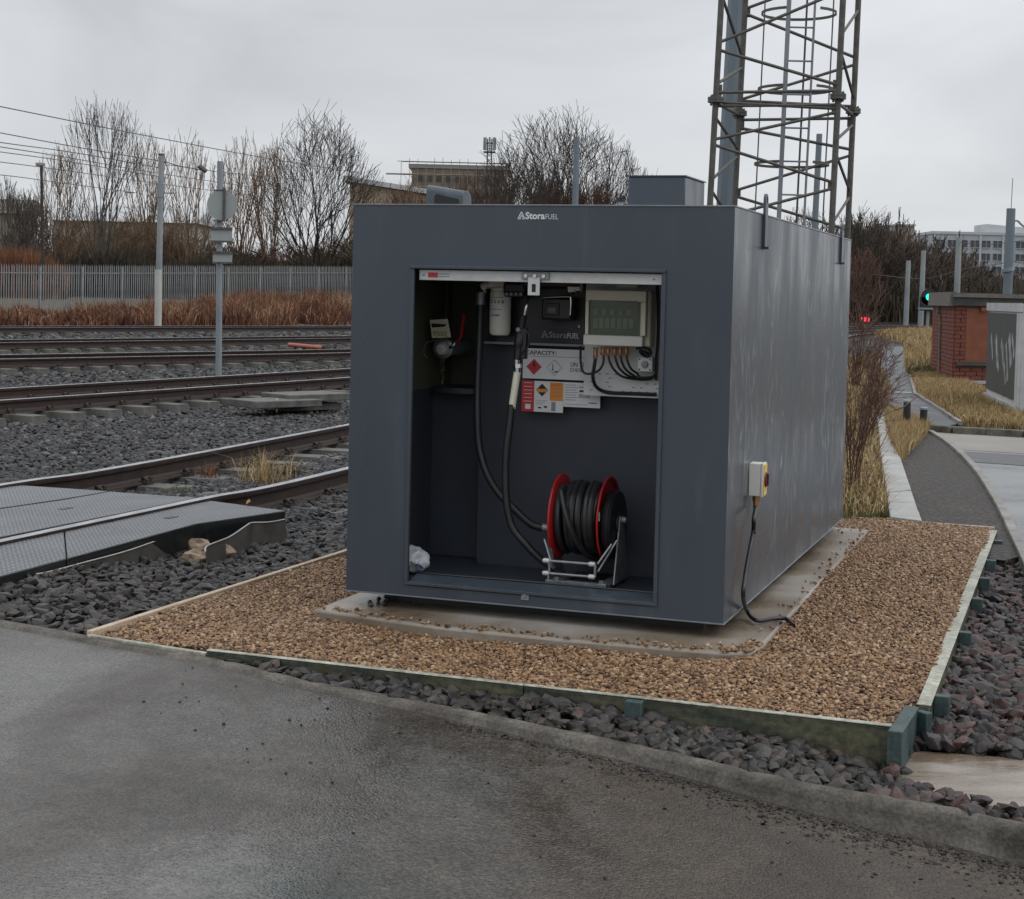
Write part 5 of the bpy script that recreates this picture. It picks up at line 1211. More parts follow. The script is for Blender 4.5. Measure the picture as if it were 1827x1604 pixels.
mem([(366, 985), (371, 974), (410, 958), (440, 938), (450, 933), (480, 932), (508, 927)], .15, 'short torn membrane piece below the right end of the outer panel')
q = Gz(443, 900, .09)
leaf = MB().add([(q.x-.015, q.y, .088), (q.x, q.y-.006, .1), (q.x+.015, q.y, .11), (q.x+.004, q.y+.008, .125), (q.x-.012, q.y+.004, .11)], [(0, 1, 2, 3, 4)])
single('leaf', leaf, M['leaf'], 'small yellow leaf lying on the outer crossing panel', 'leaf', tuple(q))
for i, (px, py, s, lb_) in enumerate([(354, 975, .062, 'brown rough rock, rearmost of the three beside the torn membrane'), (350, 998, .068, 'pale angular rock in front of the torn membrane, nearest the camera'), (399, 988, .060, 'tan upright rock right of the other two pale rocks')]):
    q = Gz(px, py, -.04); bm = bmesh.new(); bmesh.ops.create_icosphere(bm, subdivisions=2, radius=1)
    for v in bm.verts: n_ = 1+.7*mn.noise(v.co*1.2+Vector((i*5, 2, 1))); v.co = Vector((v.co.x*s*n_*1.0, v.co.y*s*n_*.8, v.co.z*s*n_*(.95 if i == 2 else .65)))
    me = bpy.data.meshes.new('rock'); bm.to_mesh(me); bm.free(); me.materials.append(M['rock']); o = link('rock', me, None, lb_, 'rock', 'pale rocks by the crossing'); o.location = (q.x, q.y, -.03)
# orange pipe, trough lids and stake by the tracks
a, b__ = Gz(516, 622, -.1), Gz(576, 628, -.1); a.z = b__.z = .0
pi_ = Thing('orange_pipe', 'orange plastic duct lying between the third and fourth tracks', 'pipe', tuple(b__))
pi_.part('duct', MB().tube([a, b__], .055, 12, caps=True), M['orange_pipe']); pi_.part('end_opening', MB().cyl(b__, b__+(b__-a).normalized()*.01, .042, 12), M['black'])
for (x0, y0, x1, y1, z, lb_) in [(448, 717, 566, 727, .0, 'low grey concrete block with the white stake in front'), (508, 705, 618, 716, .05, 'upper grey concrete block nearest the tank'), (500, 720, 600, 735, -.08, 'dark concrete block lying lowest against the ballast')]:
    a, b__ = Gz(x0, (y0+y1)/2, z), Gz(x1, (y0+y1)/2-4, z); d_ = (b__-a).normalized(); n_ = Vector((-d_.y, d_.x, 0))
    single('concrete_block', MB().beam(a+n_*.2, b__+n_*.2, .62, .09), M['sleeper'], lb_, 'concrete block', tuple(a), 'concrete blocks beside the second track', bev=.01)
q = Gz(496, 733, -.1); single('marker_stake', MB().box(q.x-.008, q.x+.008, q.y-.12, q.y-.10, -.1, P(496, 711, q.y-.1).z), M['white'], 'thin white marker stake in front of the concrete blocks', 'stake', tuple(q))

# ------------------------------------------------------------------ poles, wires, sign
def pole(name, px, pt, pb, y, r, m_, label, cat='mast', r2=None, n=10, zb=None, group='overhead line masts', parts=None):
    top = P(px[0], pt, y); bot = P(px[1], pb, y)
    z0 = float(hter(bot.x, bot.y)) if zb is None else zb
    bot = top+(bot-top)*((top.z-z0)/(top.z-bot.z)); th_ = Thing(name, label, cat, tuple(bot), group)
    th_.part('shaft', MB().tube([bot, top], [r, r2 or r*.8], n), m_); th_.top = top; th_.bot = bot; return th_
m1 = pole('line_mast', (288, 282), 275, 577, 62, .125, M['pole'], 'grey overhead line mast with a white lower sleeve, left of the round sign', r2=.105)
a = m1.bot; b__ = P(283, 481, 62); m1.part('white_sleeve', MB().tube([a, b__], .137, 12), M['pole_white'])
c_ = P(286, 352, 62); m1.part('collar', MB().tube([c_, c_+Vector((0, 0, .5))], .135, 12), M['galv_dull'])
c_ = P(288, 277, 62); m1.part('cap', MB().tube([c_, c_+Vector((0, 0, .06))], .12, 10), M['mast'])
m1.part('arm', MB().tube([P(290, 287, 62), P(318, 296, 62.5), P(358, 303, 63)], .02, 5), M['wire'])
m1.part('insulator', MB().tube([P(355, 296, 63), P(368, 306, 63)], .10, 6), M['mast'])
m1.part('arm', MB().tube([P(288, 344, 62), P(311, 345, 62)], .02, 5).tube([P(224, 344, 62), P(240, 344, 62)], .02, 5), M['wire'])
sg = pole('sign_pole', (393, 390), 288, 667, 27.0, .052, M['galv_dull'], 'galvanised sign pole with round sign and two small plates seen from behind', 'sign', r2=.052, group=None)
cdisc = P(398, 366, 27.0); rd = 27*27/2900*1.0
ds = MB().cyl((cdisc.x, 26.93, cdisc.z), (cdisc.x, 26.91, cdisc.z), rd, 40); sgd = sg.part('round_sign', ds, M['signback'])
sg.part('sign_channel', MB().box(cdisc.x-rd*.3+.09, cdisc.x-rd*.3+.13, 26.86, 26.91, cdisc.z-rd*1.1, cdisc.z+rd*1.12), M['mast'], sgd)
sg.part('clip', MB().box(sg.top.x-.08, sg.top.x+.1, 26.9, 26.96, cdisc.z+rd*.93, cdisc.z+rd*1.0).box(sg.top.x-.08, sg.top.x+.1, 26.9, 26.96, cdisc.z-rd*1.08, cdisc.z-rd*1.0), M['mast'], sgd)
for (x0, x1, y0, y1) in [(377, 414, 405, 433), (380, 414, 448, 471)]:
    a, b__ = P(x0, y0, 26.92), P(x1, y1, 26.92); pl = sg.part('plate', MB().box(a.x, b__.x, 26.91, 26.93, b__.z, a.z), M['signback'])
    sg.part('plate_rail', MB().box(a.x-.005, b__.x+.005, 26.88, 26.91, a.z-.04, a.z+.0).box(a.x-.005, b__.x+.005, 26.88, 26.91, b__.z, b__.z+.03), M['mast'], pl)
lm = pole('street_lamp', (74, 76), 296, 462, 95, .10, M['bark_d'], 'dark street lamp with flat round head beyond the fence at left', 'street lamp', r2=.08, group=None)
c_ = P(72, 293, 95); lm.part('lamp_head', MB().lathe(c_, (0, 0, 1), [(-.12, .18), (-.08, .27), (.06, .28), (.10, .2)], 14), M['pole'])
pole('line_mast', (1029, 1026), 245, 380, 58, .13, M['pole_blue'], 'blue grey overhead line mast rising behind the tank roof', r2=.11)
pole('line_mast', (1462, 1453), 239, 420, 55, .11, M['pole_blue'], 'blue grey overhead line mast seen through the lattice mast', r2=.10)
pole('line_mast', (1621, 1616), 465, 578, 105, .17, M['pole'], 'slim grey line mast left of the taller mast by the green signal', r2=.15)
mg = pole('line_mast', (1648, 1642), 447, 586, 100, .17, M['pole'], 'grey line mast with a small arm, beside the green signal', r2=.14)
pole('line_mast', (1711, 1707), 424, 530, 80, .16, M['pole'], 'grey line mast rising behind the brick hut, left of centre', r2=.14)
pole('line_mast', (1680, 1679), 490, 535, 120, .14, M['pole'], 'short slim grey mast just right of the green signal', r2=.12)
pole('line_mast', (1527, 1525), 520, 590, 130, .14, M['pole'], 'thin grey mast close to the tank corner above the red signal', r2=.12)
pole('line_mast', (1584, 1580), 470, 590, 135, .10, M['bark'], 'thin dark mast in front of the wood left of the brick hut', r2=.09)
mr2_ = pole('line_mast', (1804, 1796), 372, 560, 45, .13, M['pole_blue'], 'thick line mast with curved bracket and whip aerial behind the cabinet', r2=.12)
mr2_.part('bracket', MB().tube(curve_pts([P(1804, 396, 45), P(1815, 394, 45), P(1824, 402, 45), P(1850, 420, 45)], 5), .03, 6), M['pole'])
mr2_.part('aerial', MB().tube([P(1804, 374, 45), P(1807, 318, 45)], .012, 5), M['pole'])
mr2_.part('collar', MB().tube([P(1799, 484, 45), P(1798, 478, 45)], .17, 10), M['galv_dull'])
# wires: spans between masts out of view on the left and far right
def wire(pts, label, r=.016):
    pp = [P(*q) for q in pts]; single('overhead_wire', MB().tube(curve_pts(pp, 6), r, 5), M['wire'], label, 'wire', tuple(pp[0]), 'overhead wires')
wire([(-200, 149, 40), (0, 190, 46), (240, 238, 56), (480, 283, 70), (640, 308, 82)], 'topmost overhead wire crossing the sky at upper left')
wire([(-200, 200, 44), (0, 237, 50), (140, 263, 56), (290, 288, 63)], 'second overhead wire from the top, ending at the sleeved mast')
wire([(-200, 222, 44), (0, 254, 52), (130, 272, 60), (288, 300, 62.5)], 'third overhead wire from the top at left')
wire([(-200, 232, 44), (0, 262, 52), (120, 281, 62), (300, 312, 80), (480, 338, 100)], 'fourth overhead wire from the top at left')
wire([(-200, 244, 50), (0, 271, 58), (120, 288, 66), (300, 318, 84)], 'fifth overhead wire from the top at left')
wire([(-200, 266, 50), (0, 289, 60), (115, 304, 70), (300, 330, 90), (480, 352, 110)], 'sixth overhead wire from the top at left')
wire([(-200, 296, 50), (0, 312, 62), (100, 325, 72), (250, 345, 88)], 'lowest overhead wire at the left edge')
wire([(300, 294, 63), (420, 310, 80), (560, 322, 100)], 'thin overhead wire running right from the sleeved mast arm')
wire([(1440, 478, 100), (1560, 490, 105), (1650, 497, 108), (1720, 480, 96), (1800, 468, 70), (1900, 450, 60)], 'sagging overhead wire in front of the wood at right', .02)
wire([(1711, 432, 80), (1760, 436, 75), (1804, 432, 60), (1900, 420, 50)], 'upper overhead wire running to the thick mast at right', .014)
# signals
gsg = Thing('green_signal', 'railway signal showing green at the corner of the brick hut', 'signal', (P(1657, 590, 96)).to_tuple())
c_ = P(1657, 530, 96); gsg.part('lamp', MB().cyl((c_.x, 95.8, c_.z), (c_.x, 95.7, c_.z), .21, 20), M['sig_green'])
gsg.part('backboard', MB().cyl((c_.x, 95.9, c_.z), (c_.x, 95.82, c_.z), .5, 20).box(c_.x-.45, c_.x+.45, 95.82, 96.3, c_.z-.8, c_.z), M['black'])
gsg.part('platform', MB().box(P(1640, 550, 96).x, P(1667, 550, 96).x, 95.6, 96.4, P(1650, 552, 96).z, P(1650, 549, 96).z), M['pole'])
gsg.part('post', MB().tube([P(1656, 552, 96), P(1654, 592, 96)], .09, 8), M['pole'])
rsg = Thing('red_signal', 'pair of red signal lamps on a short white post near the tracks', 'signal', P(1542, 592, 90).to_tuple())
for px in (1538.5, 1545.5):
    c_ = P(px, 570, 90); rsg.part('lamp', MB().cyl((c_.x, 89.8, c_.z), (c_.x, 89.7, c_.z), .13, 14), M['sig_red'])
c_ = P(1542, 570, 90); rsg.part('backboard', MB().box(c_.x-.28, c_.x+.28, 89.85, 90.0, c_.z-.22, c_.z+.22), M['black'])
rsg.part('post', MB().tube([P(1542, 577, 90), P(1542, 592, 90)], .06, 8), M['white'])

# ------------------------------------------------------------------ palisade fence
fn = Thing('palisade_fence', 'long grey steel palisade fence behind the tracks at left', 'fence', (-22.3, 76.5, .1))
fa, fb = np.array([-22.3, 76.5]), np.array([-11.5, 95.7]); fd = (fb-fa)/np.linalg.norm(fb-fa); ang = math.atan2(fd[1], fd[0])
pale = MB().add([(-.035, -.012, 0), (-.015, .006, 0), (.015, .006, 0), (.035, -.012, 0), (-.035, -.012, 2.30), (-.015, .006, 2.36), (.015, .006, 2.36), (.035, -.012, 2.30), (-.003, 0, 2.42), (.003, 0, 2.42)],
                [(0, 1, 5, 4), (1, 2, 6, 5), (2, 3, 7, 6), (4, 5, 8), (5, 6, 9, 8), (6, 7, 9)])
pale_me = mk_mesh('pale', pale, M['fence'], smooth=0); post_me = mk_mesh('fence_post', MB().box(-.05, .05, -.10, -.015, -.2, 2.3), M['fence'])
posts = [-1, 0, 1, 2, 3, 4, 5, 6, 7, 8, 9, 10, 11]
npale = 0
for k in posts:
    s = 2.75*k; p = fa+fd*s; z = float(hter(p[0], p[1]))-.02
    o = link('fence_post', post_me, fn.root); o.location = (p[0]-fn.off.x, p[1]-fn.off.y, z-fn.off.z); o.rotation_euler = (0, 0, ang)
    if k < 11:
        p2 = fa+fd*(s+2.75); z2 = float(hter(p2[0], p2[1]))-.02
        for hz in (.35, 2.0):
            fn.part('rail', MB().beam((p[0], p[1], z+hz), (p2[0], p2[1], z2+hz), .05, .05), M['fence'])
        for i in range(18):
            t = (i+.5)/18; q = p+(p2-p)*t
            o = link('pale', pale_me, fn.root); o.location = (q[0]-fn.off.x+.03*fd[1], q[1]-fn.off.y-.03*fd[0], z+(z2-z)*t-fn.off.z+random.uniform(-.015, .015)); o.rotation_euler = (0, random.uniform(-.008, .008), ang); npale += 1
print('pales', npale)

# ------------------------------------------------------------------ trees
def seg_tree(seed, stems, spread, levels=4, nseg=5, up=.12, kids=(7, 6, 4), start=.25, wob=.12, ratio=.55, base_r=.12, angle=.6):
    R = random.Random(seed); S = [[], []]
    def grow(p, d, l, r, lev):
        seg = nseg if lev < 2 else 3; pts = [p]; dd = d.copy()
        for i in range(seg):
            dd = (dd+Vector((R.gauss(0, wob), R.gauss(0, wob), R.gauss(0, wob)*.5+up))).normalized(); pts.append(pts[-1]+dd*(l/seg))
        for i in range(seg):
            r0 = r*(1-.75*i/seg); r1 = r*(1-.75*(i+1)/seg); S[0 if lev <= 1 else 1].append((pts[i], pts[i+1], r0, r1))
        if lev < levels:
            nk = kids[min(lev, len(kids)-1)]
            for j in range(nk):
                t = start+(1-start)*(j+R.random())/nk if lev else .2+.78*(j+R.random())/nk
                i = min(int(t*seg), seg-1); q = pts[i].lerp(pts[i+1], t*seg-i); d0 = (pts[i+1]-pts[i]).normalized()
                az = R.uniform(0, 2*PI); pr = d0.orthogonal().normalized(); pr.rotate(Matrix.Rotation(az, 3, d0)); a = R.uniform(.5, 1.1)*angle
                nd = (d0*math.cos(a)+pr*math.sin(a)).normalized(); grow(q, nd, l*ratio*R.uniform(.7, 1.15)*(1.15-.55*t), r*(1-.7*t)*.55, lev+1)
    for s in range(stems):
        az = 2*PI*(s+R.random()*.6)/stems; a = spread*R.uniform(.35, 1) if stems > 1 else .03
        grow(Vector((math.cos(az)*.15*(stems > 1), math.sin(az)*.15*(stems > 1), 0)), Vector((math.sin(a)*math.cos(az), math.sin(a)*math.sin(az), math.cos(a))), R.uniform(.85, 1.05)*6, base_r*R.uniform(.8, 1), 0)
    return S
def segs_np(S, rmin, rs=1.0):
    """tubes of three sides for all segments: vertices, quads"""
    n = len(S); A = np.array([s[0][:] for s in S]); B = np.array([s[1][:] for s in S]); r0 = np.maximum(np.array([s[2] for s in S])*rs, rmin); r1 = np.maximum(np.array([s[3] for s in S])*rs, rmin*.8)
    d = B-A; d /= np.linalg.norm(d, axis=1, keepdims=True)+1e-9; h = np.where(np.abs(d[:, 2:3]) > .9, [[1., 0, 0]], [[0, 0, 1.]]); a = np.cross(d, h); a /= np.linalg.norm(a, axis=1, keepdims=True); b_ = np.cross(d, a)
    V = np.zeros((n, 6, 3))
    for j in range(3):
        t = 2*PI*j/3; o = a*math.cos(t)+b_*math.sin(t); V[:, j] = A+o*r0[:, None]; V[:, 3+j] = B+o*r1[:, None]
    base = (np.arange(n)*6)[:, None]; q = np.array([[0, 1, 4, 3], [1, 2, 5, 4], [2, 0, 3, 5]])
    return V.reshape(-1, 3), (base[:, :, None]+q[None]).reshape(-1, 4)
def fit_segs(S, W_, H_):
    pts = np.array([s[1][:] for part in S for s in part]); xm = np.percentile(np.abs(pts[:, 0]), 98); ym = np.percentile(np.abs(pts[:, 1]), 98); zm = np.percentile(pts[:, 2], 99.7); f = (W_/2/xm, W_/2/ym, H_/zm)
    g = lambda v: Vector((v.x*f[0], v.y*f[1], v.z*f[2])); return [[(g(a), g(b_), r0, r1) for a, b_, r0, r1 in part] for part in S]
def crown_tree(seed, W_, H_, stems=6, fork=.2, low=.15, up=.035, spread=.9, base_r=.12, steps=26, wob=.07, one=0, ang=(.22, .6)):
    """shoots that fork again and again on their way to an egg-shaped crown outline"""
    R = random.Random(seed); T, Cc = [], []; cz = H_*(.5+low/2); az_ = H_*(.5-low/2); ax = W_/2; st = H_/steps
    q = []
    for k in range(stems):
        t = 2*PI*(k+R.uniform(-.3, .3))/stems; f = spread*(R.uniform(.3, 1) if k else .05); el = math.atan2(ax*f*1.15, H_*.62)
        q.append((Vector((math.cos(t)*.1, math.sin(t)*.1, H_*one*R.uniform(.6, 1))), Vector((math.sin(el)*math.cos(t), math.sin(el)*math.sin(t), math.cos(el))), base_r*R.uniform(.55, 1), R.uniform(.9, 1.06), 0))
    if one: T.append((Vector((0, 0, 0)), Vector((0, 0, H_*one)), base_r*1.5, base_r))
    n = 0
    while q and n < 12000:
        p, d, r, lim, a = q.pop()
        while True:
            n += 1; d = (d+Vector((R.gauss(0, wob), R.gauss(0, wob), R.gauss(0, wob*.6)+up))).normalized(); l = st*R.uniform(.8, 1.2); p2 = p+d*l; r2 = max(r*.93, .006)
            (T if r > .03 else Cc).append((p, p2, r, r2)); p, r = p2, r2; a += 1
            m_ = math.sqrt((p.x/ax)**2+(p.y/ax)**2+((p.z-cz)/(az_ if p.z > cz else az_*1.3))**2)
            if m_ > lim or (r < .0065 and R.random() < .05): break
            if a > 1 and R.random() < fork:
                pr = d.orthogonal().normalized(); pr.rotate(Matrix.Rotation(R.uniform(0, 2*PI), 3, d)); an = R.uniform(*ang)
                nd = (d*math.cos(an)+pr*math.sin(an)); nd.z = abs(nd.z)*.9+.05; q.insert(R.randrange(len(q)+1), (p.copy(), nd.normalized(), r*R.uniform(.6, .85), lim*R.uniform(.88, 1.06), a)); r *= .93
    return [T, Cc]
def tree(px, ptop, y, wpx, label, m_, seed, zb=None, rmin=.0145, name='bare_tree', **kw):
    top = P(px, ptop, y); zb = float(hter(top.x, y)) if zb is None else zb; H_ = top.z-zb; W_ = wpx*y/FPX
    S = crown_tree(seed, W_, H_, **kw); root = link(name, None, None, label, 'tree', 'bare winter trees'); root.location = (top.x, y, zb-.1)
    for nm, s, rr_ in (('trunk', S[0], .032), ('crown', S[1], rmin)):
        V, F_ = segs_np(s, rr_); link(nm, np_mesh(nm, V, F_, [m_]), root)
    return root
BK, BW, BR, BD = M['bark'], M['bark_w'], M['bark_r'], M['bark_d']
vase = dict(stems=9, fork=.19, low=.05, up=.07, spread=.8, wob=.055, ang=(.18, .5))
rnd_ = dict(stems=12, fork=.25, low=.02, up=.03, spread=1.25, base_r=.15, wob=.07, ang=(.25, .6), one=.08)
dense = dict(stems=13, fork=.26, low=.0, up=.02, spread=1.4, wob=.07, ang=(.25, .65), one=.08)
bush_ = dict(stems=10, fork=.18, low=.0, up=.06, spread=1.1, base_r=.06, wob=.08)
print('trees')
tree(185, 172, 105, 190, 'tall upswept bare tree between street lamp and sleeved mast', BK, 1, **vase)
tree(572, 198, 108, 225, 'broad rounded dark bare tree left of the tank, tallest near it', BD, 2, **dense)
tree(38, 340, 104, 110, 'low spreading bare tree between the left edge and the street lamp', BK, 22, **dense)
tree(110, 262, 112, 120, 'slender bare tree just right of the street lamp', BW, 3, **vase)
tree(268, 240, 116, 110, 'bare tree directly behind the top of the sleeved mast', BW, 4, **vase)
tree(345, 246, 108, 130, 'warm brown bare tree between sleeved mast and round sign', BW, 5, **vase)
tree(432, 240, 114, 130, 'warm brown bare tree just right of the round sign', BW, 6, **vase)
tree(482, 250, 120, 120, 'slim bare tree at the left edge of the broad rounded tree', BW, 7, **vase)
tree(15, 322, 120, 130, 'low bare tree at the left edge of the picture', BK, 8, **vase)
tree(60, 345, 105, 90, 'low twiggy bare tree below the street lamp head', BK, 9, **bush_)
tree(655, 300, 112, 120, 'yellowish bare tree beside the left corner of the tank roof', BW, 10, **bush_)
tree(735, 305, 125, 110, 'yellow brown bare tree above the tank roof cowl', BW, 11, **bush_)
tree(1008, 200, 112, 290, 'big dense dark bare tree above the middle of the tank', BD, 12, **dense)
tree(915, 262, 106, 190, 'dark bare tree left of the big one above the tank', BD, 13, **dense)
tree(1095, 250, 118, 170, 'dark bare tree right of the mast above the tank', BD, 14, **dense)
tree(1155, 285, 122, 90, 'smaller bare tree left of the vent box', BR, 15, **bush_)
tree(1445, 366, 120, 150, 'low bare tree seen through the foot of the lattice mast', BD, 16, **dense)
tree(1550, 372, 115, 150, 'dark bare tree right behind the far corner of the tank', BD, 17, **dense)
tree(1600, 400, 125, 110, 'brown bare tree left of the slim line masts', BW, 18, **bush_)
tree(1545, 440, 80, 90, 'reddish young bare tree by the tank corner', BR, 19, **bush_)
tree(875, 295, 118, 90, 'dark low tree under the telecom mast', BD, 20, **dense)
tree(820, 322, 120, 90, 'low reddish tree above the tank roof, left of the telecom mast tree', BR, 21, **bush_)

# far woods: many trees that read as one mass
def wood(name, spec, m_, label, seeds=(31, 32, 33), rmin=.02, **kw):
    protos = []
    for s in seeds:
        S = fit_segs(seg_tree(s, **kw), 1, 1); protos.append((np.array([[*a, *b_] for part in S for a, b_, _, _ in part]), np.array([r0 for part in S for _, _, r0, _ in part])))
    Vs, Fs, nb = [], [], 0; r = random.Random(5)
    for (x, y, zb, W_, H_) in spec:
        C_, rr_ = protos[r.randrange(len(protos))]; t = r.uniform(0, 2*PI); c_, s_ = math.cos(t), math.sin(t)
        def tf(q): return np.stack([x+W_*(q[:, 0]*c_-q[:, 1]*s_), y+W_*(q[:, 0]*s_+q[:, 1]*c_), zb+H_*q[:, 2]], -1)
        A, B = tf(C_[:, :3]), tf(C_[:, 3:]); S = [(Vector(a), Vector(b_), k, k*.8) for a, b_, k in zip(A, B, rr_)]
        V, F_ = segs_np(S, rmin); Vs.append(V); Fs.append(F_+nb); nb += len(V)
    link(name, np_mesh(name, np.concatenate(Vs), np.concatenate(Fs), [m_]), None, label, 'woodland', kind='stuff')
wk = dict(stems=4, spread=.5, kids=(8, 5, 3), levels=3, up=.1, angle=.55, base_r=.10, ratio=.55)
r = random.Random(11); spec = []
for i in range(70):
    px = r.uniform(1500, 1900); y = r.uniform(118, 190); top = np.interp(px, [1500, 1560, 1600, 1650, 1700, 1760, 1827], [378, 378, 398, 402, 425, 470, 480])+r.uniform(-4, 40)
    p = P(px, top, y); spec.append((p.x, y, -.2, r.uniform(4, 7), p.z+.2))
wood('woodland', spec, M['bark_m'], 'dark leafless wood behind the masts and brick hut at right', rmin=.028, **wk)
spec = []
for i in range(34):
    px = r.uniform(-60, 640); y = r.uniform(108, 135); p = P(px, r.uniform(405, 440), y); spec.append((p.x, y, .7, r.uniform(4, 7), p.z-.7))
wood('thicket', spec, M['bark_r'], 'low reddish brown thicket behind the palisade fence', seeds=(41, 42), rmin=.016, **wk)

spec = []
for i in range(16):
    px = r.uniform(60, 350); y = r.uniform(112, 130); p = P(px, r.uniform(350, 400), y); spec.append((p.x, y, .7, r.uniform(4, 6), p.z-.7))
wood('thicket', spec, M['bark_w'], 'yellow brown twiggy growth in front of the long pale building', seeds=(45, 46), rmin=.013, **dict(wk, kids=(7, 4, 3)))
spec = []
for i in range(34):
    px = r.uniform(690, 1200); y = r.uniform(112, 128); p = P(px, np.interp(px, [690, 820, 880, 1000, 1120, 1200], [330, 335, 300, 290, 305, 335])+r.uniform(-8, 25), y); spec.append((p.x, y, .7, r.uniform(4, 6.5), p.z-.7))
wood('thicket', spec, M['bark_r'], 'reddish brown twiggy thicket showing over the tank roof', seeds=(43, 44), rmin=.015, **wk)

# ------------------------------------------------------------------ blades: weeds, reeds, grass
def blades(name, X, Y, Z, h, wd, lean, m_, label, cat, curve=.35, place=0):
    n = len(X); h = np.broadcast_to(h, n)*rng.uniform(.55, 1.1, n); w_ = np.broadcast_to(wd, n); az = rng.uniform(0, 2*PI, n); fz = rng.uniform(0, 2*PI, n); l_ = np.abs(rng.normal(0, lean, n))
    dx, dy = np.cos(az)*l_, np.sin(az)*l_; sx, sy = np.cos(fz)*w_/2, np.sin(fz)*w_/2
    V = np.zeros((n, 5, 3)); b0 = np.stack([X, Y, Z], -1); mid = b0+np.stack([dx*h*.35, dy*h*.35, h*.55], -1); tip = b0+np.stack([dx*h*(1+curve), dy*h*(1+curve), h*np.clip(1-l_*.35, .3, 1)], -1); s = np.stack([sx, sy, 0*sx], -1)
    V[:, 0] = b0-s; V[:, 1] = b0+s; V[:, 2] = mid+s*.8; V[:, 3] = mid-s*.8; V[:, 4] = tip
    me = bpy.data.meshes.new(name); me.vertices.add(n*5); me.vertices.foreach_set('co', V.astype(np.float32).ravel())
    i = (np.arange(n)*5)[:, None]; L_ = np.concatenate([i+0, i+1, i+2, i+3, i+3, i+2, i+4], 1).astype(np.int32)
    me.loops.add(n*7); me.loops.foreach_set('vertex_index', L_.ravel()); me.polygons.add(n*2)
    ls = (np.arange(n)*7)[:, None]+np.array([[0, 4]]); me.polygons.foreach_set('loop_start', ls.astype(np.int32).ravel())
    me.update(calc_edges=True); at = me.attributes.new('cv', 'FLOAT', 'POINT'); at.data.foreach_set('value', np.repeat(np.clip(rng.beta(2, 2, n)+place, 0, 1), 5).astype(np.float32)); me.materials.append(m_)
    return link(name, me, None, label, cat, kind='stuff')
def patchy(X, Y, sc_, thr, seed=0):
    v = np.array([mn.noise(Vector((x*sc_+seed, y*sc_, seed))) for x, y in zip(X, Y)]); return v > thr
# weeds between far track and fence
fence_d = lambda x, y: -(x-fa[0])*fd[1]+(y-fa[1])*fd[0]
X = rng.uniform(-34, -4, 170000); Y = rng.uniform(50, 98, 170000)
k = (past_e(X, Y) > 2.4) & (fence_d(X, Y) < -.2) & in_view(X, Y, 0*X, 60); X, Y = X[k], Y[k]; k = patchy(X, Y, .5, -.28, 2); X, Y = X[k][:60000], Y[k][:60000]
hh = .85+.35*np.sin(X*1.1+Y*.7)+.3*np.sin(X*.37)
nzv = np.array([mn.noise(Vector((x*.45, y*.3, 4)))+.5*mn.noise(Vector((x*1.7, y*1.1, 9))) for x, y in zip(X, Y)])
hh = .84*np.clip(hh*(1+1.5*nzv), .12, 1.7)*np.interp(X, [-20, -11], [.72, 1])*np.clip(.55+past_e(X, Y)*.12, .4, 1.0)
blades('dead_weeds', X, Y, hter(X, Y), hh, .042, .42, M['weed'], 'rust brown dead weeds growing along the foot of the palisade fence', 'weeds', place=nzv*.55-.08); print('weeds', len(X))
# reeds behind fence left, undergrowth behind fence
n = 16000; pxs = rng.uniform(-60, 118, n); yy = rng.uniform(98, 104, n); X = (pxs-CX)/FPX*yy; hgt = np.interp(pxs, [-60, 60, 118], [3.4, 3.2, 1.9])*rng.uniform(.6, 1, n)
blades('rusty_reeds', X, yy, hter(X, yy), hgt, .09, .12, M['reed'], 'tall rust coloured reeds above the fence at the left edge', 'reeds')
n = 30000; pxs = rng.uniform(90, 660, n); yy = rng.uniform(104, 125, n); X = (pxs-CX)/FPX*yy
blades('undergrowth', X, yy, hter(X, yy), 3.0+.5*np.sin(X*.9), .13, .3, M['scrub'], 'dark scrub filling the gap under the trees behind the fence', 'undergrowth')
n = 26000; pxs = rng.uniform(640, 1300, n); yy = rng.uniform(100, 125, n); X = (pxs-CX)/FPX*yy
blades('undergrowth', X, yy, hter(X, yy), 5.0, .16, .3, M['scrub'], 'dark scrub below the trees showing just over the tank roof', 'undergrowth')
n = 30000; pxs = rng.uniform(1480, 1900, n); yy = rng.uniform(115, 175, n); X = (pxs-CX)/FPX*yy
blades('undergrowth', X, yy, 0*X-.1, rng.uniform(1.0, 4.2, n), .16, .25, M['scrub'], 'dark scrub at the foot of the wood at right', 'undergrowth')

# ------------------------------------------------------------------ right hand side: verges, path, road
def flat(name, pxs, z, m_, lab_=None, thick=None, kind='structure'):
    poly = [Gz(px, py, z) for px, py in pxs]; poly = [(p.x, p.y) for p in poly]
    mb = MB().prism(poly, z-(thick or .03), z); return link(name, mk_mesh(name, mb, m_, smooth=0), kind=kind)
flat('cinder_path', [(1500, 960), (1588, 930), (1580, 860), (1572, 800), (1600, 775), (1655, 768), (1713, 803), (1754, 845), (1793, 908), (1832, 990), (1790, 1000)], -.004, M['cinder'])
ed_px = [(1657, 766), (1686, 783), (1711, 803), (1732, 824), (1750, 845), (1770, 876), (1789, 908), (1808, 948), (1826, 985), (1860, 1060)]
eb = curve_pts([Gz(px, py, .02) for px, py in ed_px], 2)
ek = Thing('road_edging', 'pale concrete edging blocks curving between cinder path and road', 'edging', tuple(eb[4]))
for i in range(0, len(eb)-1):
    a, b__ = eb[i], eb[i+1]; d_ = (b__-a).normalized()*.006; ek.part('edging_block', MB().beam(a+d_-Vector((0, 0, .04)), b__-d_-Vector((0, 0, .04)), .058, .09), M['edge_conc'], bev=.006)
rp_ = [(1657, 769), (1686, 785), (1711, 805), (1750, 847), (1789, 910), (1826, 988), (1862, 1070), (2400, 1070), (2400, 800), (1900, 777), (1827, 774)]
flat('road', rp_, .0, M['asph_wet'])
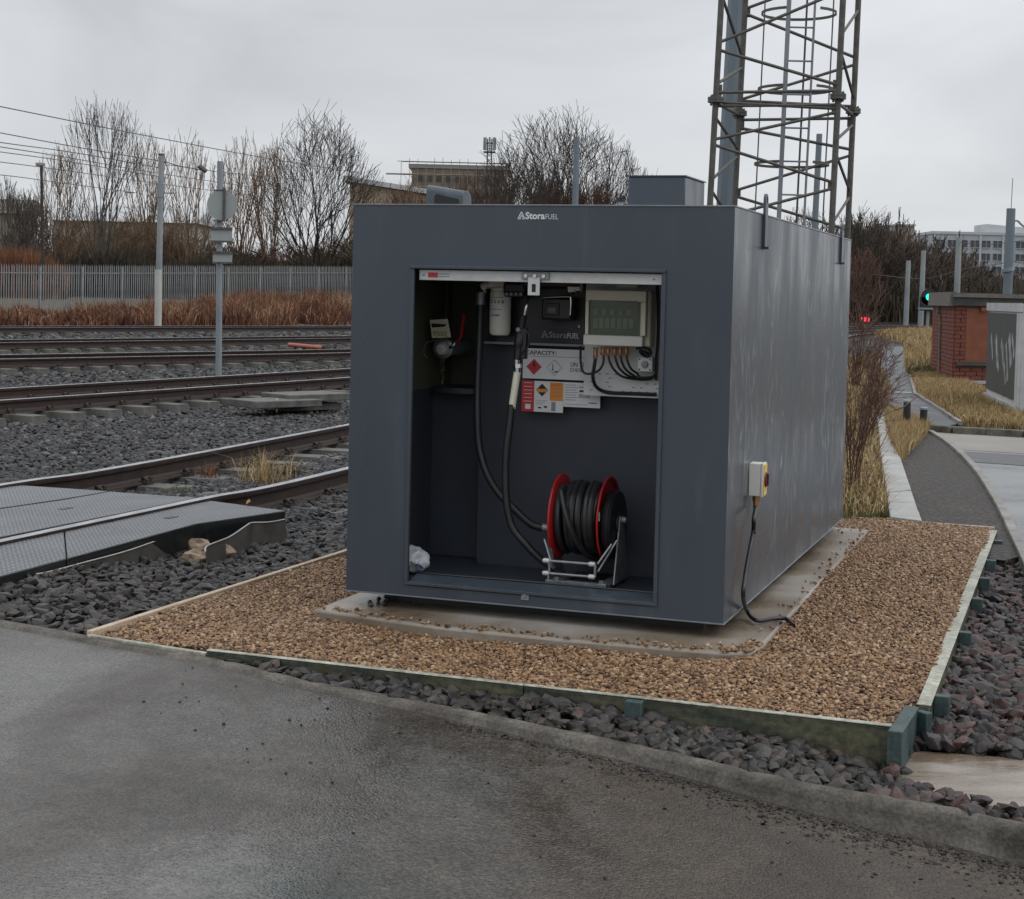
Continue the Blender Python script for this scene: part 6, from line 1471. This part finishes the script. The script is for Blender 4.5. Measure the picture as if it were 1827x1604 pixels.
flat('road_patch', [(1662, 771), (1712, 802), (2100, 825), (2100, 790), (1900, 779), (1827, 776)], .004, M['asph_brown'], thick=.005)
flat('road_patch', [(1716, 805), (1736, 824), (2100, 850), (2100, 828)], .0045, M['asph_patch'], thick=.005)
kb = [Gz(px, py, .06) for px, py in [(1650, 759), (1700, 764), (1760, 767), (1827, 771), (1950, 778)]]
kk = Thing('far_kerb', 'dark concrete kerb across the far side of the road at right', 'kerb', tuple(kb[0]))
for i in range(4):
    d_ = (kb[i+1]-kb[i]).normalized()*.005; kk.part('kerb_stone', MB().beam(kb[i]+d_-Vector((0, 0, .05)), kb[i+1]-d_-Vector((0, 0, .05)), .12, .14), M['kerb'], bev=.012)
flat('path', [(1530, 760), (1655, 768), (1712, 755), (1632, 705), (1623, 673), (1615, 618), (1572, 618), (1560, 660), (1545, 700)], .008, M['asph_dark'])
pe = [Gz(px, py, .02) for px, py in [(1714, 755), (1672, 727), (1633, 703), (1624, 673), (1616, 618)]]
pk = Thing('path_edging', 'thin pale edging along the right side of the dark path', 'edging', tuple(pe[2]))
for i in range(4): pk.part('edging_length', MB().beam(pe[i], pe[i+1], .05, .05), M['edge_conc'])
a, b__ = Gz(1578, 700, .02), Gz(1627, 702, .02); pk.part('cross_kerb', MB().beam(a, b__, .18, .03), M['conc_pale'])
# concrete cable trough lids
tL = [(1563, 741), (1568, 762), (1569, 791), (1574, 825), (1579, 857), (1584, 895), (1588, 926)]; tR = [(1577, 741), (1587, 762), (1598, 791), (1607, 820), (1617, 850), (1632, 895), (1645, 933)]
cA = curve_pts([Gz(*q, .02) for q in tL], 3); cB = curve_pts([Gz(*q, .02) for q in tR], 3)
tt = Thing('cable_trough', 'run of pale concrete trough lids beside the dry grass', 'cable trough', tuple(cA[-1]))
LA = np.linspace(0, len(cA)-1, 14)
def at_(c, t): i = min(int(t), len(c)-2); return c[i].lerp(c[i+1], t-i)
for i in range(13):
    t0, t1 = LA[i]+.03, LA[i+1]-.03; q = [at_(cA, t0), at_(cB, t0), at_(cB, t1), at_(cA, t1)]; dz_ = random.uniform(-.006, .006)
    tt.part('trough_lid', MB().prism([(p.x, p.y) for p in q], -.06, .03+dz_), M['conc_pale'], bev=.006)
# bollards
for px, pt, pb, lb_ in [(1617, 713, 768, 'black bollard further left, half sunk in dry grass'), (1647, 726, 768, 'black bollard nearer the road, clear of the grass')]:
    c_ = Gz(px, pb, 0); t_ = P(px, pt, c_.y); r_ = .042
    bo = Thing('bollard', lb_, 'bollard', (c_.x, c_.y, 0), 'black bollards beside the path'); bo.part('post', MB().lathe((c_.x, c_.y, 0), (0, 0, 1), [(0, r_), (t_.z-.03, r_)], 16), M['bollard'])
    bo.part('cap', MB().lathe((c_.x, c_.y, t_.z-.03), (0, 0, 1), [(0, r_*1.12), (.02, r_*1.12), (.03, r_*.9)], 16), M['galv_dull'])

def grass(name, poly_px, n, h, wd, m_, label, lean=.35, z=0, thr=-1, cat='grass'):
    poly = [Gz(px, py, 0) for px, py in poly_px]; xs_ = [p.x for p in poly]; ys_ = [p.y for p in poly]
    X = rng.uniform(min(xs_), max(xs_), n*4); Y = rng.uniform(min(ys_), max(ys_), n*4); k = inpoly(X, Y, [(p.x, p.y) for p in poly]); X, Y = X[k][:n], Y[k][:n]
    if thr > -1: k = patchy(X, Y, 1.6, thr, 3); X, Y = X[k], Y[k]
    return blades(name, X, Y, np.full(len(X), z-.02), h, wd, lean, m_, label, cat)
grass('dry_grass', [(1506, 932), (1585, 925), (1576, 860), (1566, 792), (1562, 745), (1590, 700), (1560, 640), (1500, 640), (1480, 900)], 34000, .20, .008, M['straw'], 'straw coloured grass between the tank and the pale trough lids', lean=.8)
grass('dry_grass', [(1588, 790), (1607, 825), (1640, 790), (1660, 768), (1640, 760), (1604, 742), (1580, 738)], 9000, .20, .008, M['straw'], 'straw coloured grass around the feet of the black bollards', lean=.4)
grass('rough_grass', [(1637, 706), (1626, 672), (1680, 668), (1760, 700), (1950, 745), (1950, 770), (1827, 768), (1716, 757)], 26000, .17, .012, M['straw'], 'rough yellow grass in front of the brick hut', lean=.4)
grass('green_grass', [(1700, 752), (1660, 720), (1700, 700), (1770, 730), (1950, 750), (1950, 768), (1827, 768)], 9000, .10, .012, M['green'], 'green tufts among the grass by the grey cabinet', lean=.5)
grass('green_grass', [(1506, 932), (1585, 925), (1578, 880), (1500, 890)], 2500, .07, .008, M['green'], 'mossy green grass at the back corner of the pad', lean=.6)
grass('pale_grass', [(1617, 670), (1612, 612), (1560, 600), (1600, 594), (1668, 592), (1668, 668)], 16000, .38, .035, M['straw'], 'pale dry grass between the path and the brick hut', lean=.25)
grass('green_grass', [(1622, 672), (1620, 660), (1670, 655), (1668, 672)], 3000, .22, .02, M['green'], 'dark green growth at the hut corner', lean=.4)
# brambles right of the tank: twig shrubs
def shrub(px, py, top, wpx, m_, seed, label, rmin=.0035, **kw):
    b0_ = Gz(px, py, -.02); t_ = P(px, top, b0_.y); S = fit_segs(seg_tree(seed, **kw), wpx*b0_.y/FPX, t_.z); root = link('bramble_shrub', None, None, label, 'shrub', 'bare red brown shrubs'); root.location = b0_
    for nm, s, rs, rm in (('stems', S[0], .06, .0055), ('twigs', S[1], .03, rmin)):
        V, F_ = segs_np(s, rm, rs); link(nm, np_mesh(nm, V, F_, [m_]), root)
def thicket_shrub(px, py, top, wpx, seed, label, n=26, m_=None, lean=.25, r0=.0045):
    """many thin arching stems from one stool, each with a few side twigs"""
    R = random.Random(seed); b0_ = Gz(px, py, -.02); H_ = P(px, top, b0_.y).z; W_ = wpx*b0_.y/FPX/2; S = [[], []]
    for k in range(n):
        t = R.uniform(0, 2*PI); q = R.uniform(.1, 1); h = H_*R.uniform(.55, 1.05); e = Vector((math.cos(t)*W_*q+lean*W_, math.sin(t)*W_*q, h)); p0 = Vector((math.cos(t)*W_*.18*R.random(), math.sin(t)*W_*.18*R.random(), 0))
        droop = R.uniform(0, .35) if R.random() < .4 else 0; pts = []
        for i in range(9):
            u = i/8; pts.append(p0.lerp(Vector((e.x, e.y, 0)), u**1.4)+Vector((R.gauss(0, .008), R.gauss(0, .008), h*(math.sin(u*PI/2*(1+droop)))/1.0)))
        for i in range(8): S[0].append((pts[i], pts[i+1], r0*(1-.08*i), r0*(1-.08*(i+1))))
        for j in range(7):
            i = R.randrange(2, 8); p = pts[i]; d = (pts[i]-pts[i-1]).normalized(); e2 = (d+Vector((R.gauss(0, .6), R.gauss(0, .6), R.gauss(.1, .3)))).normalized(); l = H_*R.uniform(.08, .24)
            mid = p+e2*l*.5+Vector((0, 0, l*.04)); S[1].append((p, mid, .003, .0024)); S[1].append((mid, p+e2*l, .0024, .0016))
            for z in range(2): e3 = (e2+Vector((R.gauss(0, .6), R.gauss(0, .6), R.gauss(.1, .4)))).normalized(); S[1].append((mid, mid+e3*l*.5, .002, .0014))
    root = link('bramble_shrub', None, None, label, 'shrub', 'bare red brown shrubs'); root.location = b0_
    for nm, s_, rm in (('stems', S[0], .003), ('twigs', S[1], .0018)):
        V, F_ = segs_np(s_, rm); link(nm, np_mesh(nm, V, F_, [m_ or M['bark_r']]), root)
thicket_shrub(1522, 880, 640, 170, 51, 'bare red brown shrub with long arching stems beside the tank corner', 22)
thicket_shrub(1545, 800, 640, 150, 52, 'bare shrub behind it, leaning over the dry grass', 18, lean=.4)
thicket_shrub(1560, 742, 610, 120, 53, 'bare twiggy shrub leaning over the dark path', 22)
thicket_shrub(1525, 700, 560, 120, 54, 'dark tangled shrub hugging the tank edge farther back', 30, r0=.006)
thicket_shrub(1552, 690, 600, 90, 55, 'low dense shrub at the left edge of the dark path', 26, r0=.005)
# long stray stems
for pts, lb_ in [([(1526, 900), (1545, 850), (1575, 790), (1604, 735), (1640, 705)], 'long single bramble stem curving right over the trough lids'), ([(1519, 880), (1535, 830), (1560, 770), (1590, 700)], 'long single bramble stem rising beside the first')]:
    pp = [P(px, py, 12.6+i*.35) for i, (px, py) in enumerate(pts)]; pp[0].z = 0; single('bramble', MB().tube(curve_pts(pp, 5), [.004]*(len(pts)*5-4), 5), BR, lb_, 'bramble', tuple(pp[0]), 'bramble stems')
# tufts in the near track
for px, py, n_, h_, m_, lb_, sp in [(470, 862, 190, .30, 'straw', 'tuft of dry grass growing inside the nearest track', .11), (375, 852, 60, .16, 'weed', 'small brown weed against the far rail of the nearest track', .05), (318, 880, 90, .07, 'green', 'little green tuft at the corner of the inner crossing panel', .05), (518, 850, 80, .16, 'scrub', 'dark weed beside the dry grass tuft in the track', .05)]:
    q = Gz(px, py, -.06); X = rng.normal(q.x, sp, n_); Y = rng.normal(q.y, sp, n_); o = blades('grass_tuft', X, Y, np.full(n_, -.06), h_, .005, .75, M[m_], lb_, 'grass'); o['kind'] = 'stuff'

# ------------------------------------------------------------------ brick hut, cabinet
yh = 31.0
hb = Thing('brick_hut', 'small flat roofed red brick hut beyond the path', 'hut', Gz(1700, 684, 0).to_tuple())
c0 = Gz(1700, 684, 0); cL = Gz(1662, 668, 0); ztop = P(1700, 545, c0.y).z; zcap = P(1700, 522, c0.y).z
dR = Vector((1, .16, 0)).normalized(); dL = (cL-c0).normalized(); wl = (cL-c0).length; wr = 5.0
def wall_bricks(o, d, length, nrm, z0, z1, holes, seed):
    mb = MB(); r = random.Random(seed); cw, chh = .215, .065; row = 0; z = z0
    while z < z1-.01:
        s = -(.1125 if row % 2 else 0)
        while s < length:
            a, b__ = max(s, 0), min(s+cw, length)
            for h in holes:
                if h[2] < z+.03 < h[3]:
                    if a < h[0] < b__: b__ = h[0]
                    if a < h[1] < b__: a = h[1]
            if b__-a > .03 and not any(h[0]-.02 < (a+b__)/2 < h[1]+.02 and h[2] < z+.03 < h[3] for h in holes):
                c_ = o+d*((a+b__)/2)+Vector((0, 0, z+chh/2-o.z)); mb.obox(c_+nrm*r.uniform(.0, .004), d, nrm, (0, 0, 1), (b__-a)/2-.005, .02, min(chh, z1-z)/2-.0)
            s += .225
        z += .075; row += 1
    return mb
nR = Vector((dR.y, -dR.x, 0)); nL = Vector((dL.y, -dL.x, 0)); nL = nL if nL.x < 0 else -nL
back = c0+dR*wr+dL*wl
ci = c0-nR*.008-nL*.008
w1 = hb.part('wall', MB().prism([tuple(ci[:2]), tuple((ci+dR*wr)[:2]), tuple((ci+dR*wr+dL*wl)[:2]), tuple((ci+dL*wl)[:2])], -.2, ztop), M['mortar'])
win = (.55, 1.05, .45, 1.27)
pa = P(1725, 550, c0.y); pb2 = P(1766, 646, c0.y); ws = (pa.x-c0.x)/dR.x; we = (pb2.x-c0.x)/dR.x
hb.part('brickwork', wall_bricks(c0, dR, wr, nR, 0, ztop, [(ws, we+.3, P(1745, 655, c0.y).z, P(1745, 550, c0.y).z)], 1), M['brick'], w1, kind='stuff')
hb.part('brickwork', wall_bricks(c0, dL, wl, nL, 0, ztop, [], 2), M['brick'], w1, kind='stuff')
zA, zB = P(1745, 646, c0.y).z, P(1745, 550, c0.y).z
wn = hb.part('boarded_window', MB().obox(c0+dR*((ws+we+.3)/2)+nR*.010+Vector((0, 0, (zA+zB)/2)), dR, nR, (0, 0, 1), (we+.3-ws)/2, .012, (zB-zA)/2), M['orangeboard'])
hb.part('sill', MB().obox(c0+dR*((ws+we+.2)/2-.05)+nR*.03+Vector((0, 0, zA-.035)), dR, nR, (0, 0, 1), (we+.3-ws)/2+.08, .05, .035), M['hutband'], wn)
hb.part('roof', MB().prism([tuple((c0-dR*.08+nR*.10)[:2]), tuple((c0+dR*(wr+.1)+nR*.10)[:2]), tuple((back+dL*.1)[:2]), tuple((c0+dL*(wl+.04)-dR*.05)[:2])], ztop+.002, zcap), M['hutband'])
hb.part('roof_trim', MB().obox(c0+dR*(wr/2)+nR*.13+Vector((0, 0, ztop+(zcap-ztop)*.82)), dR, nR, (0, 0, 1), wr/2+.1, .02, (zcap-ztop)*.16), M['hutpier'])
e0 = c0+dL*(wl/2); hb.part('pier_cap', MB().obox(e0+nL*.05+Vector((0, 0, (ztop+zcap)/2)), dL, nL, (0, 0, 1), wl/2+.06, .06, (zcap-ztop)/2+.012), M['hutpier'])
hb.part('wall_lamp', MB().obox(c0+dL*(wl*.6)+nL*.05+Vector((0, 0, ztop-.10)), dL, nL, (0, 0, 1), .05, .04, .08), M['hutpier'])
hb.part('downpipe', MB().tube([c0+dL*(wl*.55)+nL*.045+Vector((0, 0, ztop-.2)), c0+dL*(wl*.52)+nL*.045+Vector((0, 0, .1))], .022, 6), M['hutpier'])
hb.part('alarm', MB().obox(c0+dR*.52+nR*.05+Vector((0, 0, ztop-.06)), dR, nR, (0, 0, 1), .05, .04, .035), M['orangeboard'])
hb.part('plinth', MB().obox(c0+dL*(wl/2)+nL*.05+Vector((0, 0, .03)), dL, nL, (0, 0, 1), wl/2+.25, .04, .03).obox(c0+dR*.4+nR*.05+Vector((0, 0, .03)), dR, nR, (0, 0, 1), .45, .04, .03), M['conc_pale'])
# grey equipment cabinet with faded graffiti
yb = 22.0
k0 = Gz(1817, 745, 0); kz = P(1822, 543, k0.y).z; kl = Gz(1759, 716, 0)
dF = (kl-k0).normalized(); nF = Vector((dF.y, -dF.x, 0)); nF = nF if nF.dot(-k0) > 0 else -nF; wf = (kl-k0).length; dS = Vector((-dF.y, dF.x, 0)); dS = dS if dS.x > 0 else -dS
ec = Thing('equipment_cabinet', 'dark grey equipment cabinet with pale frame and faded graffiti', 'cabinet', k0.to_tuple())
def fpl(a, b__, z0, z1, off, th_, m_, nm, parent=None): return ec.part(nm, MB().obox(k0+dF*((a+b__)/2)+nF*off+Vector((0, 0, (z0+z1)/2)), dF, nF, (0, 0, 1), (b__-a)/2, th_, (z1-z0)/2), m_, parent)
ec.part('body', MB().prism([tuple(k0[:2]), tuple(kl[:2]), tuple((kl+dS*1.4)[:2]), tuple((k0+dS*1.4)[:2])], .0, kz), M['cabinet_w'], bev=.01)
fpl(wf*.10, wf*.99, .20, kz-.13, .006, .008, M['cabinet'], 'door')
fpl(-.02, wf*1.01, kz-.10, kz+.015, .012, .02, M['cabinet_w'], 'top_rail')
fpl(-.02, wf*1.01, .0, .13, .02, .025, M['conc_pale'], 'plinth')
fpl(.0, wf*.09, .14, kz-.11, .01, .012, M['cabinet_w'], 'frame_post')
ec.part('side_door', MB().obox(k0+dS*.7-Vector((0, 0, 0))+Vector((0, 0, (kz+.1)/2))-dF*.008, dS, dF, (0, 0, 1), .62, .006, (kz-.3)/2), M['cabinet_w'])
gm = MB(); r = random.Random(8)
for i, (f0, zt, zb_) in enumerate([(.86, .95, .62), (.70, .92, .55), (.66, .70, .50), (.52, .90, .60), (.44, .66, .34), (.38, .88, .40), (.30, .98, .60), (.22, 1.0, .72)]):
    f1 = f0-.03; pp = [k0+dF*(wf*f0)+nF*.016+Vector((0, 0, zt*kz*.72)), k0+dF*(wf*(f0-.05))+nF*.016+Vector((0, 0, (zt+zb_)/2*kz*.72)), k0+dF*(wf*(f0-.08))+nF*.016+Vector((0, 0, zb_*kz*.72))]
    w0 = r.uniform(.06, .13)
    for a, b__ in zip(pp[:-1], pp[1:]): gm.beam(a, b__, .002, w0*1.6, up=tuple(dF))
ec.part('graffiti', gm, M['graf'])

# ------------------------------------------------------------------ far buildings
def facade(th_, x0, x1, y, z0, z1, depth, m_, name='wall'): return th_.part(name, MB().box(x0, x1, y, y+depth, z0, z1), m_)
# long pale shed behind the left trees
y = 140; a, b__ = P(95, 376, y), P(345, 376, y); sh_ = Thing('long_building', 'long pale low building behind the bare trees at left', 'building', (a.x, y, 0))
facade(sh_, a.x, b__.x, y, 0, a.z-.8, 12, M['wall_far']); sh_.part('roof', MB().prism_x([(y-.4, a.z-.8), (y+6, a.z+.9), (y+12.4, a.z-.8)], a.x-.4, b__.x+.4), M['roof_far'])
for i in range(9):
    x = a.x+1+i*(b__.x-a.x-2)/9; sh_.part('window', MB().box(x, x+.9, y-.05, y-.01, 3.9, 4.9), M['flatglass'])
y = 130; a, b__ = P(-60, 352, y), P(40, 362, y); lb = Thing('left_building', 'dark roofed building at the left edge behind low trees', 'building', (a.x, y, 0))
facade(lb, a.x, b__.x, y, 0, a.z-1.2, 4, M['wall_scaf']); lb.part('roof', MB().prism_x([(y-.4, a.z-1.2), (y+1.4, a.z), (y+3, a.z), (y+4.4, a.z-1.2)], a.x-.4, b__.x+.4), M['hutpier'])
for i in range(4): lb.part('window', MB().box(a.x+.6+i*1.2, a.x+1.3+i*1.2, y-.05, y-.01, 4.0, 5.2), M['flatglass'])
# beige building with mono-pitch roof
y = 170; p1, p2, p3 = P(618, 314, y), P(795, 346, y), P(618, 420, y); bb = Thing('beige_building', 'beige clad building with a long sloping pale roof above the tank corner', 'building', (p1.x, y, 0))
bb.part('wall', MB().prism_y([(p1.x+.4, 0), (p2.x, 0), (p2.x, p2.z-.5), (p1.x+.4, p1.z-.6)], y, y+14), M['wall_beige'])
bb.part('roof', MB().prism_y([(p1.x-.3, p1.z-.5), (p2.x+.5, p2.z-.4), (p2.x+.5, p2.z+.1), (p1.x-.3, p1.z)], y-.8, y+15), M['roof_far'])
for i in range(10): x = p1.x+1+i*.95; bb.part('cladding_rib', MB().box(x, x+.08, y-.06, y-.005, 0, p1.z-1.2-(x-p1.x)*.19), M['wall_scaf'])
# scaffolded building and telecom mast
y = 260; a, b__ = P(735, 296, y), P(905, 292, y); q = P(735, 360, y)
sbld = Thing('scaffolded_building', 'flat roofed brown building wrapped in scaffolding on the skyline', 'building', (a.x, y, 0))
facade(sbld, a.x, b__.x, y, 0, a.z-.3, 16, M['wall_scaf']); sbld.part('roof', MB().box(a.x-.5, b__.x+.5, y-.5, y+16.5, a.z-.3, a.z+.3), M['roof_far'])
for j in range(3):
    z = a.z-2.0-j*2.6
    for i in range(9): x = a.x+.9+i*(b__.x-a.x-1.5)/9; sbld.part('window', MB().box(x, x+.8, y-.06, y-.01, z-.5, z+.5), M['dullwin'])
scf = MB()
for i in range(14):
    x = a.x-1.6+i*(b__.x-a.x+2)/13; scf.tube([(x, y-1.6, 0), (x, y-1.6, a.z+random.uniform(.3, 1.4))], .04, 4)
for j in range(6): z = a.z+.6-j*2.0; scf.tube([(a.x-2.2, y-1.6, z), (b__.x+1, y-1.6, z)], .06, 4).box(a.x-1.6, b__.x+.5, y-1.5, y-.6, z-.05, z)
scf.box(a.x-4, a.x, y-1.4, y-.6, a.z-1.5, a.z-1.3).box(a.x-4.2, a.x, y-1.4, y-.6, a.z-3.4, a.z-3.2)
sbld.part('scaffolding', scf, M['wall_scaf'])
y = 250; bt_, tp = P(873, 330, y), P(874, 242, y); tm = Thing('telecom_mast', 'small telecom mast with clustered antennas on the skyline', 'mast', (bt_.x, y, 0)); mb = MB()
for dx, dy in ((-.4, -.4), (.4, -.4), (.4, .4), (-.4, .4)): mb.tube([(tp.x+dx, y+dy, 0), (tp.x+dx*.8, y+dy*.8, tp.z-.5)], .09, 4)
for i in range(14): z = tp.z-1-i*.8; mb.tube([(tp.x-.4, y-.4, z), (tp.x+.4, y-.4, z-.8)], .05, 4).tube([(tp.x+.4, y-.4, z), (tp.x-.4, y-.4, z-.8)], .05, 4)
tm.part('lattice', mb, M['mast'])
for i in range(8):
    t = i*PI/4; c_ = (tp.x+.85*math.cos(t), y+.85*math.sin(t), 0); tm.part('antenna', MB().box(c_[0]-.13, c_[0]+.13, c_[1]-.1, c_[1]+.1, tp.z-2.2, tp.z-.3), M['pole'])
tm.part('head_frame', MB().box(tp.x-.9, tp.x+.9, y-.9, y+.9, tp.z-2.6, tp.z-2.45).box(tp.x-.7, tp.x+.7, y-.7, y+.7, tp.z-1.2, tp.z-1.1), M['mast'])
# flats at the right
y = 300; a, b__ = P(1665, 417, y), P(1930, 417, y); fl_ = Thing('apartment_block', 'pale grey apartment block with rows of windows behind the wood at right', 'building', (a.x, y, 0))
facade(fl_, a.x, b__.x, y, 0, a.z, 14, M['flats']); fl_.part('parapet', MB().box(a.x-.2, b__.x, y-.2, y+14, a.z, a.z+.5), M['roof_far'])
w_me = mk_mesh('window', MB().box(-.75, .75, -.02, .10, -.65, .65), M['flatglass']); f_me = mk_mesh('window_frame', MB().box(-.85, .85, -.06, -.021, -.75, -.65).box(-.85, .85, -.06, -.021, .65, .75).box(-.03, .03, -.06, -.021, -.65, .65), M['roof_far'])
for j in range(4):
    for i in range(13):
        x = a.x+1.4+i*2.1; z = a.z-1.7-j*2.35
        o = link('window', w_me, fl_.root); o.location = (x-a.x, -.14, z); f_ = link('window_frame', f_me, o)
for i in range(7): x = a.x+.3+i*4.2; fl_.part('pilaster', MB().box(x-.18, x+.18, y-.25, y-.005, 0, a.z-.1), M['roof_far'])
p1, p2, p3 = P(1757, 400, 305), P(1930, 418, 305), P(1757, 417, 305)
fl_.part('penthouse', MB().prism_y([(p1.x, a.z-.1), (p2.x, a.z-.1), (p2.x, p2.z+.2), (p1.x, p1.z)], y+4, y+12), M['roof_far'])
y = 280; a, b__ = P(1597, 402, y), P(1632, 402, y); fb_ = Thing('skyline_block', 'small beige block just above the far wood', 'building', (a.x, y, 0)); facade(fb_, a.x, b__.x, y, 0, a.z, 8, M['wall_far']); fb_.part('roof', MB().box(a.x-.2, b__.x+.2, y-.2, y+8.2, a.z, a.z+.25), M['roof_far'])
print('objects', len(bpy.data.objects))
